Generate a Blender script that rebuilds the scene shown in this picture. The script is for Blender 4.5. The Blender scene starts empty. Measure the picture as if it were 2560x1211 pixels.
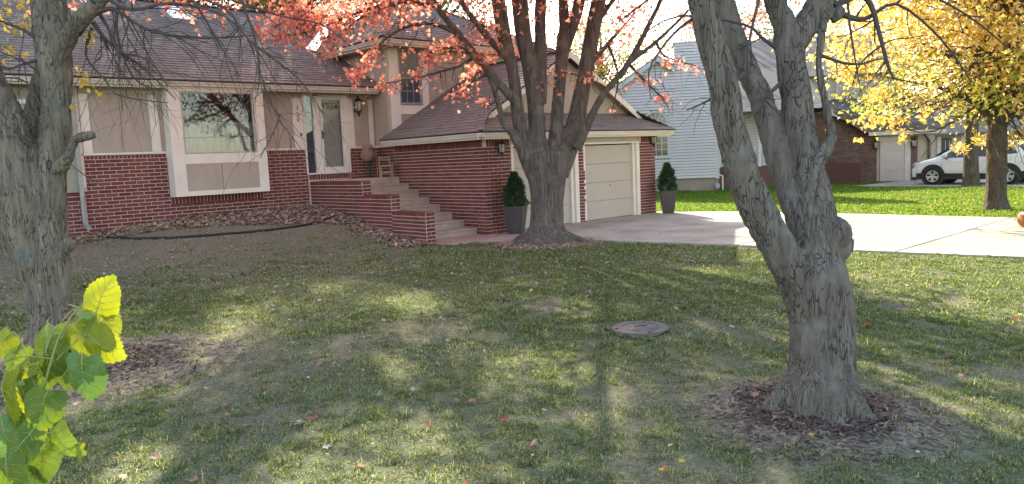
import bpy, bmesh, math, random
import numpy as np
from mathutils import Vector, Matrix

random.seed(11)
rng = np.random.default_rng(11)
R_ = math.radians
sc = bpy.context.scene
COL = sc.collection

# ------------------------------------------------------------------ camera
CAM_Z = 1.82
F_PX, YAW, PITCH, ROLL = 1869.6, 0.8349, 0.1118, 0.044      # focal length for a 2560 px wide picture
_f = np.array([math.cos(YAW) * math.cos(PITCH), math.sin(YAW) * math.cos(PITCH), -math.sin(PITCH)])
_r = np.array([math.sin(YAW), -math.cos(YAW), 0.0])
_u = np.cross(_r, _f)
_c, _s = math.cos(ROLL), math.sin(ROLL)
CR, CU, CF = _c * _r - _s * _u, _s * _r + _c * _u, _f
CPOS = np.array([0, 0, CAM_Z])
cam_data = bpy.data.cameras.new('camera')
cam_data.sensor_width = 36.0
cam_data.lens = 36.0 * F_PX / 2560.0
cam_data.clip_start = 0.05
cam_data.clip_end = 3000
cam = bpy.data.objects.new('camera', cam_data)
COL.objects.link(cam)
_m = Matrix.Identity(4)
for i in range(3):
    _m[i][0], _m[i][1], _m[i][2], _m[i][3] = CR[i], CU[i], -CF[i], CPOS[i]
cam.matrix_world = _m
sc.camera = cam

# ------------------------------------------------------------------ light
SUN_AZ, SUN_EL = R_(60.0), R_(28.0)          # azimuth from +X towards +Y: the sun stands behind the house
world = bpy.data.worlds.new('World')
sc.world = world
world.use_nodes = True
_wn = world.node_tree.nodes
_bg = _wn['Background']
_sky = _wn.new('ShaderNodeTexSky')
_sky.sky_type = 'NISHITA'
_sky.sun_disc = False
_sky.sun_elevation = SUN_EL
_sky.sun_rotation = math.pi / 2 - SUN_AZ
_sky.air_density = 1.0
_sky.dust_density = 1.0
_sky.ozone_density = 1.0
world.node_tree.links.new(_sky.outputs[0], _bg.inputs[0])
_bg.inputs[1].default_value = 0.15
_sd = bpy.data.lights.new('sun', 'SUN')
_sd.energy = 4.0
_sd.angle = R_(0.6)
_sd.color = (1.0, 0.93, 0.82)
_so = bpy.data.objects.new('sun', _sd)
COL.objects.link(_so)
_sdir = Vector((math.cos(SUN_AZ) * math.cos(SUN_EL), math.sin(SUN_AZ) * math.cos(SUN_EL), math.sin(SUN_EL)))
_so.rotation_euler = _sdir.to_track_quat('Z', 'Y').to_euler()
_so.location = (10, 20, 30)
sc.view_settings.view_transform = 'Standard'
sc.view_settings.look = 'None'
sc.view_settings.exposure = 2.08
sc.view_settings.use_white_balance = True
sc.view_settings.white_balance_temperature = 7050
sc.view_settings.white_balance_tint = 8
sc.view_settings.gamma = 1.0
sc.cycles.max_bounces = 7
sc.cycles.diffuse_bounces = 4
sc.cycles.transparent_max_bounces = 12
sc.cycles.caustics_reflective = False
sc.cycles.caustics_refractive = False


# ------------------------------------------------------------------ pixel helpers (2560 x 1211)
def ray(px, py):
    return CF + CR * (px - 1280) / F_PX - CU * (py - 605.5) / F_PX


def on_x(px, py, X):
    d = ray(px, py); return CPOS + d * (X / d[0])


def on_y(px, py, Y):
    d = ray(px, py); return CPOS + d * (Y / d[1])


def on_z(px, py, Z=0.0):
    d = ray(px, py); return CPOS + d * ((Z - CAM_Z) / d[2])


def at_d(px, py, D):
    return CPOS + ray(px, py) * D


def proj(P):
    P = np.asarray(P, float) - CPOS
    d = P @ CF
    return 1280 + F_PX * (P @ CR) / d, 605.5 - F_PX * (P @ CU) / d, d


# ------------------------------------------------------------------ noise
def _hash(ix, iy, iz, seed):
    n = (ix * 374761393 + iy * 668265263 + iz * 2147483647 + seed * 1274126177) & 0xFFFFFFFF
    n = ((n ^ (n >> 13)) * 1274126177) & 0xFFFFFFFF
    n = n ^ (n >> 16)
    return (n & 0xFFFF) / 65535.0


def vnoise(P, seed=0):
    P = np.asarray(P, float)
    i = np.floor(P).astype(np.int64)
    f = P - i
    f = f * f * (3 - 2 * f)
    out = 0
    for dx in (0, 1):
        for dy in (0, 1):
            for dz in (0, 1):
                w = (f[:, 0] if dx else 1 - f[:, 0]) * (f[:, 1] if dy else 1 - f[:, 1]) * (f[:, 2] if dz else 1 - f[:, 2])
                out = out + w * _hash(i[:, 0] + dx, i[:, 1] + dy, i[:, 2] + dz, seed)
    return out


def fbm(P, octs=3, seed=0):
    a, s, o = 0.5, 1.0, 0
    for k in range(octs):
        o = o + a * vnoise(np.asarray(P) * s, seed + k)
        a *= 0.5; s *= 2.03
    return o


def sstep(a, b, x):
    t = np.clip((np.asarray(x, float) - a) / (b - a), 0, 1)
    return t * t * (3 - 2 * t)


# ------------------------------------------------------------------ materials
MATS = {}


def nd(nt, t, **kw):
    n = nt.nodes.new(t)
    for k, v in kw.items():
        setattr(n, k, v)
    return n


def mat(name, col, rough=0.8, col2=None, scale=6.0, stretch=(1, 1, 1), bump=0.0, bscale=40.0, spec=0.3, metal=0.0,
        island=0.0, hue=0.0, palette=None, transl=0.0, detail=4.0, coat=0.0, spread=(0.3, 0.7), tcol=None):
    """procedural material: two-colour noise, optional per-piece variation, fine bump, optional leaf translucency"""
    if name in MATS:
        return MATS[name]
    m = bpy.data.materials.new(name)
    m.use_nodes = True
    nt = m.node_tree
    L = nt.links.new
    b = nt.nodes['Principled BSDF']
    b.inputs['Roughness'].default_value = rough
    b.inputs['Specular IOR Level'].default_value = spec
    b.inputs['Metallic'].default_value = metal
    b.inputs['Coat Weight'].default_value = coat
    tc = nd(nt, 'ShaderNodeTexCoord')
    mp = nd(nt, 'ShaderNodeMapping')
    mp.inputs['Scale'].default_value = stretch
    L(tc.outputs['Object'], mp.inputs[0])
    if col2 is None:
        col2 = tuple(c * 0.8 for c in col)
    nz = nd(nt, 'ShaderNodeTexNoise')
    nz.inputs['Scale'].default_value = scale
    nz.inputs['Detail'].default_value = detail
    L(mp.outputs[0], nz.inputs['Vector'])
    rp = nd(nt, 'ShaderNodeValToRGB')
    rp.color_ramp.elements[0].position, rp.color_ramp.elements[1].position = spread
    rp.color_ramp.elements[0].color = (*col2, 1)
    rp.color_ramp.elements[1].color = (*col, 1)
    L(nz.outputs[0], rp.inputs[0])
    out = rp.outputs[0]
    if island or palette:
        geo = nd(nt, 'ShaderNodeNewGeometry')
        oi = nd(nt, 'ShaderNodeObjectInfo')
        ad = nd(nt, 'ShaderNodeMath', operation='ADD')
        L(geo.outputs['Random Per Island'], ad.inputs[0]); L(oi.outputs['Random'], ad.inputs[1])
        fr = nd(nt, 'ShaderNodeMath', operation='FRACT')
        L(ad.outputs[0], fr.inputs[0])
        if palette:
            pr = nd(nt, 'ShaderNodeValToRGB')
            els = pr.color_ramp.elements
            while len(els) < len(palette):
                els.new(0.5)
            for k, c in enumerate(palette):
                els[k].position = k / (len(palette) - 1)
                els[k].color = (*c, 1)
            L(fr.outputs[0], pr.inputs[0])
            mx = nd(nt, 'ShaderNodeMix', data_type='RGBA', blend_type='MULTIPLY')
            mx.inputs[0].default_value = 1.0
            L(pr.outputs[0], mx.inputs[6]); L(out, mx.inputs[7])
            out = mx.outputs[2]
        if island:
            hs = nd(nt, 'ShaderNodeHueSaturation')
            mr = nd(nt, 'ShaderNodeMapRange')
            mr.inputs[3].default_value = 1 - island; mr.inputs[4].default_value = 1 + island
            L(fr.outputs[0], mr.inputs[0]); L(mr.outputs[0], hs.inputs['Value'])
            L(out, hs.inputs['Color'])
            if hue:
                m2 = nd(nt, 'ShaderNodeMath', operation='MULTIPLY'); m2.inputs[1].default_value = 7.13
                L(fr.outputs[0], m2.inputs[0])
                f2 = nd(nt, 'ShaderNodeMath', operation='FRACT'); L(m2.outputs[0], f2.inputs[0])
                mh = nd(nt, 'ShaderNodeMapRange')
                mh.inputs[3].default_value = 0.5 - hue; mh.inputs[4].default_value = 0.5 + hue
                L(f2.outputs[0], mh.inputs[0]); L(mh.outputs[0], hs.inputs['Hue'])
            out = hs.outputs[0]
    L(out, b.inputs['Base Color'])
    if bump:
        n2 = nd(nt, 'ShaderNodeTexNoise')
        n2.inputs['Scale'].default_value = bscale
        n2.inputs['Detail'].default_value = 5
        L(mp.outputs[0], n2.inputs['Vector'])
        bp = nd(nt, 'ShaderNodeBump')
        bp.inputs['Strength'].default_value = bump
        bp.inputs['Distance'].default_value = 0.02
        L(n2.outputs[0], bp.inputs['Height'])
        L(bp.outputs[0], b.inputs['Normal'])
    if transl:
        tr = nd(nt, 'ShaderNodeBsdfTranslucent')
        if tcol:
            mt = nd(nt, 'ShaderNodeMix', data_type='RGBA', blend_type='MULTIPLY')
            mt.inputs[0].default_value = 1.0
            mt.inputs[7].default_value = (*tcol, 1)
            L(out, mt.inputs[6]); L(mt.outputs[2], tr.inputs[0])
        else:
            L(out, tr.inputs[0])
        ms = nd(nt, 'ShaderNodeMixShader')
        ms.inputs[0].default_value = transl
        L(b.outputs[0], ms.inputs[1]); L(tr.outputs[0], ms.inputs[2])
        L(ms.outputs[0], nt.nodes['Material Output'].inputs[0])
    MATS[name] = m
    return m


def glass(name, tint=(0.9, 0.95, 0.95), clear=0.75, rough=0.02, ior=1.6):
    """window pane: mostly clear, with a mirror-like surface"""
    if name in MATS:
        return MATS[name]
    m = bpy.data.materials.new(name); m.use_nodes = True
    nt = m.node_tree; L = nt.links.new
    nt.nodes.remove(nt.nodes['Principled BSDF'])
    t = nd(nt, 'ShaderNodeBsdfTransparent'); t.inputs[0].default_value = (*[c * clear for c in tint], 1)
    g = nd(nt, 'ShaderNodeBsdfGlossy'); g.inputs['Roughness'].default_value = rough
    fr = nd(nt, 'ShaderNodeFresnel'); fr.inputs[0].default_value = ior
    ms = nd(nt, 'ShaderNodeMixShader')
    L(fr.outputs[0], ms.inputs[0]); L(t.outputs[0], ms.inputs[1]); L(g.outputs[0], ms.inputs[2])
    L(ms.outputs[0], nt.nodes['Material Output'].inputs[0])
    MATS[name] = m
    return m


# ------------------------------------------------------------------ mesh helpers
class MB:
    def __init__(self):
        self.v, self.f, self.m = [], [], []

    def add(self, vs, fs, mi=0):
        o = len(self.v)
        self.v += [tuple(map(float, p)) for p in vs]
        self.f += [tuple(i + o for i in f) for f in fs]
        self.m += [mi] * len(fs)
        return self

    def box(self, x0, x1, y0, y1, z0, z1, mi=0):
        return self.add([(x0, y0, z0), (x1, y0, z0), (x1, y1, z0), (x0, y1, z0), (x0, y0, z1), (x1, y0, z1), (x1, y1, z1), (x0, y1, z1)],
                        [(0, 3, 2, 1), (4, 5, 6, 7), (0, 1, 5, 4), (1, 2, 6, 5), (2, 3, 7, 6), (3, 0, 4, 7)], mi)

    def bar(self, a, b, w, h, up=(0, 0, 1), mi=0, w2=None, h2=None):
        """rectangular bar from a to b"""
        a, b = Vector(a), Vector(b)
        d = (b - a).normalized()
        s = d.cross(Vector(up))
        if s.length < 1e-5:
            s = d.cross(Vector((1, 0, 0)))
        s.normalize(); t = s.cross(d)
        w2 = w if w2 is None else w2; h2 = h if h2 is None else h2
        vs = []
        for p, ww, hh in ((a, w, h), (b, w2, h2)):
            for i, j in ((-1, -1), (1, -1), (1, 1), (-1, 1)):
                vs.append(p + s * ww / 2 * i + t * hh / 2 * j)
        return self.add(vs, [(3, 2, 1, 0), (4, 5, 6, 7), (0, 1, 5, 4), (1, 2, 6, 5), (2, 3, 7, 6), (3, 0, 4, 7)], mi)

    def prism(self, poly, ext, mi=0):
        """polygon of 3-D points pushed along ext"""
        n = len(poly); e = np.asarray(ext, float)
        vs = [np.asarray(p, float) for p in poly] + [np.asarray(p, float) + e for p in poly]
        fs = [tuple(range(n))[::-1], tuple(range(n, 2 * n))] + [(i, (i + 1) % n, n + (i + 1) % n, n + i) for i in range(n)]
        return self.add(vs, fs, mi)

    def tube(self, pts, radii, n=8, mi=0, cap=True):
        pts = [Vector(p) for p in pts]
        if not hasattr(radii, '__len__'):
            radii = [radii] * len(pts)
        o = len(self.v); N = len(pts)
        ref = None
        for k, p in enumerate(pts):
            d = (pts[min(k + 1, N - 1)] - pts[max(k - 1, 0)])
            if d.length < 1e-9:
                d = Vector((0, 0, 1))
            d.normalize()
            if ref is None:
                ref = d.orthogonal().normalized()
            ref = (ref - d * ref.dot(d))
            if ref.length < 1e-6:
                ref = d.orthogonal()
            ref.normalize()
            s = d.cross(ref)
            for i in range(n):
                a = 2 * math.pi * i / n
                q = p + (ref * math.cos(a) + s * math.sin(a)) * radii[k]
                self.v.append((q.x, q.y, q.z))
        for k in range(N - 1):
            for i in range(n):
                a, b = o + k * n + i, o + k * n + (i + 1) % n
                self.f.append((a, b, b + n, a + n)); self.m.append(mi)
        if cap:
            self.f.append(tuple(o + i for i in range(n))[::-1]); self.m.append(mi)
            self.f.append(tuple(o + (N - 1) * n + i for i in range(n))); self.m.append(mi)
        return self

    def lathe(self, prof, c=(0, 0, 0), n=16, mi=0, sq=False, rot=0.0):
        """profile of (radius, z) turned about the vertical through c"""
        o = len(self.v)
        for r, z in prof:
            for i in range(n):
                a = 2 * math.pi * i / n + rot
                self.v.append((c[0] + r * math.cos(a), c[1] + r * math.sin(a), c[2] + z))
        for k in range(len(prof) - 1):
            for i in range(n):
                a, b = o + k * n + i, o + k * n + (i + 1) % n
                self.f.append((a, b, b + n, a + n)); self.m.append(mi)
        self.f.append(tuple(o + i for i in range(n))[::-1]); self.m.append(mi)
        self.f.append(tuple(o + (len(prof) - 1) * n + i for i in range(n))); self.m.append(mi)
        return self

    def build(self, name, mats, parent=None, smooth=False, bevel=0.0):
        me = bpy.data.meshes.new(name)
        me.from_pydata(self.v, [], self.f)
        if not isinstance(mats, (list, tuple)):
            mats = [mats]
        for m in mats:
            me.materials.append(m)
        if len(mats) > 1:
            me.polygons.foreach_set('material_index', self.m)
        if smooth:
            me.polygons.foreach_set('use_smooth', [True] * len(me.polygons))
        me.update()
        ob = link(name, me, parent)
        if bevel:
            md = ob.modifiers.new('bevel', 'BEVEL'); md.width = bevel; md.segments = 2; md.limit_method = 'ANGLE'
        return ob


WORLD_M = {}


def link(name, data, parent=None):
    ob = bpy.data.objects.new(name, data)
    COL.objects.link(ob)
    if parent is not None:
        put(ob, parent)
    return ob


def put(ob, parent):
    """parent ob, keeping its own coordinates as world coordinates"""
    ob.parent = parent
    pm = WORLD_M.get(parent.name)
    if pm is not None:
        ob.matrix_parent_inverse = pm.inverted()


def tag(ob, label=None, cat=None, group=None, kind=None):
    if label: ob['label'] = label
    if cat: ob['category'] = cat
    if group: ob['group'] = group
    if kind: ob['kind'] = kind
    return ob


def thing(name, label, cat, loc=(0, 0, 0), group=None):
    ob = bpy.data.objects.new(name, None)
    COL.objects.link(ob)
    ob.location = tuple(map(float, loc))
    ob.empty_display_size = 0.2
    WORLD_M[ob.name] = Matrix.Translation(Vector(tuple(map(float, loc))))
    return tag(ob, label, cat, group)


def np_mesh(name, V, F, mats, parent=None, smooth=False):
    """V (n,3), F (m,3) or (m,4) int arrays"""
    me = bpy.data.meshes.new(name)
    k = F.shape[1]
    me.vertices.add(len(V)); me.vertices.foreach_set('co', np.ascontiguousarray(V, np.float32).ravel())
    me.loops.add(F.size); me.loops.foreach_set('vertex_index', np.ascontiguousarray(F, np.int32).ravel())
    me.polygons.add(len(F))
    me.polygons.foreach_set('loop_start', np.arange(0, F.size, k, dtype=np.int32))
    me.polygons.foreach_set('loop_total', np.full(len(F), k, np.int32))
    if smooth:
        me.polygons.foreach_set('use_smooth', np.ones(len(F), bool))
    for m in (mats if isinstance(mats, (list, tuple)) else [mats]):
        me.materials.append(m)
    me.update(calc_edges=True)
    return link(name, me, parent)


def unit(v):
    v = np.asarray(v, float); return v / (np.linalg.norm(v, axis=-1, keepdims=True) + 1e-12)

# ------------------------------------------------------------------ palette
M_TAN = mat('tan_panel', (0.46, 0.368, 0.305), 0.85, (0.40, 0.316, 0.258), 2.6, bump=0.2, bscale=60, stretch=(1.6, 1.6, 0.5), detail=8)
M_TRIM = mat('cream_trim', (0.80, 0.70, 0.61), 0.6, (0.72, 0.62, 0.53), 3.0, bump=0.06, bscale=30)
M_GUT = mat('gutter_paint', (0.74, 0.64, 0.57), 0.4, (0.58, 0.49, 0.43), 2.5, spec=0.5, stretch=(0.6, 0.6, 5))
M_MORTAR = mat('mortar', (0.66, 0.53, 0.46), 0.95, (0.55, 0.43, 0.37), 14, bump=0.3, bscale=120)
M_BRICK = mat('red_brick', (0.205, 0.058, 0.047), 0.88, (0.155, 0.042, 0.037), 30, bump=0.35, bscale=90, island=0.22, hue=0.012)
M_SHING = mat('shingle', (0.235, 0.192, 0.165), 0.95, (0.182, 0.148, 0.127), 40, bump=0.3, bscale=160, island=0.13, hue=0.01)
M_UNDER = mat('roof_felt', (0.05, 0.042, 0.042), 0.95)
M_GDOOR = mat('garage_door_paint', (0.50, 0.42, 0.35), 0.55, (0.465, 0.385, 0.32), 1.2, bump=0.05, bscale=50)
M_CONC = mat('concrete', (0.43, 0.372, 0.30), 0.9, (0.29, 0.248, 0.205), 0.9, bump=0.3, bscale=80, detail=12, spread=(0.36, 0.6))
M_STEP = mat('step_concrete', (0.52, 0.41, 0.325), 0.92, (0.37, 0.285, 0.225), 3.0, bump=0.3, bscale=60, detail=8)
M_DARK = mat('dark_room', (0.03, 0.028, 0.027), 0.9)
M_GLASS = glass('window_glass', (0.97, 0.98, 0.97), 0.97, ior=1.65)
M_GLASSC = glass('storm_glass', (0.97, 0.98, 0.97), 0.97, ior=1.3)
M_BLACK = mat('black_iron', (0.025, 0.023, 0.022), 0.45, (0.015, 0.014, 0.014), 20, spec=0.5)
M_LAMPG = mat('lamp_glass', (0.7, 0.66, 0.55), 0.15, (0.6, 0.55, 0.45), 8, spec=0.6, transl=0.4)
M_WHITE = mat('white_paint', (0.72, 0.68, 0.63), 0.5, (0.63, 0.59, 0.54), 4)
M_METAL = mat('flashing_metal', (0.62, 0.63, 0.65), 0.32, (0.5, 0.51, 0.54), 9, metal=0.85, spec=0.5)
M_WOOD = mat('weathered_wood', (0.36, 0.26, 0.18), 0.85, (0.26, 0.18, 0.12), 8, stretch=(1, 1, 6), bump=0.2)
M_CLAY = mat('fired_clay', (0.33, 0.21, 0.15), 0.8, (0.22, 0.135, 0.10), 14, bump=0.2)

# ------------------------------------------------------------------ ground
DRV_L = [(11.55, 13.40), (11.75, 10.95), (12.45, 7.24), (12.68, 5.45), (13.05, 3.07), (13.6, 0.0), (14.6, -4.0), (17.0, -9.0)]
DRV_R = [(18.3, 13.40), (19.1, 11.7), (19.3, 8.2), (19.3, 4.5), (19.5, 0.0), (20.5, -4.0), (23.0, -9.0)]


def interp(poly, y):
    ys = np.array([p[1] for p in poly])[::-1]; xs = np.array([p[0] for p in poly])[::-1]
    return np.interp(y, ys, xs)


def on_drive(x, y, pad=0.0):
    return (y < 13.45 + pad) & (x > interp(DRV_L, y) - pad) & (x < interp(DRV_R, y) + pad)


def ground_h(x, y):
    x = np.asarray(x, float); y = np.asarray(y, float)
    amp = 0.50 + 0.28 * sstep(3.2, 6.2, x)
    h = amp * (0.62 * sstep(12.3, 16.4, y) + 0.38 * sstep(15.0, 18.0, y)) * (1 - sstep(9.5, 9.75, x)) * (1 - sstep(19, 24, y))
    und = 0.05 * (vnoise(np.stack([x.ravel() * 0.6, y.ravel() * 0.6, 0 * x.ravel()], 1), 5).reshape(x.shape) - 0.5)
    und = und + 0.025 * (vnoise(np.stack([x.ravel() * 2.1, y.ravel() * 2.1, 0 * x.ravel()], 1), 6).reshape(x.shape) - 0.5)
    flat = sstep(0.0, 0.8, interp(DRV_L, y) - x)
    flat = np.maximum(flat, sstep(0.0, 1.0, x - interp(DRV_R, y)))
    und = und * flat * (1 - sstep(60, 90, np.abs(x) + np.abs(y)))
    # the ground swells a little where the near trees stand
    mound = 0.10 * np.exp(-((x - 4.85) ** 2 + (y - 2.35) ** 2) / 0.6) + 0.08 * np.exp(-((x - 1.45) ** 2 + (y - 8.6) ** 2) / 0.8)
    mound = mound + 0.10 * np.exp(-((x - 11.0) ** 2 + (y - 11.15) ** 2) / 0.9)
    return h + und + mound - 0.012


def gh(x, y):
    return float(ground_h(np.array([x]), np.array([y]))[0])


# where soil shows through the turf
def bare(x, y):
    x = np.asarray(x, float); y = np.asarray(y, float)
    n = fbm(np.stack([x.ravel() * 0.9, y.ravel() * 0.9, 0 * x.ravel()], 1), 4, 20).reshape(x.shape)
    b = 0.42 * sstep(0.50, 0.64, n)
    b = np.maximum(b, 0.9 * sstep(1.9, 0.6, np.hypot((x - 1.75) / 1.25, (y - 7.9) / 1.0)))
    b = np.maximum(b, sstep(1.05, 0.45, np.hypot((x - 4.78), (y - 2.28) * 0.9)))
    b = np.maximum(b, 0.82 * sstep(12.2 + 1.8 * (n - 0.45), 16.6, y + 0.06 * x) * (x < 9.7))
    b = np.maximum(b, 0.9 * sstep(1.5, 0.6, np.hypot(x - 11.0, y - 11.1)))
    b = np.maximum(b, 0.34 * sstep(10.0, 14.0, y + 0.15 * x) * (x < 11.5))
    return np.clip(b, 0, 1)


xs = np.unique(np.concatenate([np.linspace(-900, -20, 20), np.linspace(-20, -3, 25), np.arange(-3, 20, 0.2), np.linspace(20, 60, 50), np.linspace(60, 1500, 30)]))
ys = np.unique(np.concatenate([np.linspace(-900, -20, 20), np.linspace(-20, -2, 25), np.arange(-2, 19, 0.2), np.linspace(19, 60, 50), np.linspace(60, 1500, 30)]))
GX, GY = np.meshgrid(xs, ys, indexing='ij')
GZ = ground_h(GX, GY)
V = np.stack([GX.ravel(), GY.ravel(), GZ.ravel()], 1)
ny = len(ys)
I, J = np.meshgrid(np.arange(len(xs) - 1), np.arange(ny - 1), indexing='ij')
a = (I * ny + J).ravel()
F = np.stack([a, a + ny, a + ny + 1, a + 1], 1)


def lawn_material():
    m = bpy.data.materials.new('lawn_soil'); m.use_nodes = True
    nt = m.node_tree; L = nt.links.new
    b = nt.nodes['Principled BSDF']; b.inputs['Roughness'].default_value = 0.95; b.inputs['Specular IOR Level'].default_value = 0.1
    tc = nd(nt, 'ShaderNodeTexCoord')
    at = nd(nt, 'ShaderNodeAttribute'); at.attribute_name = 'bare'

    def ramp(scale, c1, c2, p0=0.35, p1=0.65, det=6):
        n = nd(nt, 'ShaderNodeTexNoise'); n.inputs['Scale'].default_value = scale; n.inputs['Detail'].default_value = det
        L(tc.outputs['Object'], n.inputs['Vector'])
        r = nd(nt, 'ShaderNodeValToRGB')
        r.color_ramp.elements[0].position = p0; r.color_ramp.elements[1].position = p1
        r.color_ramp.elements[0].color = (*c1, 1); r.color_ramp.elements[1].color = (*c2, 1)
        L(n.outputs[0], r.inputs[0]); return r.outputs[0]
    turf = ramp(5, (0.085, 0.10, 0.045), (0.12, 0.17, 0.06))
    thatch = ramp(45, (0.035, 0.032, 0.02), (0.25, 0.23, 0.15), 0.35, 0.65, 10)
    mx = nd(nt, 'ShaderNodeMix', data_type='RGBA'); mx.inputs[0].default_value = 0.5
    L(turf, mx.inputs[6]); L(thatch, mx.inputs[7])
    soil = ramp(30, (0.08, 0.066, 0.048), (0.36, 0.295, 0.215), 0.32, 0.68, 12)
    m2 = nd(nt, 'ShaderNodeMix', data_type='RGBA')
    L(at.outputs['Fac'], m2.inputs[0]); L(mx.outputs[2], m2.inputs[6]); L(soil, m2.inputs[7])
    L(m2.outputs[2], b.inputs['Base Color'])
    n = nd(nt, 'ShaderNodeTexNoise'); n.inputs['Scale'].default_value = 60; n.inputs['Detail'].default_value = 6
    L(tc.outputs['Object'], n.inputs['Vector'])
    bp = nd(nt, 'ShaderNodeBump'); bp.inputs['Strength'].default_value = 0.6; bp.inputs['Distance'].default_value = 0.03
    L(n.outputs[0], bp.inputs['Height']); L(bp.outputs[0], b.inputs['Normal'])
    return m


ground = np_mesh('ground', V, F, lawn_material(), smooth=True)
tag(ground, 'lawn with worn brownish patches', kind='structure')
_at = ground.data.attributes.new('bare', 'FLOAT', 'POINT')
_at.data.foreach_set('value', bare(GX, GY).ravel().astype(np.float32))

# driveway of poured slabs, each slab a piece
drive = link('driveway', None); tag(drive, 'pale concrete driveway in front of the garage', kind='structure')
cuts = [13.36, 10.2, 7.45, 4.78, 2.1, -0.8, -3.6, -6.4, -9.0]
for yi in range(len(cuts) - 1):
    y1, y0 = cuts[yi], cuts[yi + 1]
    for side in (0, 1):
        g = 0.016
        def X(y, t):
            return (1 - t) * interp(DRV_L, y) + t * interp(DRV_R, y)
        t0, t1 = (0, 0.5) if side == 0 else (0.5, 1)
        yy = [y0 + g, *[p for p in np.linspace(y0, y1, 4)[1:-1]], y1 - g]
        left = [(float(X(y, t0)) + (g if side else 0), y, -0.06) for y in yy]
        right = [(float(X(y, t1)) - (0 if side else g), y, -0.06) for y in yy]
        dz = random.uniform(-0.006, 0.006)
        MB().prism(left[::-1] + right, (0, 0, 0.085 + dz)).build('slab', M_CONC, drive, bevel=0.006)
MB().box(11.7, 18.4, 13.375, 13.62, -0.06, 0.03).build('slab', M_CONC, drive)
walk = MB().prism([(9.62, 13.93, -0.05), (9.62, 13.0, -0.05), (10.3, 12.45, -0.05), (11.0, 12.0, -0.05), (11.62, 11.75, -0.05), (11.6, 13.35, -0.05), (11.49, 13.4, -0.05), (11.49, 13.93, -0.05)],
                  (0, 0, 0.08)).build('entry_walk', mat('walk_concrete', (0.44, 0.33, 0.275), 0.92, (0.33, 0.25, 0.205), 2.0, bump=0.25, bscale=70, detail=8), bevel=0.006)
tag(walk, 'pinkish concrete landing at the foot of the steps', kind='structure')

# ------------------------------------------------------------------ the brick house
YF, XW, YG, YU = 18.23, 11.5, 13.53, 17.30
house = thing('brick_house', 'tan and red brick split level house with attached double garage', 'house', (8.0, 18.6, 0.7))


def hp(name, mb, m, parent=None, **k):
    return mb.build(name, m, house if parent is None else parent, **k)


BR_L, BR_C, BR_G = 0.266, 0.083, 0.0155
BRICKS = []          # (centre, udir, normal, half length, half height, proud)


def brick_field(O, ud, nrm, u0, u1, z0, z1, holes=(), pitch=(BR_L, BR_C), bond=0.5, ztop=None):
    """running bond on the plane through O; rows hang from z1"""
    ud, nrm, O = np.array(ud, float), np.array(nrm, float), np.array(O, float)
    L_, c_ = pitch
    k = 0
    z = z1
    while z - c_ * 0.5 > z0:
        za, zb = max(z - c_, z0 - 0.02), z
        zm = (za + zb) / 2
        u = u0 - (bond * L_ if k % 2 else 0)
        iv = []
        while u < u1:
            iv.append([max(u, u0), min(u + L_, u1)]); u += L_
        for a, b in iv:
            segs = [(a, b)]
            for (ha, hb, hza, hzb) in holes:
                if hza < zm < hzb:
                    ns = []
                    for (p, q) in segs:
                        if hb <= p or ha >= q:
                            ns.append((p, q)); continue
                        if ha > p: ns.append((p, ha))
                        if hb < q: ns.append((hb, q))
                    segs = ns
            for p, q in segs:
                if q - p < 0.035:
                    continue
                c = O + ud * (p + q) / 2
                BRICKS.append((np.array([c[0], c[1], zm]), ud, nrm, (q - p - BR_G) / 2, (zb - za - BR_G) / 2, 0.010 + random.uniform(-0.0025, 0.003)))
        z -= c_; k += 1


GUT_Z = 3.89
# facade bricks (plane Y = YF, u = X)
zsid = 1.50
brick_field((0, YF, 0), (1, 0, 0), (0, -1, 0), 4.10, 9.395, 0.3, 2.18, holes=[(5.87, 8.10, 1.06, 5)])
brick_field((0, YF, 0), (1, 0, 0), (0, -1, 0), 4.10, 9.35, 2.18, 2.27, holes=[(5.87, 8.10, 1.06, 5)], pitch=(0.083, 0.09), bond=0)
brick_field((0, YF, 0), (1, 0, 0), (0, -1, 0), 5.87, 8.10, 1.06, 1.26, pitch=(0.083, 0.20), bond=0)
brick_field((0, YF, 0), (1, 0, 0), (0, -1, 0), 0.5, 4.10, 0.2, zsid - 0.2)
brick_field((0, YF, 0), (1, 0, 0), (0, -1, 0), 0.5, 4.10, zsid - 0.2, zsid, pitch=(0.27, 0.1), bond=0)
brick_field((0, YF, 0), (1, 0, 0), (0, -1, 0), 10.62, 11.49, 1.46, 2.18)
brick_field((0, YF, 0), (1, 0, 0), (0, -1, 0), 10.62, 11.49, 2.18, 2.27, pitch=(0.083, 0.09), bond=0)
brick_field((0, YF - 0.05, 0), (1, 0, 0), (0, -1, 0), 9.37, 10.60, 1.47, 1.62, pitch=(0.083, 0.15), bond=0)
# side wall of entry and garage (plane X = XW, u = -Y so that u grows towards the street)
brick_field((XW, 0, 0), (0, -1, 0), (-1, 0, 0), -18.21, -17.30, 1.46, 2.18)
brick_field((XW, 0, 0), (0, -1, 0), (-1, 0, 0), -18.21, -17.30, 2.18, 2.27, pitch=(0.083, 0.09), bond=0)
brick_field((XW, 0, 0), (0, -1, 0), (-1, 0, 0), -17.29, -13.53, 0.0, 2.10)
brick_field((XW, 0, 0), (0, -1, 0), (-1, 0, 0), -17.29, -13.60, 2.10, 2.31, pitch=(0.083, 0.21), bond=0)
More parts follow.
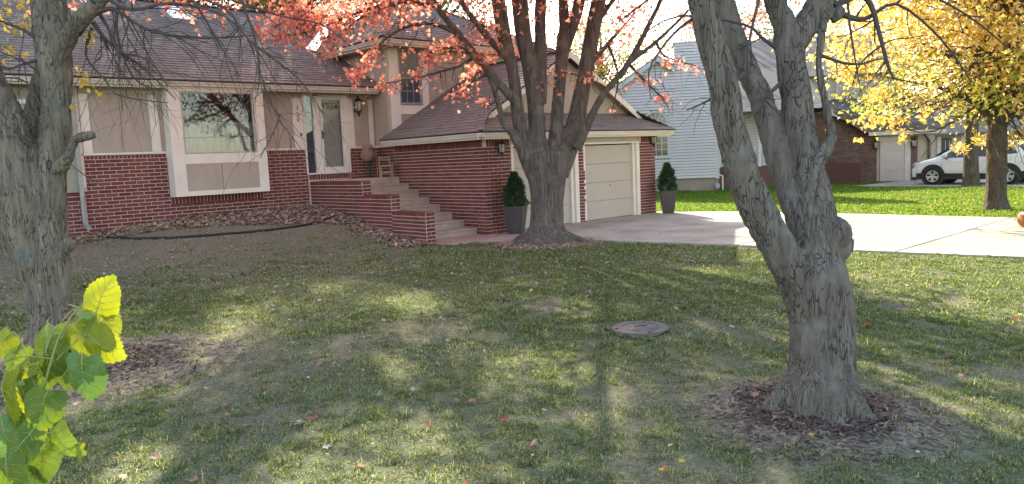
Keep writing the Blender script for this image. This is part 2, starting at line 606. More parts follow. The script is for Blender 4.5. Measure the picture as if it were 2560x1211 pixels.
# garage front piers (plane Y = YG)
for (a, b, sold) in ((11.49, 12.33, True), (14.74, 15.00, False), (17.35, 18.07, True)):
    top = 2.10 if sold else 2.31
    brick_field((0, YG, 0), (1, 0, 0), (0, -1, 0), a, b, 0.02, top)
    if sold:
        brick_field((0, YG, 0), (1, 0, 0), (0, -1, 0), a + 0.07, b, 2.10, 2.31, pitch=(0.083, 0.21), bond=0)
# stepped cheek wall of the porch stairs (plane X = 9.40) with its three street-facing ends
XP, TP = 9.40, 0.24
TIERS = [(18.20, 15.60, 1.42), (15.60, 14.40, 1.09), (14.40, 13.10, 0.73)]
for i, (ya, yb, zt) in enumerate(TIERS):
    brick_field((XP, 0, 0), (0, -1, 0), (-1, 0, 0), -ya, -yb, 0.02, zt - 0.09)
    if True:
        brick_field((XP, 0, 0), (0, -1, 0), (-1, 0, 0), -ya, -yb, zt - 0.09, zt, pitch=(0.083, 0.09), bond=0)
    zlow = TIERS[i + 1][2] if i < 2 else 0.0
    brick_field((0, yb, 0), (1, 0, 0), (0, -1, 0), XP, XP + TP, zlow, zt, pitch=(0.235, BR_C))

# the 300 bricks that show largest become pieces of their own, the rest one part
_score = []
for k, (c, ud, nr, hl, hh, pr) in enumerate(BRICKS):
    x, y, d = proj(c)
    vis = -float(np.dot(nr, unit(c - CPOS)))
    hid = (x < 170) or (1010 > x > 765 and nr[1] < -0.5 and y > 462) or (1285 < x < 1440) or c[2] < gh(c[0], c[1] - 0.3) or (c[0] > 9.7 and abs(c[0] - XW) < .1 and c[2] < 1.46 - (17.1 - c[1]) * 0.4)
    _score.append((hl * hh * vis / d ** 2 if not hid else 0, k))
_score.sort(reverse=True)
_own = set(k for s, k in _score[:300])
bm_ = bmesh.new()
bmesh.ops.create_cube(bm_, size=2.0)
bmesh.ops.bevel(bm_, geom=[e for e in bm_.edges if all(v.co.y < 0 for v in e.verts)], offset=0.05, segments=1, affect='EDGES')
bmesh.ops.delete(bm_, geom=[f for f in bm_.faces if all(v.co.y > 0.9 for v in f.verts)], context='FACES')
brick_me = bpy.data.meshes.new('brick'); bm_.to_mesh(brick_me); bm_.free()
brick_me.materials.append(M_BRICK)
wall_parts = {}
wall_parts['f'] = hp('facade_brick_wall', MB().box(4.10, 5.87, YF, YF + 0.2, 0, 2.27).box(5.87, 8.10, YF, YF + 0.2, 0, 1.27).box(8.10, 9.36, YF, YF + 0.2, 0, 2.27)
                     .box(10.62, 11.72, YF, YF + 0.2, 0, 2.27).box(9.36, 10.62, YF - 0.05, YF + 0.2, 0.4, 1.63).box(0.5, 4.10, YF, YF + 0.2, 0, zsid), M_MORTAR)
wall_parts['s'] = hp('garage_side_brick_wall', MB().box(XW, XW + 0.2, YG, 18.228, 0, 2.28), M_MORTAR)
wall_parts['g0'] = hp('garage_brick_pier', MB().box(11.70, 12.33, YG, YG + 0.2, 0, 2.33), M_MORTAR)
wall_parts['g1'] = hp('garage_brick_pier', MB().box(14.74, 15.0, YG, YG + 0.2, 0, 2.33), M_MORTAR)
wall_parts['g2'] = hp('garage_brick_pier', MB().box(17.35, 18.07, YG, YG + 0.2, 0, 2.33), M_MORTAR)
hp('garage_far_wall', MB().box(17.9, 18.06, YG + 0.2, 18, 0, 2.33), M_MORTAR)
_pw = MB()
for (ya, yb, zt) in TIERS:
    _pw.box(XP, XP + TP, yb, ya, 0.0, zt - 0.004)
wall_parts['p'] = hp('stair_cheek_wall', _pw, M_MORTAR)
rest = MB()
for k, (c, ud, nr, hl, hh, pr) in enumerate(BRICKS):
    key = 'f' if nr[1] < -0.5 and abs(c[1] - YF) < 0.2 else 's' if nr[0] < -0.5 and abs(c[0] - XW) < 0.1 else ('g0' if c[0] < 13 else 'g1' if c[0] < 16 else 'g2') if abs(c[1] - YG) < 0.05 and c[0] > 11 else 'p'
    ang = math.atan2(ud[1], ud[0])
    if k in _own:
        ob = bpy.data.objects.new('brick', brick_me); COL.objects.link(ob)
        ob.location = c + nr * (pr - 0.03); ob.scale = (hl, 0.03, hh); ob.rotation_euler = (random.gauss(0, 0.004), 0, ang + random.gauss(0, 0.003))
        ob.parent = wall_parts[key]
        ob.matrix_parent_inverse = Matrix.Identity(4)
    else:
        p = c + nr * pr
        e = np.array([0, 0, hh]); q = ud * hl; bk = -nr * 0.02
        vs = [p - q - e, p + q - e, p + q + e, p - q + e]
        rest.add(vs + [v + bk for v in vs], [(0, 1, 2, 3), (0, 4, 5, 1), (1, 5, 6, 2), (2, 6, 7, 3), (3, 7, 4, 0)])
for (ya, yb, zt) in TIERS:                       # rowlock course on top of each tier
    y = yb + 0.002
    while y < ya - 0.05:
        rest.box(XP - 0.012, XP + TP + 0.004, y, y + 0.070, zt - 0.01, zt + 0.009 + random.uniform(0, 0.004)); y += 0.083
tag(hp('brickwork', rest, M_BRICK), kind='stuff')

# panels and boards of the facade above the brick
zc, zt = 2.27, 3.77
hp('upper_wall', MB().box(4.10, 5.87, YF + 0.005, YF + 0.15, zc, zt).box(8.10, 9.36, YF + 0.005, YF + 0.15, zc, zt).box(10.62, 11.60, YF + 0.005, YF + 0.15, zc, zt)
   .box(9.36, 10.62, YF + 0.005, YF + 0.15, 3.70, zt).box(5.87, 8.10, YF + 0.02, YF + 0.15, 3.74, zt), M_TAN)
hp('cap_board', MB().box(4.10, 5.86, YF - 0.035, YF + 0.004, zc + 0.002, zc + 0.05), M_TRIM, bevel=0.006)
hp('cap_board', MB().box(8.13, 9.345, YF - 0.035, YF + 0.004, zc + 0.002, zc + 0.05), M_TRIM, bevel=0.006)
hp('cap_board', MB().box(10.64, 11.47, YF - 0.035, YF + 0.004, zc + 0.002, zc + 0.05), M_TRIM, bevel=0.006)
hp('cap_board', MB().box(XW - 0.035, XW - 0.002, 17.32, 18.2, zc + 0.002, zc + 0.05), M_TRIM, bevel=0.006)
for (a, b) in ((4.16, 4.34), (5.56, 5.76), (8.14, 8.20), (9.05, 9.33), (10.66, 10.84), (11.32, 11.46)):
    hp('trim_board', MB().box(a, b, YF - 0.028, YF + 0.004, zc + 0.052, 3.60), M_TRIM, bevel=0.005)
hp('frieze_board', MB().box(4.16, 5.86, YF - 0.022, YF + 0.003, 3.61, 3.76), mat('frieze_paint', (0.52, 0.44, 0.36), 0.7, (0.46, 0.385, 0.315), 3), bevel=0.005)
hp('frieze_board', MB().box(8.14, 11.46, YF - 0.022, YF + 0.003, 3.705, 3.765), MATS['frieze_paint'], bevel=0.005)
# panel grooves: each panel sheet is a piece
for (a, b) in ((4.345, 4.95), (4.965, 5.555), (8.205, 8.62), (8.635, 9.045), (10.85, 11.31)):
    hp('panel_sheet', MB().box(a, b, YF - 0.012, YF + 0.003, zc + 0.056, 3.60 if a < 6 else 3.70), M_TAN)

# entry: sidelight, door and storm door
dn = house
hp('sidelight', MB().box(9.38, 9.63, YF + 0.02, YF + 0.03, 1.66, 3.66), M_GLASS)
hp('sidelight_curtain', MB().box(9.37, 9.64, YF + 0.07, YF + 0.08, 1.65, 2.75).box(9.37, 9.64, YF + 0.075, YF + 0.085, 2.75, 3.68, 1), [mat('blue_grey_cloth', (0.12, 0.15, 0.21), 0.9, (0.09, 0.11, 0.16), 5), mat('dim_glass_back', (0.10, 0.095, 0.09), 0.8)])
hp('door_frame', MB().box(9.335, 9.378, YF - 0.05, YF + 0.06, 1.63, 3.70).box(9.632, 9.80, YF - 0.03, YF + 0.06, 1.63, 3.70).box(10.53, 10.655, YF - 0.05, YF + 0.06, 1.63, 3.70).box(9.378, 10.53, YF - 0.03, YF + 0.06, 3.662, 3.699).box(9.378, 10.53, YF - 0.09, YF + 0.05, 1.615, 1.655), M_TRIM, bevel=0.004)
door = hp('front_door', MB().box(9.80, 10.53, YF + 0.075, YF + 0.12, 1.655, 3.662), mat('door_paint', (0.50, 0.45, 0.42), 0.5, (0.46, 0.41, 0.38), 2))
for (a, b) in ((9.87, 10.13), (10.20, 10.46)):
    for (p, q) in ((1.76, 2.32), (2.42, 3.18), (3.27, 3.56)):
        MB().prism([(a, YF + 0.075, p), (b, YF + 0.075, p), (b, YF + 0.075, q), (a, YF + 0.075, q)], (0, -0.012, 0)).build('door_panel', MATS['door_paint'], door, bevel=0.01)
storm = hp('storm_door', MB().box(9.80, 9.895, YF - 0.035, YF + 0.005, 1.657, 3.66).box(10.44, 10.53, YF - 0.035, YF + 0.005, 1.657, 3.66).box(9.895, 10.44, YF - 0.035, YF + 0.005, 3.565, 3.66).box(9.895, 10.44, YF - 0.035, YF + 0.005, 1.657, 1.80), M_WHITE, bevel=0.005)
MB().box(9.895, 10.44, YF - 0.018, YF - 0.012, 1.80, 3.565).build('pane', M_GLASSC, storm)
MB().box(9.835, 9.86, YF - 0.075, YF - 0.036, 2.55, 2.75).box(9.835, 9.94, YF - 0.085, YF - 0.07, 2.66, 2.685).build('door_handle', M_BLACK, storm)
for i, ch in enumerate('254'):
    cu = bpy.data.curves.new('house_number', 'FONT'); cu.body = ch; cu.size = 0.15; cu.extrude = 0.004; cu.align_x = 'CENTER'
    cu.materials.append(mat('number_brass', (0.20, 0.15, 0.10), 0.5))
    _t = bpy.data.objects.new('tmp_text', cu); COL.objects.link(_t)
    _nm = bpy.data.meshes.new_from_object(_t.evaluated_get(bpy.context.evaluated_depsgraph_get())); _nm.name = 'house_number'
    bpy.data.objects.remove(_t)
    ob = link('house_number', _nm, house)
    ob.matrix_basis = Matrix.Translation((9.19, YF - 0.034, 3.30 - 0.16 * i)) @ Matrix.Rotation(math.pi / 2, 4, 'X')
hp('doorbell', MB().box(9.225, 9.265, YF - 0.045, YF - 0.028, 2.63, 2.70), M_BLACK)


def lantern(x, y, z, parent, nrm=(0, -1, 0), s=1.0):
    """wall lantern: back plate, arm, cage with glass, cap and finial"""
    n = Vector(nrm)
    base = Vector((x, y, z))
    c = base + n * 0.12 * s
    lp = MB()
    lp.lathe([(0.05 * s, -0.10 * s), (0.05 * s, 0.06 * s)], base + n * 0.01, 8)
    lp.tube([base + n * 0.01 + Vector((0, 0, -0.08 * s)), base + n * 0.09 * s + Vector((0, 0, -0.13 * s)), c + Vector((0, 0, -0.09 * s))], 0.012 * s, 6)
    lp.lathe([(0.02 * s, -0.20 * s), (0.03 * s, -0.11 * s), (0.065 * s, -0.09 * s), (0.065 * s, -0.075 * s)], c, 8)
    lp.lathe([(0.095 * s, 0.12 * s), (0.06 * s, 0.17 * s), (0.02 * s, 0.20 * s), (0.012 * s, 0.25 * s)], c, 8)
    for k in range(4):
        a = math.pi / 4 + k * math.pi / 2
        lp.bar(c + Vector((0.062 * s * math.cos(a), 0.062 * s * math.sin(a), -0.08 * s)), c + Vector((0.085 * s * math.cos(a), 0.085 * s * math.sin(a), 0.125 * s)), 0.012 * s, 0.012 * s)
    o = lp.build('wall_lantern', M_BLACK, parent)
    MB().lathe([(0.055 * s, -0.075 * s), (0.078 * s, 0.12 * s)], c, 8).build('lamp_glass', M_LAMPG, o)
    return o


_p = on_y(889, 268, YF)
lantern(_p[0], YF, _p[2] - 0.02, house, s=1.25)
_p = on_y(1246, 374, YG)
lantern(_p[0], YG - 0.012, _p[2], house, s=0.95)
_p = on_y(1626, 353, YG)
lantern(_p[0], YG - 0.012, _p[2], house, s=0.95)

# boxed-out picture window
YB = 17.82
def zy(px, py): return float(on_y(px, py, YB)[2])
def xy(px, py): return float(on_y(px, py, YB)[0])
bx0, bx1, bz0, bz1 = 5.86, 8.11, 1.265, 3.735
gx0, gx1 = xy(457, 300), xy(632, 300)
gz0, gz1 = zy(545, 382), zy(545, 233)
lz1, lz0 = zy(555, 408), zy(560, 474)
box_ = hp('window_box', MB().box(bx0, bx0 + 0.03, YB + 0.03, YF - 0.012, bz0, bz1).box(bx1 - 0.03, bx1, YB + 0.03, YF - 0.012, bz0, bz1).box(bx0 + 0.03, bx1 - 0.03, YB + 0.03, YF + 0.02, bz0, bz0 + 0.03).box(bx0 + 0.03, bx1 - 0.03, YB + 0.03, YF + 0.01, bz1 - 0.03, bz1), M_TRIM)
MB().box(bx0, gx0 - 0.02, YB, YB + 0.029, bz0, bz1).box(gx1 + 0.06, bx1, YB, YB + 0.029, bz0, bz1).box(gx0 - 0.02, gx1 + 0.06, YB, YB + 0.029, bz0, lz0).box(gx0 - 0.02, gx1 + 0.06, YB, YB + 0.029, lz1, gz0 - 0.02).box(gx0 - 0.02, gx1 + 0.06, YB, YB + 0.029, gz1 + 0.02, bz1).build('frame', M_TRIM, box_, bevel=0.004)
xm = (gx0 + gx1) / 2 - 0.02
MB().box(gx0 - 0.02, xm - 0.006, YB + 0.012, YB + 0.028, lz0, lz1).build('panel', M_TAN, box_)
MB().box(xm + 0.006, gx1 + 0.06, YB + 0.012, YB + 0.028, lz0, lz1).build('panel', M_TAN, box_)
MB().box(gx0 - 0.02, gx0 + 0.02, YB + 0.005, YB + 0.04, gz0 - 0.02, gz1 + 0.02).box(gx1 - 0.005, gx1 + 0.058, YB + 0.005, YB + 0.04, gz0 - 0.02, gz1 + 0.02).box(gx0 + 0.02, gx1 - 0.005, YB + 0.005, YB + 0.04, gz0 - 0.02, gz0 + 0.015).box(gx0 + 0.02, gx1 - 0.005, YB + 0.005, YB + 0.04, gz1 - 0.01, gz1 + 0.02).build('sash', mat('sash_paint', (0.50, 0.42, 0.35), 0.6), box_)
MB().box(gx0 + 0.02, gx1 - 0.005, YB + 0.02, YB + 0.026, gz0 + 0.015, gz1 - 0.01).build('pane', M_GLASS, box_)
# room behind and the half curtain
room = MB()
room.add([(bx0 + .04, YB + .05, 1.32), (bx1 - .04, YB + .05, 1.32), (bx1 - .04, 21.5, 1.32), (bx0 + .04, 21.5, 1.32), (bx0 + .04, YB + .05, 3.70), (bx1 - .04, YB + .05, 3.70), (bx1 - .04, 21.5, 3.70), (bx0 + .04, 21.5, 3.70)],
         [(0, 1, 2, 3), (7, 6, 5, 4), (3, 2, 6, 7), (0, 3, 7, 4), (1, 5, 6, 2)])
room.build('room_lining', mat('room_wall', (0.22, 0.14, 0.11), 0.9), box_)
cz = gz0 + (gz1 - gz0) * 0.52
V_, F_ = [], []
NC = 90
for i in range(NC + 1):
    x = gx0 - 0.05 + (gx1 - gx0 + 0.1) * i / NC
    y = YB + 0.17 + 0.06 * math.sin(i * 1.1) + 0.03 * math.sin(i * 2.3 + 1)
    V_ += [(x, y, gz0 - 0.1), (x, y * 0.999 + 0.018, cz)]
    if i:
        F_.append((2 * i - 2, 2 * i, 2 * i + 1, 2 * i - 1))
MB().add(V_, F_).build('half_curtain', mat('curtain', (0.85, 0.80, 0.78), 0.9, (0.62, 0.57, 0.55), 5, transl=0.1, stretch=(6, 6, 0.3)), box_, smooth=True)
MB().box(gx0, gx1, YB + 0.075, YB + 0.087, zy(545, 344), zy(545, 341.5)).build('curtain_rod', M_BLACK, box_)

# siding end wall (left) with window and downspout
for i in range(9):
    z0 = zsid + i * 0.255
    MB().prism([(0.5, YF - 0.026, z0), (0.5, YF + 0.002, z0), (0.5, YF + 0.002, min(z0 + 0.27, 3.77)), (0.5, YF - 0.006, min(z0 + 0.27, 3.77))], (3.5, 0, 0)).build('lap_board', mat('siding_paint', (0.36, 0.33, 0.26), 0.75, (0.31, 0.28, 0.22), 3, bump=0.1), house)
hp('left_wall', MB().box(0.5, 4.10, YF + 0.004, YF + 0.15, zsid, 3.77), M_TAN)
hp('corner_board', MB().box(4.0, 4.14, YF - 0.035, YF + 0.003, zsid + 0.002, 3.76), M_TRIM)
sw = hp('window', MB().box(2.75, 2.84, YF - 0.06, YF - 0.027, 2.05, 3.45).box(3.56, 3.65, YF - 0.06, YF - 0.027, 2.05, 3.45).box(2.84, 3.56, YF - 0.06, YF - 0.027, 3.36, 3.45).box(2.84, 3.56, YF - 0.06, YF - 0.027, 2.05, 2.13).box(2.84, 3.56, YF - 0.05, YF - 0.03, 2.72, 2.76), M_TRIM)
MB().box(2.84, 3.56, YF - 0.045, YF - 0.035, 2.13, 3.36).build('pane', mat('dark_glass', (0.03, 0.035, 0.04), 0.06, (0.02, 0.025, 0.03), 3, spec=0.8), sw)
_dp = MB().bar((4.02, YF - 0.10, 0.75), (4.02, YF - 0.10, 3.55), 0.08, 0.06, up=(0, 1, 0)).bar((4.02, YF - 0.10, 3.55), (4.02, 17.80, 3.78), 0.08, 0.06).bar((4.02, YF - 0.1, 0.80), (4.02, YF - 0.42, 0.72), 0.08, 0.06)
hp('downspout', _dp, mat('downspout_paint', (0.40, 0.37, 0.35), 0.5))

# eaves: gutters, fascia, soffit
def gutter_x(x0, x1, y, z, parent=house):
    MB().prism([(x0, y, z), (x0, y + 0.004, z - 0.045), (x0, y + 0.03, z - 0.09), (x0, y + 0.035, z - 0.12), (x0, y + 0.115, z - 0.12), (x0, y + 0.115, z)], (x1 - x0, 0, 0)).build('gutter', M_GUT, parent)
    MB().box(x0, x1, y + 0.117, y + 0.14, z - 0.17, z + 0.004).build('fascia_board', M_TRIM, parent)


def gutter_y(y0, y1, x, z, parent=house, s=1):
    MB().prism([(x, y0, z), (x + s * 0.004, y0, z - 0.045), (x + s * 0.03, y0, z - 0.09), (x + s * 0.035, y0, z - 0.12), (x + s * 0.115, y0, z - 0.12), (x + s * 0.115, y0, z)], (0, y1 - y0, 0)).build('gutter', M_GUT, parent)
    a, b = sorted((x + s * 0.117, x + s * 0.14))
    MB().box(a, b, y0, y1, z - 0.17, z + 0.004).build('fascia_board', M_TRIM, parent)


YR = 17.68
gutter_x(0.3, 11.42, YR, GUT_Z)
hp('soffit', MB().box(0.3, 11.4, YR + 0.14, YF + 0.02, 3.772, 3.80), M_TAN)
ZUE = 5.07
gutter_x(10.95, 17.55, 16.75, ZUE)
gutter_y(16.76, 20.4, 10.95, ZUE)
hp('soffit', MB().box(11.09, 17.5, 16.89, YU + 0.02, 4.905, 4.93).box(11.09, 11.52, YU + 0.02, 20.6, 4.905, 4.93), M_TAN)
ZGE = 2.44
gutter_x(11.05, 18.49, 13.08, ZGE)
gutter_y(13.09, 17.28, 11.05, ZGE)
hp('soffit', MB().box(11.19, 18.45, 13.22, YG + 0.02, 2.285, 2.31).box(11.19, XW + 0.02, YG + 0.02, 17.28, 2.285, 2.31), MATS['frieze_paint'])

# upper block walls
hp('upper_block_wall', MB().box(XW, 17.2, YU, YU + 0.18, 2.28, 4.91).box(XW, XW + 0.18, YU + 0.18, 25.0, 2.28, 4.91).box(17.02, 17.2, YU + 0.18, 25, 2.3, 4.91), M_TAN)
hp('corner_board', MB().box(XW - 0.03, XW + 0.27, YU - 0.03, YU - 0.002, 2.5, 4.90), M_TRIM, bevel=0.004)
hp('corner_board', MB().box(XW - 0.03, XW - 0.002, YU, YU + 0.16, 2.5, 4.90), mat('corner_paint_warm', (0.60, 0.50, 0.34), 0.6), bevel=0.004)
hp('trim_board', MB().box(12.52, 12.74, YU - 0.03, YU - 0.002, 3.2, 4.90), M_TRIM, bevel=0.004)
hp('trim_board', MB().box(11.772, 12.518, YU - 0.03, YU - 0.002, 3.14, 3.38), M_TRIM, bevel=0.004)
hp('frieze_board', MB().box(12.76, 17.0, YU - 0.02, YU - 0.002, 4.74, 4.90), MATS['frieze_paint'])
uw = hp('upper_window', MB().box(11.772, 11.80, YU - 0.04, YU, 3.40, 4.90).box(12.43, 12.518, YU - 0.04, YU, 3.40, 4.90).box(11.80, 12.43, YU - 0.04, YU, 3.40, 3.46).box(11.80, 12.43, YU - 0.04, YU, 4.85, 4.90).box(11.80, 12.43, YU - 0.045, YU - 0.005, 4.09, 4.14), mat('window_frame_dull', (0.34, 0.29, 0.26), 0.6))
MB().box(11.80, 12.43, YU - 0.026, YU - 0.02, 4.14, 4.85).build('pane', mat('screen_glass', (0.13, 0.12, 0.125), 0.25, (0.10, 0.09, 0.10), 3, spec=0.6), uw)
MB().box(11.80, 12.43, YU - 0.022, YU - 0.016, 3.46, 4.09).build('pane', mat('blue_dark_glass', (0.07, 0.08, 0.11), 0.1, (0.05, 0.055, 0.08), 3, spec=0.7), uw)
MB().box(11.80, 12.43, YU - 0.03, YU - 0.023, 3.76, 3.78).box(12.00, 12.018, YU - 0.03, YU - 0.0225, 3.46, 4.09).box(12.21, 12.228, YU - 0.03, YU - 0.0225, 3.46, 4.09).build('muntin', MATS['window_frame_dull'], uw)

# garage doors
for (a, b) in ((12.42, 14.50), (15.02, 17.10)):
    gd = hp('garage_door', MB().box(a - 0.03, b + 0.03, YG + 0.17, YG + 0.2, 0.03, 2.1), M_DARK)
    for k in range(4):
        z0 = 0.035 + k * 0.508
        o = MB().box(a, b, YG + 0.12, YG + 0.168, z0, z0 + 0.502).build('door_section', M_GDOOR, gd, bevel=0.006)
    MB().lathe([(0.02, 0.0), (0.02, 0.01)], (0, 0, 0), 8).build('lock', M_BLACK, gd).matrix_basis = Matrix.Translation(((a + b) / 2 + 0.1, YG + 0.12, 0.95)) @ Matrix.Rotation(math.pi / 2, 4, 'X')
    hp('garage_jamb', MB().box(b + 0.002, b + 0.10, YG + 0.05, YG + 0.13, 0.03, 2.085), M_TRIM, bevel=0.004)
    hp('garage_jamb', MB().box(b + 0.102, b + 0.24, YG - 0.015, YG + 0.12, 0.03, 2.085), M_TRIM, bevel=0.004)
    hp('garage_jamb', MB().box(a - 0.08, a - 0.002, YG - 0.01, YG + 0.13, 0.03, 2.085), M_TRIM, bevel=0.004)
    hp('garage_header', MB().box(a - 0.08, b + 0.24, YG - 0.015, YG + 0.12, 2.09, 2.145), M_TRIM, bevel=0.004)
hp('garage_lintel', MB().box(12.335, 14.735, YG + 0.02, YG + 0.16, 2.147, 2.285).box(15.005, 17.345, YG + 0.02, YG + 0.16, 2.147, 2.285), MATS['frieze_paint'])

# gable over the garage
RX, RZ, GS = 14.77, 4.55, 0.567
YGW = 14.0
hp('gable_wall', MB().prism([(11.9, YGW, 2.6), (17.64, YGW, 2.6), (17.64, YGW, 2.86), (RX, YGW, RZ - 0.06), (11.9, YGW, 2.86)], (0, 0.15, 0)), M_TAN)
for s in (-1, 1):
    xa = RX + s * 2.98
    za = RZ - GS * 2.98
    hp('rake_board', MB().prism([(RX, 13.70, RZ + 0.0), (RX, 13.70, RZ - 0.17), (xa, 13.70, za - 0.17), (xa, 13.70, za + 0.0)], (0, 0.03, 0)), M_TRIM)
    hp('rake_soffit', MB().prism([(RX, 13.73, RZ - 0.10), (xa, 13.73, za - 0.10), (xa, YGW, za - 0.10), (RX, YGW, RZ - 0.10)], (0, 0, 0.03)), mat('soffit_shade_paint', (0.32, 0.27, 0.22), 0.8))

# ------------------------------------------------------------------ shingles
SHINGLES = []        # (eight corners, face size)


def shingle_plane(O, ud, sd, poly, expo=0.17, wid=(0.24, 0.42)):
    """courses of tabs on the plane O + u*ud + s*sd inside a convex polygon given in (u, s)"""
    O, ud, sd = np.array(O, float), np.array(ud, float), unit(sd)
    n = np.cross(ud, sd)
    if n[2] < 0: n = -n
    smax = max(p[1] for p in poly); s = min(p[1] for p in poly)
    while s < smax - 0.03:
        sm = min(s + expo * 0.5, smax - 0.001)
        xsn = []
        for i in range(len(poly)):
            (u0, s0), (u1, s1) = poly[i], poly[(i + 1) % len(poly)]
            if (s0 - sm) * (s1 - sm) < 0:
                xsn.append(u0 + (u1 - u0) * (sm - s0) / (s1 - s0))
        if len(xsn) >= 2:
            ua, ub = min(xsn), max(xsn)
            u = ua - random.uniform(0, 0.2)
            while u < ub:
                w = random.uniform(*wid)
                p, q = max(u, ua), min(u + w - 0.008, ub)
                u += w
                if q - p < 0.03: continue
                th = random.choice((0.018, 0.020, 0.024))
                s1 = s + expo * 1.12; sl = s - random.uniform(0, 0.005)
                c = [O + ud * p + sd * sl, O + ud * q + sd * sl, O + ud * q + sd * s1, O + ud * p + sd * s1]
                SHINGLES.append([c[0] + n * th, c[1] + n * th, c[2] + n * 0.004, c[3] + n * 0.004, c[0] - n * 0.004, c[1] - n * 0.004, c[2] - n * 0.004, c[3] - n * 0.004])
        s += expo
    full = [tuple(O + ud * u + sd * v - n * 0.006) for u, v in poly]
    return MB().prism(full, tuple(-n * 0.03))


roof = hp('roof', MB().box(0.6, 11.4, 23.80, 23.88, 6.55, 6.75), M_UNDER)
SM = 0.48
km = math.hypot(1, SM)
RYM = 23.84
ridge_z = 3.90 + SM * (RYM - 17.66)
shingle_plane((0.0, 17.66, 3.90), (1, 0, 0), (0, 1, SM), [(0.2, 0), (11.5, 0), (11.5, 6.18 * km), (0.2, 6.18 * km)], 0.185).build('roof_deck', M_UNDER, roof)
MB().prism([(0.2, RYM, ridge_z), (17.2, RYM, ridge_z), (17.2, 30.0, ridge_z - SM * 6.16), (0.2, 30.0, ridge_z - SM * 6.16)], (0, 0, -0.03)).build('rear_roof', M_SHING, roof)
hp('gable_end_wall', MB().prism([(0.5, YF + 0.2, 0), (0.5, 29.5, 0), (0.5, 29.5, 3.8), (0.5, RYM, ridge_z - 0.1), (0.5, YF + 0.2, 3.9)], (0.15, 0, 0)), M_TAN)
# upper hip roof
ux0, ux1, uy0, uy1 = 10.93, 17.55, 16.73, 25.5
SU = 0.56
xm_ = (ux0 + ux1) / 2
run = xm_ - ux0
ku = math.hypot(1, SU)
shingle_plane((ux0, uy0, ZUE + 0.01), (1, 0, 0), (0, 1, SU), [(0, 0), (ux1 - ux0, 0), (run, run * ku)], 0.165).build('roof_deck', M_UNDER, roof)
shingle_plane((ux0, uy0, ZUE + 0.01), (0, 1, 0), (1, 0, SU), [(0, 0), (uy1 - uy0, 0), (uy1 - uy0 - run, run * ku), (run, run * ku)], 0.165).build('roof_deck', M_UNDER, roof)
zap = ZUE + 0.01 + SU * run
MB().add([(ux1, uy0, ZUE), (ux1, uy1, ZUE), (xm_, uy1 - run, zap), (xm_, uy0 + run, zap), (ux0, uy1, ZUE)], [(0, 1, 2, 3), (1, 4, 2)]).build('rear_roof', M_SHING, roof)
# garage roof: two slopes and the pent skirt across the front
kg = math.hypot(1, GS)
hx = 0.85
shingle_plane((11.03, 13.06, 2.45), (0, 1, 0), (1, 0, GS), [(0.02, 0), (17.29 - 13.06, 0), (17.29 - 13.06, 3.74 * kg), (13.70 - 13.06, 3.74 * kg), (13.70 - 13.06, hx * kg)], 0.165).build('roof_deck', M_UNDER, roof)
shingle_plane((18.51, 13.06, 2.44), (0, 1, 0), (-1, 0, 0.545), [(0.02, 0), (17.29 - 13.06, 0), (17.29 - 13.06, 3.74 * kg), (13.72 - 13.06, 3.74 * kg), (13.72 - 13.06, 1.05 * kg)], 0.165).build('roof_deck', M_UNDER, roof)
SP = 0.52
kp = math.hypot(1, SP)
shingle_plane((11.03, 13.06, 2.45), (1, 0, 0), (0, 1, SP), [(0, 0), (7.48, 0), (6.42, 0.95 * kp), (0.86, 0.95 * kp)], 0.165).build('roof_deck', M_UNDER, roof)
# hip and ridge caps
def caps(a, b, w=0.2, step=0.2):
    a, b = np.array(a, float), np.array(b, float)
    n = int(np.linalg.norm(b - a) / step)
    d = (b - a) / n
    for k in range(n):
        p = a + d * k + np.array([0, 0, 0.03]); q = a + d * (k + 1.15) + np.array([0, 0, 0.014])
        MB().bar(p, q, w, 0.016).build('ridge_cap', M_SHING, roof)


caps((ux0 + .05, uy0 + .05, ZUE + 0.03), (xm_, uy0 + run, zap), 0.2, 0.3)
caps((ux1, uy0, ZUE), (xm_, uy0 + run, zap), 0.2, 0.4)
caps((11.06, 13.09, 2.46), (11.90, 13.98, 2.93), 0.16, 0.2)
caps((18.46, 13.10, 2.42), (17.48, 13.93, 2.86), 0.1, 0.2)
caps((RX, 13.70, RZ + 0.0), (RX, 17.2, RZ + 0.0), 0.26, 0.3)
caps((0.3, RYM, ridge_z), (13.0, RYM, ridge_z), 0.28, 0.3)
_sc = []
for k, v in enumerate(SHINGLES):
    q = [proj(p) for p in v[:4]]
    xx = np.array([a[0] for a in q]); yy = np.array([a[1] for a in q])
    area = 0.5 * abs(np.dot(xx, np.roll(yy, 1)) - np.dot(yy, np.roll(xx, 1)))
    cx, cy = xx.mean(), yy.mean()
    n = np.cross(v[1] - v[0], v[3] - v[0])
    back = np.dot(n, v[0] - CPOS) * (1 if n[2] > 0 else -1) > 0
    ok = 190 < cx < 1700 and 5 < cy and not (1270 < cx < 1480) and not back and not (625 < cx < 900 and cy < 110)
    _sc.append((area if ok else 0, k))
_sc.sort(reverse=True)
_own = set(k for s, k in _sc[:300])
rest = MB()
SF = [(0, 1, 2, 3), (0, 4, 5, 1), (1, 5, 6, 2), (3, 7, 4, 0)]
for k, v in enumerate(SHINGLES):
    if k in _own:
        c = sum(v) / 8
        me = bpy.data.meshes.new('shingle'); me.from_pydata([tuple(p - c) for p in v], [], SF); me.materials.append(M_SHING)
        ob = bpy.data.objects.new('shingle', me); COL.objects.link(ob); ob.location = c; ob.parent = roof
    else:
        rest.add(v, SF)
tag(hp('shingle_courses', rest, M_SHING), kind='stuff')

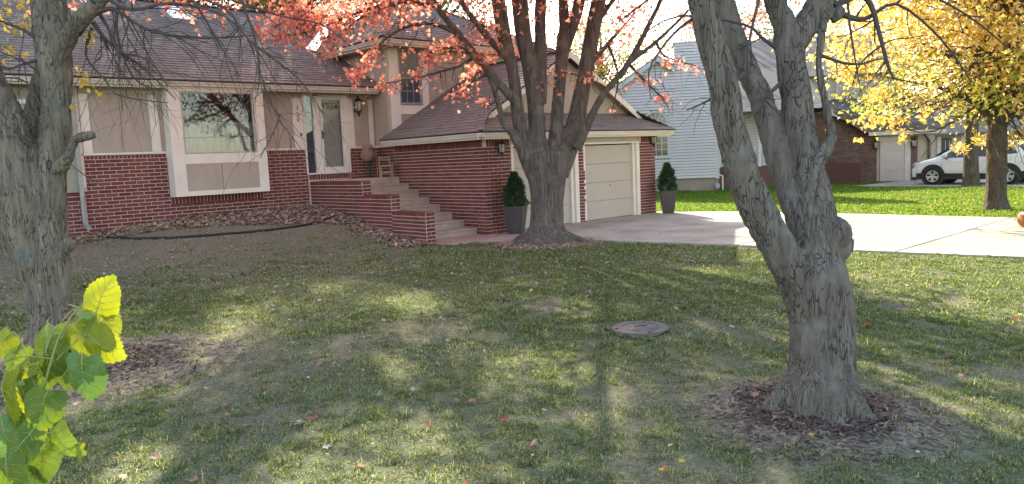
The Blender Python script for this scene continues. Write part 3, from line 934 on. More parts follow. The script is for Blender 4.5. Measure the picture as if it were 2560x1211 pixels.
# skylight on the main slope
def on_roof(px, py, dz=0.0):
    d = ray(px, py)
    t = (3.90 + dz - CAM_Z - SM * 17.66) / (d[2] - SM * d[1])
    return CPOS + d * t


nr_ = np.array([0, -SM, 1]) / km
sx0, sx1, sy0, sy1 = 7.55, 8.22, 21.95, 23.15
def rp(x, y, o): return tuple(np.array([x, y, 3.90 + SM * (y - 17.66)]) + nr_ * o)
sk = MB()
for (a, b, c, d) in ((sx0, sx0 + .07, sy0, sy1), (sx1 - .07, sx1, sy0, sy1), (sx0 + .07, sx1 - .07, sy0, sy0 + .07), (sx0 + .07, sx1 - .07, sy1 - .07, sy1)):
    sk.prism([rp(a, c, 0), rp(b, c, 0), rp(b, d, 0), rp(a, d, 0)], tuple(nr_ * 0.13))
skl = sk.build('skylight', mat('skylight_frame', (0.35, 0.33, 0.31), 0.5), roof)
MB().prism([rp(sx0 + .07, sy0 + .07, 0.09), rp(sx1 - .07, sy0 + .07, 0.09), rp(sx1 - .07, sy1 - .07, 0.09), rp(sx0 + .07, sy1 - .07, 0.09)], tuple(nr_ * 0.02)).build('pane', mat('skylight_glass', (0.55, 0.62, 0.70), 0.08, (0.45, 0.52, 0.6), 3, spec=0.9, coat=1.0), skl)
# metal valley flashing where the upper eave dies into the main slope
fa, fb = on_roof(777, 126, 0.03), on_roof(826, 60, 0.03)
fd = unit(fb - fa); fs = unit(np.cross(fd, nr_)) * 0.15
MB().prism([tuple(fa - fs), tuple(fa + fs), tuple(fb + fs), tuple(fb - fs)], tuple(nr_ * 0.02)).build('valley_flashing', M_METAL, roof)

# ------------------------------------------------------------------ porch and steps
hp('porch_slab', MB().box(XP + TP + 0.002, XW - 0.012, 17.12, YF - 0.07, 0.0, 1.455), M_STEP, bevel=0.012)
sy = [17.12, 16.70, 16.25, 15.80, 15.35, 14.87, 14.40, 13.93]
for k in range(7):
    ztop = 1.455 - (k + 1) * 0.182
    hp('step', MB().prism([(XP + TP + 0.003, sy[k + 1], 0.0), (XP + TP + 0.003, sy[k] - 0.002, 0.0), (XP + TP + 0.003, sy[k] - 0.002, ztop), (XP + TP + 0.003, sy[k + 1] - 0.025, ztop), (XP + TP + 0.003, sy[k + 1] - 0.025, ztop - 0.035), (XP + TP + 0.003, sy[k + 1], ztop - 0.05)], (XW - 0.013 - XP - TP - 0.003, 0, 0)), M_STEP, bevel=0.008)

# ------------------------------------------------------------------ things by the porch and garage
# clay owl on a dark stand
p = on_y(921, 404, 17.75)
owl = thing('owl_lantern', 'brown clay owl lantern with punched holes on a dark stand by the front door', 'lantern', (p[0], p[1], 1.46))
ox, oy, oz = p[0], p[1], float(p[2])
MB().lathe([(0.13, 0.0), (0.12, 0.03), (0.045, 0.05), (0.04, oz - 1.46 - 0.05), (0.10, oz - 1.46 - 0.02), (0.10, oz - 1.46)], (ox, oy, 1.46), 12).build('stand', M_BLACK, owl)
body = MB().lathe([(0.09, 0.0), (0.15, 0.06), (0.175, 0.15), (0.165, 0.24), (0.145, 0.28), (0.16, 0.33), (0.155, 0.39), (0.12, 0.43), (0.02, 0.44)], (ox, oy, oz + 0.002), 18).build('body', M_CLAY, owl, smooth=True)
vd = unit(np.array([-p[0], -p[1], 0.0])); sd_ = np.array([-vd[1], vd[0], 0])
for s in (-1, 1):
    c = np.array([ox, oy, oz + 0.35]) + vd * 0.135 + sd_ * s * 0.062
    e = MB()
    for k in range(12):
        a0 = 2 * math.pi * k / 12; a1 = 2 * math.pi * (k + 1) / 12
        e.bar(c + (sd_ * math.cos(a0) + np.array([0, 0, math.sin(a0)])) * 0.045, c + (sd_ * math.cos(a1) + np.array([0, 0, math.sin(a1)])) * 0.045, 0.018, 0.018)
    e.build('eye_ring', M_CLAY, owl)
    MB().tube([c - vd * 0.01, c + vd * 0.016], 0.018, 8).build('pupil', M_BLACK, owl)
    MB().tube([np.array([ox, oy, oz + 0.40]) + sd_ * s * 0.10, np.array([ox, oy, oz + 0.48]) + sd_ * s * 0.12], [0.04, 0.005], 6).build('ear_tuft', M_CLAY, owl)
    MB().lathe([(0.02, 0.07), (0.035, 0.14), (0.03, 0.22), (0.01, 0.27)], np.array([ox, oy, oz]) + sd_ * s * 0.165, 8).build('wing', M_CLAY, owl, smooth=True)
for i in range(4):
    for j in range(3):
        c = np.array([ox, oy, oz + 0.06 + 0.06 * j]) + vd * (0.135 + 0.03 * (j > 0)) + sd_ * ((i - 1.5) * 0.06 + 0.015 * (j % 2))
        MB().tube([c - vd * 0.02, c + vd * 0.012], 0.011, 6).build('vent_hole', M_BLACK, owl)

# small slatted wooden chair
c0 = on_x(965, 437, 11.12)
ch = thing('wooden_chair', 'small weathered slatted wooden chair at the top of the porch steps', 'chair', (c0[0], c0[1], 1.458))
fr = unit(np.array([-c0[0], -c0[1], 0.0])); fr = unit(fr + np.array([0.15, 0, 0])); sdv = np.array([-fr[1], fr[0], 0.0])
def cp(s, f, z): return np.array([c0[0], c0[1], 1.458]) + sdv * s + fr * f + np.array([0, 0, z])
for s in (-0.14, 0.14):
    MB().bar(cp(s, -0.13, 0), cp(s * 1.0, -0.20, 0.56), 0.035, 0.03, up=tuple(fr)).build('back_post', M_WOOD, ch)
    MB().bar(cp(s, 0.14, 0), cp(s, 0.12, 0.27), 0.035, 0.03, up=tuple(fr)).build('leg', M_WOOD, ch)
    MB().bar(cp(s * 1.28, -0.16, 0.36), cp(s * 1.28, 0.12, 0.36), 0.03, 0.02).bar(cp(s * 1.28, 0.11, 0.0), cp(s * 1.28, 0.11, 0.36), 0.025, 0.025, up=tuple(fr)).build('armrest', M_WOOD, ch)
for k, z in enumerate((0.46, 0.52)):
    MB().bar(cp(-0.14, -0.187 + 0.0 * k, z), cp(0.14, -0.187, z), 0.02, 0.035).build('back_rail', M_WOOD, ch)
for k in range(4):
    MB().bar(cp(-0.18, 0.15 - 0.085 * k, 0.285 + 0.012 * k), cp(0.18, 0.15 - 0.085 * k, 0.285 + 0.012 * k), 0.06, 0.02).build('seat_slat', M_WOOD, ch)
MB().bar(cp(-0.14, 0.135, 0.12), cp(0.14, 0.135, 0.12), 0.02, 0.045).build('stretcher', M_WOOD, ch)

# garland hung at the top of the front door
gl = MB(); gt = MB()
for k in range(170):
    t = random.uniform(-1, 1)
    x = 10.17 + t * 0.24
    z = 3.50 - 0.02 * abs(t) - abs(random.gauss(0, 0.05)) - (0.20 * (1 - abs(t)) ** 2 * random.random() ** 0.7 if t < 0.3 else 0.05 * random.random())
    c = np.array([x, YF - 0.05 - random.random() * 0.03, z])
    d = unit(rng.normal(size=3)); e = unit(np.cross(d, rng.normal(size=3)))
    s = random.uniform(0.012, 0.028)
    gl.add([c + d * s, c + e * s * 0.6, c - d * s, c - e * s * 0.6], [(0, 1, 2, 3)])
wr = thing('door_garland', 'pale yellow leaf garland hung across the top of the front door', 'garland', (10.17, YF - 0.05, 3.45))
gl.build('leaves', mat('garland_leaf', (0.55, 0.46, 0.24), 0.8, (0.38, 0.28, 0.12), 20, island=0.3), wr)
MB().tube([(9.92, YF - 0.045, 3.50), (10.1, YF - 0.05, 3.47), (10.42, YF - 0.045, 3.50)], 0.008, 5).build('wire', M_BLACK, wr)
MB().tube([(10.30, YF - 0.055, 3.43), (10.30, YF - 0.055, 3.36)], [0.035, 0.028], 8).build('ornament', mat('dark_green_ornament', (0.04, 0.05, 0.035), 0.5), wr)


# potted evergreens beside the garage doors
def needles(n, base, h, r, seed):
    g = np.random.default_rng(seed)
    t = g.random(n) ** 0.8
    a = g.random(n) * 2 * math.pi
    prof = r * (np.minimum(1, t * 6 + 0.55)) * (1 - t ** 1.5) ** 0.75 + 0.02
    lump = 1 + 0.22 * np.sin(a * 3 + t * 9 + seed) + 0.12 * np.sin(a * 5 - t * 17)
    lump = lump * (0.82 + 0.5 * vnoise(np.stack([np.cos(a) * 2.2 + 9, np.sin(a) * 2.2 + 3 * seed, t * 7], 1), seed))
    rr = prof * lump * (0.6 + 0.42 * g.random(n))
    c = np.stack([np.cos(a) * rr, np.sin(a) * rr, t * h], 1) + np.asarray(base)
    d = unit(np.stack([np.cos(a) * 0.8, np.sin(a) * 0.8, 0.6 + g.random(n)], 1) + 0.45 * g.normal(size=(n, 3)))
    e = unit(np.cross(d, g.normal(size=(n, 3))))
    ln = (0.03 + 0.07 * g.random(n) ** 2)[:, None]
    w = 0.010
    V = np.stack([c - e * w, c + e * w, c + d * ln], 1).reshape(-1, 3)
    return V, np.arange(3 * n).reshape(-1, 3)


M_POT = mat('dark_planter', (0.075, 0.062, 0.058), 0.5, (0.055, 0.046, 0.043), 5, bump=0.05, spec=0.4)
M_NEED = mat('evergreen', (0.055, 0.10, 0.045), 0.7, (0.03, 0.06, 0.028), 6, island=0.4, transl=0.2)
for i, (px, py, lab, rz) in enumerate(((1271, 588, 'dark square planter with a clipped evergreen left of the garage doors', 0.55), (1645, 532, 'dark square planter with a clipped evergreen at the far garage corner', 0.75))):
    b = on_z(px, py, 0.025)
    if i == 0: b = np.array([12.02, 13.1, 0.027])
    else: b = np.array([18.0, 13.05, 0.027])
    pt = thing('potted_evergreen', lab, 'potted plant', tuple(b), 'planters by the garage')
    w0, w1, h = 0.155, 0.245, 0.66
    MB().lathe([(w0 * 1.414, 0), (w1 * 1.414, h), (w1 * 1.414 - 0.03, h + 0.002), (w1 * 1.414 - 0.045, h - 0.05)], tuple(b), 4, rot=rz + math.pi / 4).build('pot', M_POT, pt, bevel=0.006)
    MB().lathe([(w1 * 1.28, h - 0.05), (w1 * 1.26, h - 0.03)], tuple(b), 4, rot=rz + math.pi / 4).build('soil', mat('potting_soil', (0.05, 0.035, 0.025), 0.95), pt)
    MB().tube([b + np.array([0, 0, h - 0.05]), b + np.array([0, 0, h + 0.6])], [0.02, 0.008], 6).build('stem', M_WOOD, pt)
    Vn, Fn = needles(9000, b + np.array([0, 0, h - 0.03]), 0.80, 0.235, 3 + i)
    np_mesh('foliage', Vn, Fn, M_NEED, pt)

# access cover in the lawn
c = on_z(1600, 826, 0.0); lx, ly = c[0], c[1]; lz = gh(lx, ly)
lid = thing('access_cover', 'round grey concrete access cover standing proud of the lawn', 'manhole cover', (lx, ly, lz))
lz -= 0.014
MB().lathe([(0.27, -0.05), (0.265, 0.028), (0.24, 0.03)], (lx, ly, lz), 28).build('riser', mat('riser_concrete', (0.33, 0.27, 0.22), 0.95, (0.22, 0.17, 0.14), 12, bump=0.3), lid)
MB().lathe([(0.27, 0.030), (0.288, 0.034), (0.29, 0.046), (0.28, 0.053), (0.21, 0.057), (0.205, 0.064), (0.19, 0.064), (0.185, 0.055), (0.02, 0.057)], (lx, ly, lz), 32).build('lid', mat('lid_grey', (0.20, 0.165, 0.145), 0.85, (0.12, 0.097, 0.085), 9, bump=0.3), lid)
for a in (0.5, 2.6, 4.2):
    MB().lathe([(0.018, 0.054), (0.016, 0.066)], (lx + 0.25 * math.cos(a), ly + 0.25 * math.sin(a), lz), 6).build('bolt', M_BLACK, lid)
MB().bar((lx - 0.02, ly + 0.05, lz + 0.060), (lx + 0.07, ly - 0.03, lz + 0.060), 0.02, 0.012).build('lift_handle', M_BLACK, lid)


# black garden hose along the planting bed
def on_ground(px, py):
    d = ray(px, py); t = 6.0
    for _ in range(4000):
        q = CPOS + d * t
        if q[2] <= gh(q[0], q[1]): break
        t += 0.012
    return q


hpts = [on_ground(*q) for q in ((248, 596), (330, 600), (430, 598), (520, 592), (600, 585), (680, 577), (740, 569), (800, 556), (850, 541), (884, 527))]
hp2 = []
for a_, b_ in zip(hpts[:-1], hpts[1:]):
    for t in np.linspace(0, 1, 6)[:-1]:
        q = a_ + (b_ - a_) * t
        hp2.append((q[0], q[1], gh(q[0], q[1]) + 0.022))
ob = MB().tube(hp2, 0.026, 8).build('garden_hose', mat('black_rubber', (0.022, 0.02, 0.02), 0.55), smooth=True)
tag(ob, 'black hose lying along the edge of the planting bed', 'hose')

# pumpkin at the far edge of the driveway
pk = on_z(2572, 572, 0.02)
pum = thing('pumpkin', 'dull orange pumpkin on the driveway at the right edge', 'pumpkin', tuple(pk))
Vp, Fp = [], []
NU, NV = 40, 14
for j in range(NV + 1):
    ph = math.pi * j / NV
    for i in range(NU):
        th = 2 * math.pi * i / NU
        r = 0.205 * (math.sin(ph) ** 0.8) * (1 - 0.06 * abs(math.cos(th * 5)) ** 0.5 * 1.2)
        Vp.append((pk[0] + r * math.cos(th), pk[1] + r * math.sin(th), pk[2] + 0.185 - 0.185 * math.cos(ph) * (1 - 0.12 * math.sin(ph))))
for j in range(NV):
    for i in range(NU):
        Fp.append((j * NU + i, j * NU + (i + 1) % NU, (j + 1) * NU + (i + 1) % NU, (j + 1) * NU + i))
MB().add(Vp, Fp).build('rind', mat('pumpkin_rind', (0.42, 0.17, 0.035), 0.5, (0.33, 0.12, 0.025), 6), pum, smooth=True)
MB().tube([pk + np.array([0, 0, 0.34]), pk + np.array([0.01, 0, 0.40]), pk + np.array([0.04, 0.01, 0.44])], [0.03, 0.02, 0.025], 7).build('stalk', M_WOOD, pum)

# ------------------------------------------------------------------ grey house next door
def frame(origin, ang):
    o = np.array(origin, float); ca, sa = math.cos(ang), math.sin(ang)
    e1 = np.array([ca, sa, 0]); e2 = np.array([-sa, ca, 0])      # e1 along the wall, e2 into the house
    return lambda u, v, z: o + e1 * u + e2 * v + np.array([0, 0, z])


M_GSID = mat('grey_siding', (0.625, 0.605, 0.595), 0.6, (0.575, 0.555, 0.545), 1.5, island=0.03)
M_GTRIM = mat('grey_trim', (0.56, 0.56, 0.55), 0.6, (0.5, 0.5, 0.49), 3)
M_FOUND = mat('foundation_tan', (0.33, 0.29, 0.22), 0.9, (0.27, 0.235, 0.18), 3, bump=0.2)
M_SH2 = mat('tan_shingle', (0.24, 0.205, 0.18), 0.95, (0.17, 0.145, 0.125), 30, bump=0.4, bscale=90, island=0.2)
g1 = on_z(1665, 481, 0.0)
GANG = R_(-52.0)
gf = frame((g1[0], g1[1], 0.0), GANG)
grey = thing('grey_house', 'pale blue grey clapboard house with arched window beyond the garage', 'house', tuple(gf(0, 2, 0)))


def gu(px, py, v=0.0):
    """pixel -> (u, z) on the grey wall plane"""
    o = gf(0, v, 0); e1 = gf(1, v, 0) - o; n = gf(0, v + 1, 0) - o
    d = ray(px, py); t = np.dot(o - CPOS, n) / np.dot(d, n)
    q = CPOS + d * t
    return float(np.dot(q - o, e1)), float(q[2])


def quad_bar(mb, a, b, c, d, ext):
    mb.prism([a, b, c, d], tuple(ext)); return mb


inn = gf(0, 1, 0) - gf(0, 0, 0)
uP, zP = gu(1643.5, 152.6)
uL = uP - 3.4
uR = gu(1797, 400)[0]
zS0 = gu(1700, 447)[1]
sl = (zP - gu(1534, 232)[1]) / (uP - gu(1534, 232)[0])
def topz(u): return zP - sl * abs(u - uP)
uCh0, uCh1 = gu(1686, 150)[0], gu(1790, 150)[0]
zCh = gu(1712, 108)[1]
# foundation, and a dark core whose colour paints shadow lines between boards
MB().prism([gf(uL, 0.06, 0), gf(uR, 0.06, 0), gf(uR, 0.06, zS0), gf(uL, 0.06, zS0)], tuple(inn * 9)).build('foundation', M_FOUND, grey)
MB().prism([gf(uL, 0.01, zS0), gf(uR, 0.01, zS0), gf(uR, 0.01, topz(uR) - 0.1), gf(uP, 0.01, zP - 0.12), gf(uL, 0.01, topz(uL) - 0.1)], tuple(inn * 9)).build('wall', mat('shadow_line_core', (0.16, 0.17, 0.18), 0.8), grey)
# arched window opening in wall coordinates
wu0, wz0 = gu(1612, 392); wu1, _ = gu(1669, 392); _, wzs = gu(1645, 310)
wr_ = (wu1 - wu0) / 2; wc = (wu0 + wu1) / 2
E5 = 0.128
z = zS0
while z < zP - 0.15:
    zt_ = z + E5
    lo = uL if topz(uL) > z else uP - (zP - z) / sl
    hi = uR if topz(uR) > z else uP + (zP - z) / sl
    lo2 = max(lo, uP - (zP - zt_) / sl) if zt_ < zP else uP; hi2 = min(hi, uP + (zP - zt_) / sl) if zt_ < zP else uP
    segs = [(lo, hi, lo2, hi2)]
    m_ = z + E5 / 2
    hw = 0
    if wz0 - 0.12 < m_ < wzs: hw = wr_ + 0.10
    elif wzs <= m_ < wzs + wr_ + 0.10: hw = math.sqrt(max(0, (wr_ + 0.10) ** 2 - (m_ - wzs) ** 2))
    if hw > 0:
        segs = [(lo, wc - hw, lo2, wc - hw), (wc + hw, hi, wc + hw, hi2)]
    for (a, b, a2, b2) in segs:
        if b - a < 0.05: continue
        zt_ -= 0.02
        MB().add([gf(a, -0.034, z), gf(b, -0.034, z), gf(b2, -0.014, zt_), gf(a2, -0.014, zt_), gf(a, 0.009, z), gf(b, 0.009, z), gf(b2, 0.009, zt_), gf(a2, 0.009, zt_)],
                 [(0, 1, 2, 3), (0, 4, 5, 1), (0, 3, 7, 4), (1, 5, 6, 2), (3, 2, 6, 7)]).build('lap_board', M_GSID, grey)
        zt_ += 0.02
    z += E5
# window: casing, panes, muntins, sill
wn_ = MB()
NA = 16
arc = [(wc + (wr_ + 0.0) * math.cos(a), wzs + wr_ * math.sin(a)) for a in np.linspace(0, math.pi, NA)]
arc2 = [(wc + (wr_ + 0.085) * math.cos(a), wzs + (wr_ + 0.085) * math.sin(a)) for a in np.linspace(0, math.pi, NA)]
for k in range(NA - 1):
    wn_.prism([gf(arc[k][0], -0.05, arc[k][1]), gf(arc2[k][0], -0.05, arc2[k][1]), gf(arc2[k + 1][0], -0.05, arc2[k + 1][1]), gf(arc[k + 1][0], -0.05, arc[k + 1][1])], tuple(inn * 0.055))
for (a, b) in ((wu0 - 0.11, wu0), (wu1, wu1 + 0.11)):
    wn_.prism([gf(a, -0.05, wz0 - 0.02), gf(b, -0.05, wz0 - 0.02), gf(b, -0.05, wzs), gf(a, -0.05, wzs)], tuple(inn * 0.055))
gw = wn_.build('arched_window', M_GTRIM, grey)
MB().prism([gf(wu0 - 0.13, -0.07, wz0 - 0.12), gf(wu1 + 0.13, -0.07, wz0 - 0.12), gf(wu1 + 0.13, -0.07, wz0), gf(wu0 - 0.13, -0.07, wz0)], tuple(inn * 0.07)).build('sill', M_GTRIM, gw)
MB().prism([gf(wu0, -0.012, wz0), gf(wu1, -0.012, wz0), gf(wu1, -0.012, wzs - 0.02), gf(wu0, -0.012, wzs - 0.02)], tuple(inn * 0.01)).build('pane', MATS['dark_glass'], gw)
MB().prism([gf(x, -0.012, max(zz, wzs + 0.02)) for x, zz in arc], tuple(inn * 0.01)).build('pane', MATS['dark_glass'], gw)
mt = MB()
for k in range(1, 4):
    x = wu0 + (wu1 - wu0) * k / 4
    mt.prism([gf(x - 0.012, -0.03, wz0), gf(x + 0.012, -0.03, wz0), gf(x + 0.012, -0.03, wzs), gf(x - 0.012, -0.03, wzs)], tuple(inn * 0.012))
for k in range(0, 6):
    zz = wz0 + (wzs - wz0) * k / 5
    mt.prism([gf(wu0, -0.032, zz - 0.012 - 0.02 * (k == 5)), gf(wu1, -0.032, zz - 0.012 - 0.02 * (k == 5)), gf(wu1, -0.032, zz + 0.012), gf(wu0, -0.032, zz + 0.012)], tuple(inn * 0.012))
for a in (0.6, 1.1, 2.04, 2.54, math.pi / 2):
    mt.bar(gf(wc + 0.3 * wr_ * math.cos(a), -0.025, wzs + 0.3 * wr_ * math.sin(a)), gf(wc + wr_ * math.cos(a), -0.025, wzs + wr_ * math.sin(a)), 0.02, 0.02)
for a in np.linspace(0, math.pi, 9)[:-1]:
    b = a + math.pi / 8
    mt.bar(gf(wc + 0.32 * wr_ * math.cos(a), -0.025, wzs + 0.32 * wr_ * math.sin(a)), gf(wc + 0.32 * wr_ * math.cos(b), -0.025, wzs + 0.32 * wr_ * math.sin(b)), 0.02, 0.02)
mt.build('muntin', M_WHITE, gw)
# corner board, base board, gas meter
MB().prism([gf(uR - 0.13, -0.035, zS0 - 0.06), gf(uR + 0.02, -0.035, zS0 - 0.06), gf(uR + 0.02, -0.035, topz(uR)), gf(uR - 0.13, -0.035, topz(uR))], tuple(inn * 0.04)).build('corner_board', M_GTRIM, grey)
gm = gf(*[gu(1793, 465, -0.1)[0], -0.12, gu(1793, 465, -0.1)[1]])
MB().lathe([(0.06, -0.13), (0.11, -0.08), (0.12, 0.05), (0.07, 0.12)], gm, 10).build('gas_meter', mat('meter_grey', (0.42, 0.42, 0.41), 0.5), grey)
mp = [gf(uR + 0.15, -0.05, 0.0), gf(uR + 0.15, -0.05, zS0 + 0.05), gf(uR + 0.0, -0.05, zS0 + 0.10)]
MB().tube(mp, 0.035, 8).build('vent_pipe', M_WHITE, grey)
# chimney chase, boarded like the wall
ch_ = MB().prism([gf(uCh0, -0.02, zS0 + 0.01), gf(uCh1, -0.02, zS0 + 0.01), gf(uCh1, -0.02, zCh - 0.02), gf(uCh0, -0.02, zCh - 0.02)], tuple(inn * 0.9)).build('chimney', MATS['shadow_line_core'], grey)
z = zS0
while z < zCh - 0.01:
    MB().add([gf(uCh0 - .01, -0.045, z), gf(uCh1, -0.045, z), gf(uCh1, -0.028, z + E5 - 0.02), gf(uCh0 - .01, -0.028, z + E5 - 0.02), gf(uCh0 - .01, -0.015, z), gf(uCh1, -0.015, z)],
             [(0, 1, 2, 3), (0, 4, 5, 1)]).build('lap_board', M_GSID, ch_)
    z += E5
MB().prism([gf(uCh0 - .05, -0.08, zCh), gf(uCh1 + .05, -0.08, zCh), gf(uCh1 + .05, -0.08, zCh + 0.05), gf(uCh0 - .05, -0.08, zCh + 0.05)], tuple(inn * 1.0)).build('chimney_cap', M_GTRIM, ch_)
# rakes and roof
for s in (-1, 1):
    ue = uP + s * (3.75 if s < 0 else (uCh0 - uP))
    ze = zP - sl * abs(ue - uP)
    MB().prism([gf(uP, -0.30, zP + 0.16), gf(uP, -0.30, zP - 0.06), gf(ue, -0.30, ze - 0.06), gf(ue, -0.30, ze + 0.16)], tuple(inn * 0.04)).build('rake_board', M_GTRIM, grey)
    MB().prism([gf(uP, -0.26, zP - 0.02), gf(ue, -0.26, ze - 0.02), gf(ue, 0.0, ze - 0.02), gf(uP, 0.0, zP - 0.02)], (0, 0, 0.04)).build('rake_soffit', M_GTRIM, grey)
    MB().prism([gf(uP, -0.32, zP + 0.17), gf(ue, -0.32, ze + 0.17), gf(ue, 9.0, ze + 0.17), gf(uP, 9.0, zP + 0.17)], (0, 0, 0.05)).build('roof', M_SH2, grey)
# porch wing to the right: wall, eave, white rail on a brick base
wv = 2.6
MB().prism([gf(uR, wv, 0.0), gf(uR + 4.2, wv, 0.0), gf(uR + 4.2, wv, 3.9), gf(uR, wv, 3.9)], tuple(inn * 6)).build('wing_wall', mat('wing_core', (0.40, 0.39, 0.36), 0.8), grey)
for k in range(24):
    z = 0.9 + k * E5
    MB().add([gf(uR, wv - 0.018, z), gf(uR + 4.2, wv - 0.018, z), gf(uR + 4.2, wv - 0.006, z + E5 - 0.02), gf(uR, wv - 0.006, z + E5 - 0.02), gf(uR, wv + 0.01, z), gf(uR + 4.2, wv + 0.01, z)], [(0, 1, 2, 3), (0, 4, 5, 1)]).build('lap_board', M_GSID, grey)
MB().prism([gf(uR + 0.05, 1.0, 3.55), gf(uR + 4.6, 1.0, 3.55), gf(uR + 4.6, 5.5, 5.6), gf(uR + 0.05, 5.5, 5.6)], (0, 0, 0.08)).build('porch_roof', M_SH2, grey)
MB().prism([gf(uR + 0.05, 0.98, 3.42), gf(uR + 4.6, 0.98, 3.42), gf(uR + 4.6, 0.98, 3.62), gf(uR + 0.05, 0.98, 3.62)], tuple(inn * 0.04)).build('fascia_board', M_GTRIM, grey)
MB().prism([gf(uR + 0.1, 1.1, 0), gf(uR + 3.6, 1.1, 0), gf(uR + 3.6, 1.1, 0.95), gf(uR + 0.1, 1.1, 0.95)], tuple(inn * 1.5)).build('porch_base', mat('far_brick', (0.20, 0.095, 0.075), 0.9, (0.12, 0.06, 0.05), 9, stretch=(4, 4, 14), bump=0.2), grey)
rl = MB().bar(gf(uR + 0.15, 1.15, 1.85), gf(uR + 3.5, 1.15, 1.85), 0.07, 0.06).bar(gf(uR + 0.15, 1.15, 1.05), gf(uR + 3.5, 1.15, 1.05), 0.06, 0.06).build('porch_rail', M_WHITE, grey)
for k in range(27):
    u = uR + 0.2 + k * 0.125
    MB().bar(gf(u, 1.15, 1.08), gf(u, 1.15, 1.82), 0.04, 0.04, up=tuple(inn)).build('baluster', M_WHITE, rl)
for u in (uR + 0.12, uR + 1.9, uR + 3.55):
    MB().bar(gf(u, 1.15, 0.95), gf(u, 1.15, 3.43), 0.12, 0.12, up=tuple(inn)).build('porch_post', M_WHITE, grey)

# ------------------------------------------------------------------ tan house with brick garage
M_TAN3 = mat('tan_siding', (0.50, 0.44, 0.36), 0.75, (0.43, 0.375, 0.30), 2, island=0.03)
M_TRIM3 = mat('tan_trim', (0.60, 0.53, 0.44), 0.65)
M_BR3 = mat('brown_brick', (0.155, 0.085, 0.068), 0.9, (0.10, 0.055, 0.045), 5, island=0.25)
M_BROWN = mat('brown_paint', (0.115, 0.065, 0.05), 0.6)
t0 = on_z(2192, 456, 0.0)
tf = frame((t0[0], t0[1], 0.0), R_(-50.0))
tanh = thing('tan_house', 'tan sided two storey house with brown brick garage beyond the far lawn', 'house', tuple(tf(0, 3, 0)))
tin = tf(0, 1, 0) - tf(0, 0, 0)
def tu(px, py, v=0.0):
    o = tf(0, v, 0); e1 = tf(1, v, 0) - o; n = tf(0, v + 1, 0) - o
    d = ray(px, py); t = np.dot(o - CPOS, n) / np.dot(d, n); q = CPOS + d * t
    return float(np.dot(q - o, e1)), float(q[2])
uA = tu(2040, 450)[0]; uB = tu(2192, 450)[0]; uC = tu(2260, 450)[0]; uD = tu(2275, 450)[0]; uE = tu(2335, 450)[0]
zE = tu(2200, 338)[1]; zD = tu(2225, 352)[1]
upk, zpk = tu(2062, 278)
MB().prism([tf(uA - 1.2, 0.02, 0), tf(uB, 0.02, 0), tf(uB, 0.02, zE), tf(upk, 0.02, zpk), tf(uA - 1.2, 0.02, zpk - 0.3)], tuple(tin * 6)).build('brick_wall', mat('far_mortar', (0.25, 0.2, 0.17), 0.95), tanh)
rowz = 0.0; k = 0
bmb = MB()
while rowz < zpk:
    u = uA - 1.2 - (0.135 if k % 2 else 0)
    while u < uB - 0.02:
        a, b = max(u, uA - 1.2), min(u + 0.27, uB)
        lim = zE + (zpk - zE) * min(1, max(0, (uB - (a + b) / 2) / (uB - upk)))
        if rowz + 0.08 < lim and b - a > 0.03:
            bmb.add([tf(a, 0.008, rowz), tf(b - 0.012, 0.008, rowz), tf(b - 0.012, 0.008, rowz + 0.071), tf(a, 0.008, rowz + 0.071), tf(a, 0.02, rowz), tf(b - 0.012, 0.02, rowz), tf(b - 0.012, 0.02, rowz + 0.071), tf(a, 0.02, rowz + 0.071)], [(0, 1, 2, 3), (0, 4, 5, 1), (3, 2, 6, 7)])
        u += 0.27
    rowz += 0.083; k += 1
tag(bmb.build('brickwork', M_BR3, tanh), kind='stuff')
MB().prism([tf(uB + 0.002, 0.03, 0), tf(uE, 0.03, 0), tf(uE, 0.03, zE), tf(uB + 0.002, 0.03, zE)], tuple(tin * 6)).build('garage_wall', mat('tan_wall_warm', (0.46, 0.37, 0.27), 0.8, (0.41, 0.325, 0.235), 2), tanh)
gd3 = MB().prism([tf(uB + 0.12, 0.0, 0.02), tf(uC, 0.0, 0.02), tf(uC, 0.0, zD), tf(uB + 0.12, 0.0, zD)], tuple(tin * 0.028)).build('garage_door', M_GDOOR, tanh)
for k in range(4):
    zz = 0.03 + k * (zD - 0.03) / 4
    MB().prism([tf(uB + 0.13, -0.02, zz), tf(uC - 0.01, -0.02, zz), tf(uC - 0.01, -0.02, zz + (zD - 0.03) / 4 - 0.012), tf(uB + 0.13, -0.02, zz + (zD - 0.03) / 4 - 0.012)], tuple(tin * 0.018)).build('door_section', M_GDOOR, gd3)
MB().prism([tf(uC + 0.002, -0.03, 0), tf(uD, -0.03, 0), tf(uD, -0.03, zE - 0.1), tf(uC + 0.002, -0.03, zE - 0.1)], tuple(tin * 0.06)).prism([tf(uB, -0.03, zD + 0.002), tf(uD, -0.03, zD + 0.002), tf(uD, -0.03, zE - 0.1), tf(uB, -0.03, zE - 0.1)], tuple(tin * 0.05)).build('door_surround', M_TRIM3, tanh)
MB().prism([tf(uD + 0.01, -0.005, 0), tf(uD + 0.3, -0.005, 0), tf(uD + 0.3, -0.005, zE - 0.1), tf(uD + 0.01, -0.005, zE - 0.1)], tuple(tin * 0.03)).build('brick_pier', MATS['far_brick'], tanh)
MB().prism([tf(uB - 0.5, -0.45, zE - 0.02), tf(uE + 0.3, -0.45, zE - 0.02), tf(uE + 0.3, -0.45, zE + 0.14), tf(uB - 0.5, -0.45, zE + 0.14)], tuple(tin * 0.1)).build('gutter', M_TRIM3, tanh)
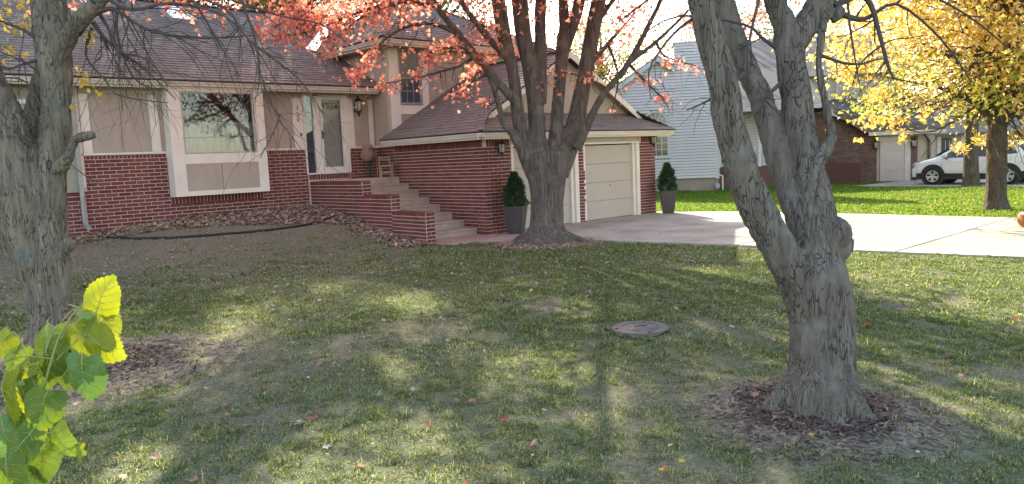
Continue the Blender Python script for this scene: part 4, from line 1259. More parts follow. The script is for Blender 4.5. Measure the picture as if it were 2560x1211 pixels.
MB().prism([tf(uB - 0.7, -0.42, zE + 0.14), tf(uE + 0.3, -0.42, zE + 0.14), tf(uE + 0.3, 4.0, zE + 2.2), tf(upk, 4.0, zE + 2.2), tf(upk, -0.3, zpk + 0.1)], (0, 0, 0.06)).build('garage_roof', mat('dark_grey_shingle', (0.15, 0.135, 0.13), 0.95, (0.105, 0.095, 0.09), 24, bump=0.4, bscale=80), tanh)
MB().prism([tf(upk, -0.32, zpk + 0.12), tf(upk, -0.32, zpk - 0.12), tf(uB + 0.1, -0.32, zE + 0.0), tf(uB + 0.1, -0.32, zE + 0.2)], tuple(tin * 0.05)).build('rake_board', M_TRIM3, tanh)
for (px, py) in ((2188, 365), (2282, 360)):
    u_, z_ = tu(px, py)
    q = tf(u_, 0.0, z_)
    lantern(q[0], q[1], q[2], tanh, nrm=tuple(-tin), s=1.3)
_q = MB().bar(tf(uE - 0.25, -0.05, 0.1), tf(uE - 0.25, -0.05, zE - 0.35), 0.09, 0.07, up=tuple(tin)).bar(tf(uE - 0.25, -0.05, zE - 0.35), tf(uE - 0.6, -0.35, zE), 0.09, 0.07).build('downspout', M_BROWN, tanh)
# upper storey set back: boards, corner posts, small window, roof
sv = 3.2
ua, ub = tu(1985, 250, sv)[0], tu(2262, 250, sv)[0]
zt3, zb3 = tu(2090, 182, sv)[1], 2.2
MB().prism([tf(ua, sv + 0.01, zb3), tf(ub, sv + 0.01, zb3), tf(ub, sv + 0.01, zt3), tf(ua, sv + 0.01, zt3)], tuple(tin * 5)).build('upper_wall', M_TAN3, tanh)
z = zb3
while z < zt3 - 0.05:
    MB().add([tf(ua, sv - 0.022, z), tf(ub, sv - 0.022, z), tf(ub, sv - 0.003, z + 0.2), tf(ua, sv - 0.003, z + 0.2), tf(ua, sv + 0.005, z), tf(ub, sv + 0.005, z)], [(0, 1, 2, 3), (0, 4, 5, 1)]).build('lap_board', M_TAN3, tanh)
    z += 0.2
for px in (2072, 2092, 2240):
    u_ = tu(px, 250, sv)[0]
    MB().prism([tf(u_ - 0.07, sv - 0.05, zb3), tf(u_ + 0.07, sv - 0.05, zb3), tf(u_ + 0.07, sv - 0.05, zt3), tf(u_ - 0.07, sv - 0.05, zt3)], tuple(tin * 0.04)).build('corner_board', M_TRIM3, tanh)
u_, z_ = tu(2120, 285, sv); u2, z2 = tu(2134, 232, sv)
w3 = MB().prism([tf(u_ - 0.1, sv - 0.06, z_ - 0.1), tf(u2 + 0.1, sv - 0.06, z_ - 0.1), tf(u2 + 0.1, sv - 0.06, z2 + 0.1), tf(u_ - 0.1, sv - 0.06, z2 + 0.1)], tuple(tin * 0.04)).build('window', M_TRIM3, tanh)
MB().prism([tf(u_, sv - 0.075, z_), tf(u2, sv - 0.075, z_), tf(u2, sv - 0.075, z2), tf(u_, sv - 0.075, z2)], tuple(tin * 0.014)).build('pane', MATS['dark_glass'], w3)
MB().prism([tf(ua - 4.5, sv - 0.5, zt3 - 0.05), tf(ub + 0.5, sv - 0.5, zt3 - 0.05), tf(ub + 0.5, sv + 5, zt3 + 2.4), tf(ua - 4.5, sv + 5, zt3 + 2.4)], (0, 0, 0.08)).build('roof', M_SH2, tanh)
MB().prism([tf(ua - 4.5, sv - 0.53, zt3 - 0.15), tf(ub + 0.5, sv - 0.53, zt3 - 0.15), tf(ub + 0.5, sv - 0.53, zt3 + 0.06), tf(ua - 4.5, sv - 0.53, zt3 + 0.06)], tuple(tin * 0.08)).build('gutter', M_TRIM3, tanh)
MB().prism([tf(ua - 4.3, sv + 0.3, 0), tf(ua - 0.01, sv + 0.3, 0), tf(ua - 0.01, sv + 0.3, zt3), tf(ua - 4.3, sv + 0.3, zt3)], tuple(tin * 4)).build('side_wall', mat('side_wall_pink', (0.50, 0.42, 0.36), 0.8), tanh)
# low brick garden wall in front of the brick garage
lw = MB().prism([tf(uA - 1.0, -1.2, 0), tf(tu(2150, 450, -1.2)[0], -1.2, 0), tf(tu(2150, 450, -1.2)[0], -1.2, 0.95), tf(uA - 1.0, -1.2, 0.95)], tuple(tin * 0.22)).build('garden_wall', mat('dark_brown_brick', (0.115, 0.05, 0.042), 0.9, (0.08, 0.036, 0.03), 6, stretch=(3, 3, 12), bump=0.25))
tag(lw, 'low dark brown brick wall before the brown brick garage', 'wall')

# ------------------------------------------------------------------ far house behind the car
f0 = on_z(2440, 446, 0.0)
f0 = CPOS * np.array([1, 1, 0]) + (f0 - CPOS) * np.array([1, 1, 0]) * (41.0 / proj(f0)[2])
ff = frame((f0[0], f0[1], 0.0), R_(-55.0))
far = thing('far_house', 'tan house with brown window trim behind the parked car', 'house', tuple(ff(0, 2, 0)))
fin = ff(0, 1, 0) - ff(0, 0, 0)
def fu(px, py, v=0.0):
    o = ff(0, v, 0); e1 = ff(1, v, 0) - o; n = ff(0, v + 1, 0) - o
    d = ray(px, py); t = np.dot(o - CPOS, n) / np.dot(d, n); q = CPOS + d * t
    return float(np.dot(q - o, e1)), float(q[2])
fa_, fb_ = fu(2318, 400)[0], fu(2640, 400)[0]
fz = fu(2430, 332)[1]
MB().prism([ff(fa_, 0.02, 0), ff(fb_, 0.02, 0), ff(fb_, 0.02, fz), ff(fa_, 0.02, fz)], tuple(fin * 8)).build('wall', mat('far_tan', (0.42, 0.34, 0.30), 0.8, (0.37, 0.30, 0.26), 2), far)
MB().prism([ff(fa_ - 0.5, -0.5, fz - 0.1), ff(fb_ + 0.5, -0.5, fz - 0.1), ff(fb_ + 0.5, 4.5, fz + 2.4), ff(fa_ - 0.5, 4.5, fz + 2.4)], (0, 0, 0.1)).build('roof', MATS['dark_grey_shingle'], far)
for (xa, xb, ya, yb) in ((2354, 2378, 392, 345), (2530, 2556, 392, 340)):
    u0_, z0_ = fu(xa, ya); u1_, z1_ = fu(xb, yb)
    w = MB().prism([ff(u0_, -0.06, z0_), ff(u1_, -0.06, z0_), ff(u1_, -0.06, z1_), ff(u0_, -0.06, z1_)], tuple(fin * 0.06)).build('window', M_BROWN, far)
    for s in (0, 1):
        a_ = u0_ + 0.14 + s * ((u1_ - u0_) / 2 - 0.04); b_ = a_ + (u1_ - u0_) / 2 - 0.2
        MB().prism([ff(a_, -0.08, z0_ + 0.14), ff(b_, -0.08, z0_ + 0.14), ff(b_, -0.08, z1_ - 0.12), ff(a_, -0.08, z1_ - 0.12)], tuple(fin * 0.018)).build('pane', mat('pale_blue_glass', (0.35, 0.40, 0.50), 0.1, (0.28, 0.33, 0.42), 2, spec=0.7), w)
for px in (2342, 2400, 2510):
    u0_ = fu(px, 400)[0]
    MB().prism([ff(u0_, -0.03, 0), ff(u0_ + 0.2, -0.03, 0), ff(u0_ + 0.2, -0.03, fz), ff(u0_, -0.03, fz)], tuple(fin * 0.05)).build('trim_board', M_TRIM3, far)

# concrete apron the car stands on
ap = MB().prism([(31.2, 5.0, -0.05), (36.2, 5.0, -0.05), (36.9, 13.2, -0.05), (32.0, 13.6, -0.05)], (0, 0, 0.07)).build('car_apron', M_CONC)
tag(ap, 'pale concrete pad under the parked car', kind='structure')

# ------------------------------------------------------------------ white car, nose towards +Y
CARX, CARY = 32.6, 7.45                   # rear-left corner of the body
M_CARW = mat('car_white', (0.70, 0.69, 0.67), 0.25, (0.68, 0.67, 0.65), 1, spec=0.5, coat=0.6)
M_CARB = mat('car_cladding', (0.03, 0.03, 0.032), 0.6)
M_CARG = mat('car_glass', (0.035, 0.04, 0.04), 0.05, (0.03, 0.034, 0.034), 2, spec=0.8)
M_TYRE = mat('tyre_rubber', (0.018, 0.018, 0.018), 0.8)
M_RIM = mat('alloy_rim', (0.62, 0.62, 0.62), 0.3, metal=0.6)
car = thing('parked_car', 'white compact crossover car parked behind the yellow maple', 'car', (CARX + 0.9, CARY + 2.1, 0.02))
CZ0 = 0.025
def cc(l, w, z): return (CARX + w, CARY + l, CZ0 + z)   # l from tail, w from near side, z up
# side profile: (l, roof height, half width factor)
prof = [(0.00, 0.92, .84), (0.06, 1.05, .90), (0.22, 1.10, .95), (0.30, 1.16, .96), (0.55, 1.47, .97), (0.75, 1.56, .98), (1.2, 1.60, 1), (1.9, 1.605, 1), (2.4, 1.57, 1), (2.75, 1.46, 1), (3.05, 1.28, 1), (3.32, 1.09, .99), (3.6, 1.03, .97), (3.9, 0.95, .93), (4.10, 0.83, .87), (4.20, 0.68, .80), (4.25, 0.45, .76)]
Wd = 1.78
def belt(l): return np.interp(l, [0, 0.3, 1.5, 3.2, 3.9, 4.25], [0.98, 1.08, 1.02, 0.97, 0.90, 0.62])
def secs():
    S = []
    for l, zr, wf in prof:
        hw = Wd / 2 * wf
        bz = min(belt(l), zr - 0.03)
        tum = np.clip((zr - bz) / 0.55, 0, 1) * 0.22
        ring = [(-hw * 0.93, 0.30), (-hw, 0.42), (-hw, 0.70), (-hw * 0.985, bz - 0.06), (-hw * 0.965, bz), (-hw * (0.93 - tum), zr - 0.06 if zr - bz > .1 else bz + .01), (-hw * (0.80 - tum), zr - 0.005)]
        ring = ring + [(0, zr + 0.01)] + [(-a, z) for a, z in ring[::-1]]
        S.append([(l, Wd / 2 + a, z) for a, z in ring])
    return S
S = secs()
body_ = MB()
n_ = len(S[0])
vs = [cc(*q) for s in S for q in s]
fs = []
for i in range(len(S) - 1):
    for j in range(n_ - 1):
        fs.append((i * n_ + j, (i + 1) * n_ + j, (i + 1) * n_ + j + 1, i * n_ + j + 1))
fs.append(tuple(range(n_))); fs.append(tuple((len(S) - 1) * n_ + j for j in range(n_))[::-1])
bo = body_.add(vs, fs).build('body', M_CARW, car, smooth=True)
ss = bo.modifiers.new('sub', 'SUBSURF'); ss.levels = 2; ss.render_levels = 2


def side_w(l, z):
    """near-side surface (distance from the near edge) at length l, height z"""
    hw = np.interp(l, [p[0] for p in prof], [p[2] for p in prof]) * Wd / 2
    zr = np.interp(l, [p[0] for p in prof], [p[1] for p in prof]); bz = min(belt(l), zr - 0.03)
    if z <= bz - 0.06: return Wd / 2 - hw
    tum = np.clip((zr - bz) / 0.55, 0, 1) * 0.22
    f_ = np.interp(z, [bz - 0.06, bz, max(zr - 0.06, bz + 0.02)], [0.985, 0.965, 0.93 - tum])
    return Wd / 2 - hw * f_


def side_panel(poly, name, m, off=0.012, parent=car, sub=6):
    """outline in (l, z) laid on both flanks"""
    out = None
    for side in (0, 1):
        pts = []
        for k in range(len(poly)):
            a, b = poly[k], poly[(k + 1) % len(poly)]
            for t in np.linspace(0, 1, sub)[:-1]:
                pts.append((a[0] + (b[0] - a[0]) * t, a[1] + (b[1] - a[1]) * t))
        c = np.mean(pts, axis=0)
        v = []
        for (l, z) in pts + [tuple(c)]:
            w = side_w(l, z) - off
            v.append(cc(l, w if side == 0 else Wd - w, z))
        n = len(pts)
        o = MB().add(v, [(k, (k + 1) % n, n) for k in range(n)]).build(name, m, parent, smooth=True)
        out = out or o
    return out


side_panel([(2.02, 1.05), (2.02, 1.47), (2.40, 1.46), (2.72, 1.34), (3.10, 1.06)], 'front_side_window', M_CARG)
side_panel([(0.98, 1.10), (0.92, 1.46), (1.2, 1.49), (1.96, 1.48), (1.96, 1.06)], 'rear_side_window', M_CARG)
side_panel([(0.52, 1.16), (0.62, 1.36), (0.85, 1.44), (0.90, 1.13)], 'quarter_window', M_CARG)
MB().prism([cc(0.16, 0.26, 1.12), cc(0.16, Wd - 0.26, 1.12), cc(0.50, Wd - 0.36, 1.46), cc(0.50, 0.36, 1.46)], (0, -0.03, 0.02)).build('rear_window', M_CARG, car)
MB().prism([cc(2.72, 0.32, 1.50), cc(2.72, Wd - 0.32, 1.50), cc(3.34, Wd - 0.2, 1.12), cc(3.34, 0.2, 1.12)], (0, 0.02, 0.03)).build('windscreen', M_CARG, car)
MB().prism([cc(0.36, 0.36, 1.545), cc(0.36, Wd - 0.36, 1.545), cc(0.75, Wd - 0.34, 1.60), cc(0.75, 0.34, 1.60)], (0, 0, 0.03)).build('roof_spoiler', M_CARW, car)
# doors seams, cladding, handles
for l in (1.0, 1.99, 3.05):
    side_panel([(l - 0.008, 0.48), (l + 0.008, 0.48), (l + 0.008, 1.02), (l - 0.008, 1.02)], 'door_seam', M_CARB, 0.006, sub=3)
for l in (1.12, 2.12):
    side_panel([(l, 0.89), (l + 0.18, 0.89), (l + 0.18, 0.925), (l, 0.925)], 'door_handle', M_CARW, 0.035, sub=3)
side_panel([(0.20, 0.20), (4.0, 0.22), (4.0, 0.46), (3.3, 0.45), (1.2, 0.42), (0.20, 0.50)], 'sill_cladding', M_CARB, 0.018, sub=10)
MB().box(CARX + 0.10, CARX + Wd - 0.10, CARY - 0.02, CARY + 0.30, CZ0 + 0.26, CZ0 + 0.56).build('rear_bumper', M_CARB, car, bevel=0.04)
MB().box(CARX + 0.25, CARX + Wd - 0.25, CARY + 3.9, CARY + 4.24, CZ0 + 0.20, CZ0 + 0.38).build('front_bumper', M_CARB, car, bevel=0.04)
for side in (0, 1):
    w0 = 0.0 if side == 0 else Wd
    sg = 1 if side == 0 else -1
    MB().tube([cc(0.09, w0 + sg * 0.06, 0.88), cc(0.22, w0 + sg * 0.02, 0.88)], [0.11, 0.10], 10).build('tail_light', mat('tail_red', (0.45, 0.03, 0.03), 0.2, spec=0.6), car)
    MB().tube([cc(4.02, w0 + sg * 0.20, 0.78), cc(4.14, w0 + sg * 0.24, 0.76)], [0.12, 0.10], 12).build('headlight', mat('headlight_glass', (0.42, 0.46, 0.5), 0.08, spec=0.9), car)
    MB().tube([cc(4.12, w0 + sg * 0.28, 0.52), cc(4.20, w0 + sg * 0.30, 0.52)], [0.07, 0.06], 10).build('fog_light', M_CARG, car)
    mi = MB().tube([cc(2.86, w0 - sg * 0.20, 1.14), cc(2.92, w0 - sg * 0.12, 1.14), cc(2.90, w0 - sg * 0.03, 1.13)], [0.09, 0.10, 0.07], 10).build('mirror', M_CARW, car, smooth=True)
    MB().bar(cc(2.9, w0 - sg * 0.1, 1.05), cc(2.9, w0 + sg * 0.06, 1.02), 0.05, 0.05).build('mirror_arm', M_CARB, mi)
    for l in (0.80, 3.37):
        # dark wheel arch, tyre, rim with spokes
        MB().tube([cc(l, w0 - sg * 0.012, 0.37), cc(l, w0 + sg * 0.25, 0.37)], 0.44, 28).build('wheel_arch', M_CARB, car)
        c = cc(l, w0 + sg * 0.08, 0.335)
        ty = MB()
        prof_t = [(0.225, -0.11), (0.30, -0.118), (0.33, -0.09), (0.335, 0.0), (0.33, 0.09), (0.225, 0.10)]
        o_ = len(ty.v)
        NT = 28
        for r, x in prof_t:
            for i in range(NT):
                a = 2 * math.pi * i / NT
                ty.v.append((c[0] + sg * x, c[1] + r * math.cos(a), c[2] + r * math.sin(a)))
        for k in range(len(prof_t) - 1):
            for i in range(NT):
                ty.f.append((k * NT + i, k * NT + (i + 1) % NT, (k + 1) * NT + (i + 1) % NT, (k + 1) * NT + i)); ty.m.append(0)
        wh = ty.build('wheel', M_TYRE, car, smooth=True)
        rm = MB().tube([(c[0] - sg * 0.05, c[1], c[2]), (c[0] - sg * 0.02, c[1], c[2])], 0.225, 24).build('rim_well', M_CARB, wh)
        sp = MB().tube([(c[0] - sg * 0.10, c[1], c[2]), (c[0] - sg * 0.05, c[1], c[2])], 0.05, 10)
        for k in range(10):
            a = 2 * math.pi * k / 10 + (0.12 if k % 2 else -0.12)
            sp.bar((c[0] - sg * 0.085, c[1] + 0.04 * math.cos(a), c[2] + 0.04 * math.sin(a)), (c[0] - sg * 0.10, c[1] + 0.22 * math.cos(a), c[2] + 0.22 * math.sin(a)), 0.035, 0.03, up=(1, 0, 0), w2=0.05)
        for k in range(24):
            a, b = 2 * math.pi * k / 24, 2 * math.pi * (k + 1) / 24
            sp.bar((c[0] - sg * 0.105, c[1] + 0.222 * math.cos(a), c[2] + 0.222 * math.sin(a)), (c[0] - sg * 0.105, c[1] + 0.222 * math.cos(b), c[2] + 0.222 * math.sin(b)), 0.02, 0.02, up=(1, 0, 0))
        sp.build('rim', M_RIM, wh)

# ------------------------------------------------------------------ bark and organic trunks
def bark_material(name, c_hi, c_lo, c_crack, vs=9.0, zs=0.28, strength=0.8, lichen=None):
    m = bpy.data.materials.new(name); m.use_nodes = True
    nt = m.node_tree; L = nt.links.new
    b = nt.nodes['Principled BSDF']; b.inputs['Roughness'].default_value = 0.95; b.inputs['Specular IOR Level'].default_value = 0.12
    tc = nd(nt, 'ShaderNodeTexCoord'); mp = nd(nt, 'ShaderNodeMapping'); mp.inputs['Scale'].default_value = (1, 1, zs)
    L(tc.outputs['Object'], mp.inputs[0])
    wn = nd(nt, 'ShaderNodeTexNoise'); wn.inputs['Scale'].default_value = vs * 0.35; L(mp.outputs[0], wn.inputs['Vector'])
    av = nd(nt, 'ShaderNodeMix', data_type='VECTOR'); av.inputs[0].default_value = 0.34
    L(mp.outputs[0], av.inputs[4]); L(wn.outputs['Color'], av.inputs[5])
    vo = nd(nt, 'ShaderNodeTexVoronoi', feature='DISTANCE_TO_EDGE'); vo.inputs['Scale'].default_value = vs
    L(av.outputs[1], vo.inputs['Vector'])
    n1 = nd(nt, 'ShaderNodeTexNoise'); n1.inputs['Scale'].default_value = vs * 0.7; n1.inputs['Detail'].default_value = 8; L(mp.outputs[0], n1.inputs['Vector'])
    r1 = nd(nt, 'ShaderNodeValToRGB'); r1.color_ramp.elements[0].position = 0.32; r1.color_ramp.elements[1].position = 0.68
    r1.color_ramp.elements[0].color = (*c_lo, 1); r1.color_ramp.elements[1].color = (*c_hi, 1); L(n1.outputs[0], r1.inputs[0])
    col = r1.outputs[0]
    if lichen:
        n3 = nd(nt, 'ShaderNodeTexNoise'); n3.inputs['Scale'].default_value = 3.5; n3.inputs['Detail'].default_value = 8; L(tc.outputs['Object'], n3.inputs['Vector'])
        r3 = nd(nt, 'ShaderNodeValToRGB'); r3.color_ramp.elements[0].position = 0.56; r3.color_ramp.elements[1].position = 0.68; L(n3.outputs[0], r3.inputs[0])
        mx = nd(nt, 'ShaderNodeMix', data_type='RGBA'); L(r3.outputs[0], mx.inputs[0]); L(col, mx.inputs[6]); mx.inputs[7].default_value = (*lichen, 1)
        col = mx.outputs[2]
    r2 = nd(nt, 'ShaderNodeValToRGB'); r2.color_ramp.elements[0].position = 0.0; r2.color_ramp.elements[1].position = 0.06
    L(vo.outputs['Distance'], r2.inputs[0])
    n4 = nd(nt, 'ShaderNodeTexNoise'); n4.inputs['Scale'].default_value = 4.0; L(tc.outputs['Object'], n4.inputs['Vector'])
    r4 = nd(nt, 'ShaderNodeValToRGB'); r4.color_ramp.elements[0].position = 0.46; r4.color_ramp.elements[1].position = 0.62; L(n4.outputs[0], r4.inputs[0])
    mm = nd(nt, 'ShaderNodeMath', operation='MAXIMUM'); L(r2.outputs[0], mm.inputs[0]); L(r4.outputs[0], mm.inputs[1])
    m2 = nd(nt, 'ShaderNodeMix', data_type='RGBA'); L(mm.outputs[0], m2.inputs[0]); m2.inputs[6].default_value = (*c_crack, 1); L(col, m2.inputs[7])
    L(m2.outputs[2], b.inputs['Base Color'])
    ad = nd(nt, 'ShaderNodeMath', operation='MULTIPLY_ADD'); L(n1.outputs[0], ad.inputs[0]); ad.inputs[1].default_value = 0.5; L(mm.outputs[0], ad.inputs[2])
    n5 = nd(nt, 'ShaderNodeTexNoise'); n5.inputs['Scale'].default_value = vs * 4; n5.inputs['Detail'].default_value = 10; n5.inputs['Roughness'].default_value = 0.7; L(mp.outputs[0], n5.inputs['Vector'])
    a5 = nd(nt, 'ShaderNodeMath', operation='MULTIPLY_ADD'); L(n5.outputs[0], a5.inputs[0]); a5.inputs[1].default_value = 0.9; L(ad.outputs[0], a5.inputs[2])
    bp = nd(nt, 'ShaderNodeBump'); bp.inputs['Strength'].default_value = strength; bp.inputs['Distance'].default_value = 0.025
    L(a5.outputs[0], bp.inputs['Height']); L(bp.outputs[0], b.inputs['Normal'])
    return m


def organic(name, tubes, voxel, m, parent, rough_amp=0.01, freq=(16, 16, 4), smooth=6, seed=1, ridge=0.6):
    """closed tubes fused into one skin, smoothed at the forks and roughened like bark"""
    mb = MB()
    for pts, rad in tubes:
        mb.tube(pts, rad, 14)
    me = bpy.data.meshes.new('tmp'); me.from_pydata(mb.v, [], mb.f); me.update()
    ob = bpy.data.objects.new('tmp', me); COL.objects.link(ob)
    r = ob.modifiers.new('r', 'REMESH'); r.mode = 'VOXEL'; r.voxel_size = voxel
    s = ob.modifiers.new('s', 'SMOOTH'); s.iterations = smooth; s.factor = 0.5
    dg = bpy.context.evaluated_depsgraph_get()
    ev = ob.evaluated_get(dg)
    me2 = bpy.data.meshes.new_from_object(ev)
    bpy.data.objects.remove(ob); bpy.data.meshes.remove(me)
    n = len(me2.vertices)
    co = np.empty(n * 3, np.float32); me2.vertices.foreach_get('co', co); co = co.reshape(-1, 3).astype(float)
    no = np.empty(n * 3, np.float32); me2.vertices.foreach_get('normal', no); no = no.reshape(-1, 3).astype(float)
    q = co * np.array(freq)
    q = q + 0.8 * (np.stack([vnoise(co * 5 + 7, seed + 8), vnoise(co * 5 + 13, seed + 9), vnoise(co * 5 + 29, seed + 10)], 1) - 0.5)
    rn = 1 - np.abs(2 * vnoise(q, seed) - 1)
    r2 = 1 - np.abs(2 * vnoise(q * 2.1, seed + 3) - 1)
    big = fbm(co * np.array([4, 4, 1.5]), 3, seed + 5) - 0.45
    disp = rough_amp * (-(rn ** 3) * 1.6 * ridge - (r2 ** 3) * 0.8 * ridge + 1.5 * big + 0.5)
    co = co + no * disp[:, None]
    me2.vertices.foreach_set('co', co.astype(np.float32).ravel())
    me2.polygons.foreach_set('use_smooth', np.ones(len(me2.polygons), bool))
    me2.materials.clear(); me2.materials.append(m)
    me2.update(); me2.name = name
    return link(name, me2, parent)


def pxl(lst, D, sub=4):
    """[(px, py, width_px, depth offset)] -> 3-D points and radii at distance D, Catmull-Rom smoothed"""
    P = np.array([list(at_d(a, b, D + o)) + [w * (D + o) / F_PX / 2] for a, b, w, o in lst])
    out = []
    n = len(P)
    for i in range(n - 1):
        p0, p1, p2, p3 = P[max(i - 1, 0)], P[i], P[i + 1], P[min(i + 2, n - 1)]
        for t in np.linspace(0, 1, sub + 1)[:-1]:
            out.append(0.5 * ((2 * p1) + (-p0 + p2) * t + (2 * p0 - 5 * p1 + 4 * p2 - p3) * t ** 2 + (-p0 + 3 * p1 - 3 * p2 + p3) * t ** 3))
    out.append(P[-1])
    out = np.array(out)
    return out[:, :3], np.maximum(out[:, 3], 0.0015)


def grow(mb, p, d, length, r, level, g, droop=0.15, wig=0.35, kids=3, tips=None, n=5, spread=0.9, shrink=0.6):
    """recursive twig: wandering tapered polyline with side shoots"""
    p = np.array(p, float); d = unit(np.array(d, float))
    k = max(4, int(length / 0.12)) if level > 0 else max(3, int(length / 0.10))
    k = min(k, 9)
    pts, rad = [p.copy()], [r]
    for i in range(k):
        d = unit(d + g.normal(size=3) * wig * 0.5 + np.array([0, 0, -droop * 0.3]))
        p = p + d * length / k
        pts.append(p.copy()); rad.append(max(0.0016, r * (1 - 0.75 * (i + 1) / k)))
        if tips is not None and (level == 0):
            tips.append((p.copy(), d.copy()))
        if level > 0 and i >= 1 and g.random() < kids / k:
            sd = unit(d + g.normal(size=3) * spread)
            grow(mb, p, sd, length * shrink * g.uniform(0.6, 1.1), rad[-1] * 0.65, level - 1, g, droop, wig, kids, tips, n, spread, shrink)
    mb.tube(pts, rad, n if r > 0.012 else 4 if r > 0.004 else 3, cap=False)
    return pts[-1]


MAPLE = [(-90, .12), (-45, .34), (-8, .66), (18, .42), (47, .95), (66, .5), (90, 1.08), (114, .5), (133, .95), (162, .42), (188, .66), (225, .34)]
STAR6 = [(-90, .2), (-20, .8), (35, .55), (90, 1.1), (145, .55), (200, .8)]
OVAL = [(-90, .9), (0, .55), (90, .9), (180, .55)]


def leaves(C, size, tmpl, g, hang=0.6, curl=0.35, N=None):
    """leaf blades at C; N optional normals; returns V, F"""
    C = np.asarray(C, float); n = len(C)
    if N is None:
        N = unit(g.normal(size=(n, 3)))
    T = unit(g.normal(size=(n, 3)) * (1 - hang) + np.array([0, 0, -1.0]) * hang)
    T = unit(T - N * np.sum(T * N, 1, keepdims=True)); B = np.cross(N, T)
    k = len(tmpl)
    a = np.radians([t[0] for t in tmpl]); r = np.array([t[1] for t in tmpl])
    ux, uy = np.cos(a) * r, np.sin(a) * r
    size = np.broadcast_to(np.asarray(size, float), (n,))[:, None, None]
    cz = -curl * r ** 2 * g.uniform(-0.3, 1.0, size=(n, 1))
    P = C[:, None, :] + size * 0.5 * (B[:, None, :] * ux[None, :, None] + T[:, None, :] * uy[None, :, None] + N[:, None, :] * cz[:, :, None])
    V = np.concatenate([C[:, None, :], P], 1).reshape(-1, 3)
    base = (np.arange(n) * (k + 1))[:, None]
    i = np.arange(k)[None, :]
    F = np.stack([np.broadcast_to(base, (n, k)), base + 1 + i, base + 1 + (i + 1) % k], 2).reshape(-1, 3)
    return V, F


# openings cut along sun rays to place sun patches on lawn and lower leaves
_SV = np.array(_sdir)
GAPS = [(on_z(px, py, 0.02), r) for px, py, r in ((560, 712, .42), (630, 700, .34), (820, 718, .26), (1035, 752, .36), (1555, 660, .36), (1440, 768, .24), (600, 790, .34), (340, 1160, .22), (1760, 672, .34), (1000, 900, .16),
                                                   (2250, 690, .8), (2400, 690, 1.0), (2500, 720, 1.0), (2350, 745, .6), (2520, 800, .6), (2180, 655, .6), (2480, 1030, .3))]
GAPS += [(np.array(q), r) for q, r in (((6.6, 11.5, 4.6), .6), ((8.6, 11.8, 4.6), .5))]


def sunlit_gap(C):
    C = np.asarray(C, float); m = np.zeros(len(C), bool)
    for q, r in GAPS:
        w = C - q
        d = np.linalg.norm(np.cross(w, _SV), axis=1)
        m |= (d < r * (0.75 + 0.5 * vnoise(C * 1.3, 3))) & (w @ _SV > 1.0)
    return m


M_BARKR = bark_material('grey_bark', (0.265, 0.21, 0.168), (0.17, 0.133, 0.106), (0.10, 0.08, 0.067), 26, 0.15, 0.9, (0.265, 0.225, 0.192))
M_BARKL = bark_material('olive_bark', (0.30, 0.24, 0.175), (0.17, 0.134, 0.098), (0.075, 0.058, 0.045), 24, 0.13, 0.8, (0.19, 0.17, 0.135))
M_BARKM = bark_material('maple_bark', (0.205, 0.165, 0.14), (0.11, 0.087, 0.075), (0.065, 0.05, 0.043), 26, 0.06, 0.8, (0.165, 0.15, 0.118))
M_BARKY = bark_material('brown_bark', (0.15, 0.115, 0.08), (0.09, 0.07, 0.05), (0.05, 0.038, 0.028), 24, 0.12, 0.7)
M_TWIG = mat('twig', (0.12, 0.085, 0.07), 0.85, (0.07, 0.05, 0.045), 6)

# ------------------------------------------------------------------ right-hand near tree
D = 5.09
b = on_z(2048, 1036)
rt = thing('near_tree', 'big grey barked tree with three leaning stems and a burl at right', 'tree', (b[0], b[1], gh(b[0], b[1])))
tubes = [
    pxl([(2046, 1075, 290, 0), (2048, 1040, 215, 0), (2050, 990, 182, 0), (2056, 900, 158, 0), (2054, 800, 158, 0), (2042, 720, 162, 0), (2030, 650, 150, 0), (2034, 570, 118, 0), (2030, 500, 102, 0), (2024, 440, 84, .02), (2003, 350, 76, .05), (1990, 250, 76, .08), (1976, 150, 74, .1), (1968, 70, 74, .12)], D),
    pxl([(2030, 780, 120, -.03), (1998, 710, 100, -.06), (1958, 640, 92, -.10), (1908, 550, 88, -.15), (1862, 450, 84, -.2), (1827, 320, 78, -.25), (1806, 200, 76, -.3), (1775, 90, 68, -.32), (1752, 0, 64, -.34), (1715, -160, 58, -.36), (1680, -380, 46, -.4)], D),
    pxl([(2036, 690, 100, .0), (2002, 560, 72, .02), (1963, 450, 64, .05), (1932, 350, 62, .08), (1903, 250, 62, .12), (1858, 150, 54, .15), (1822, 50, 54, .18), (1800, -60, 50, .2), (1790, -300, 40, .3)], D),
    pxl([(1968, 75, 66, .12), (1952, 40, 58, .1), (1937, -10, 56, .08), (1915, -150, 50, .05), (1900, -380, 38, 0)], D),
    pxl([(1985, 110, 66, .1), (2020, 55, 64, .12), (2055, -5, 66, .15), (2100, -110, 58, .2), (2160, -330, 44, .3)], D),
    pxl([(2020, 440, 50, -.02), (2046, 400, 40, -.03), (2072, 362, 34, -.03), (2078, 330, 26, -.02), (2064, 260, 20, 0), (2048, 170, 18, .02), (2054, 80, 18, .05), (2072, 20, 18, .08), (2080, -60, 14, .1)], D),
    pxl([(2050, 640, 70, -.02), (2072, 600, 84, -.04), (2096, 572, 88, -.06), (2108, 560, 56, -.06)], D),
    pxl([(2060, 660, 60, -.02), (2100, 620, 62, -.03), (2116, 592, 40, -.03)], D),
    pxl([(2075, 45, 34, .1), (2096, 34, 30, .08), (2104, 20, 24, .08)], D),
]
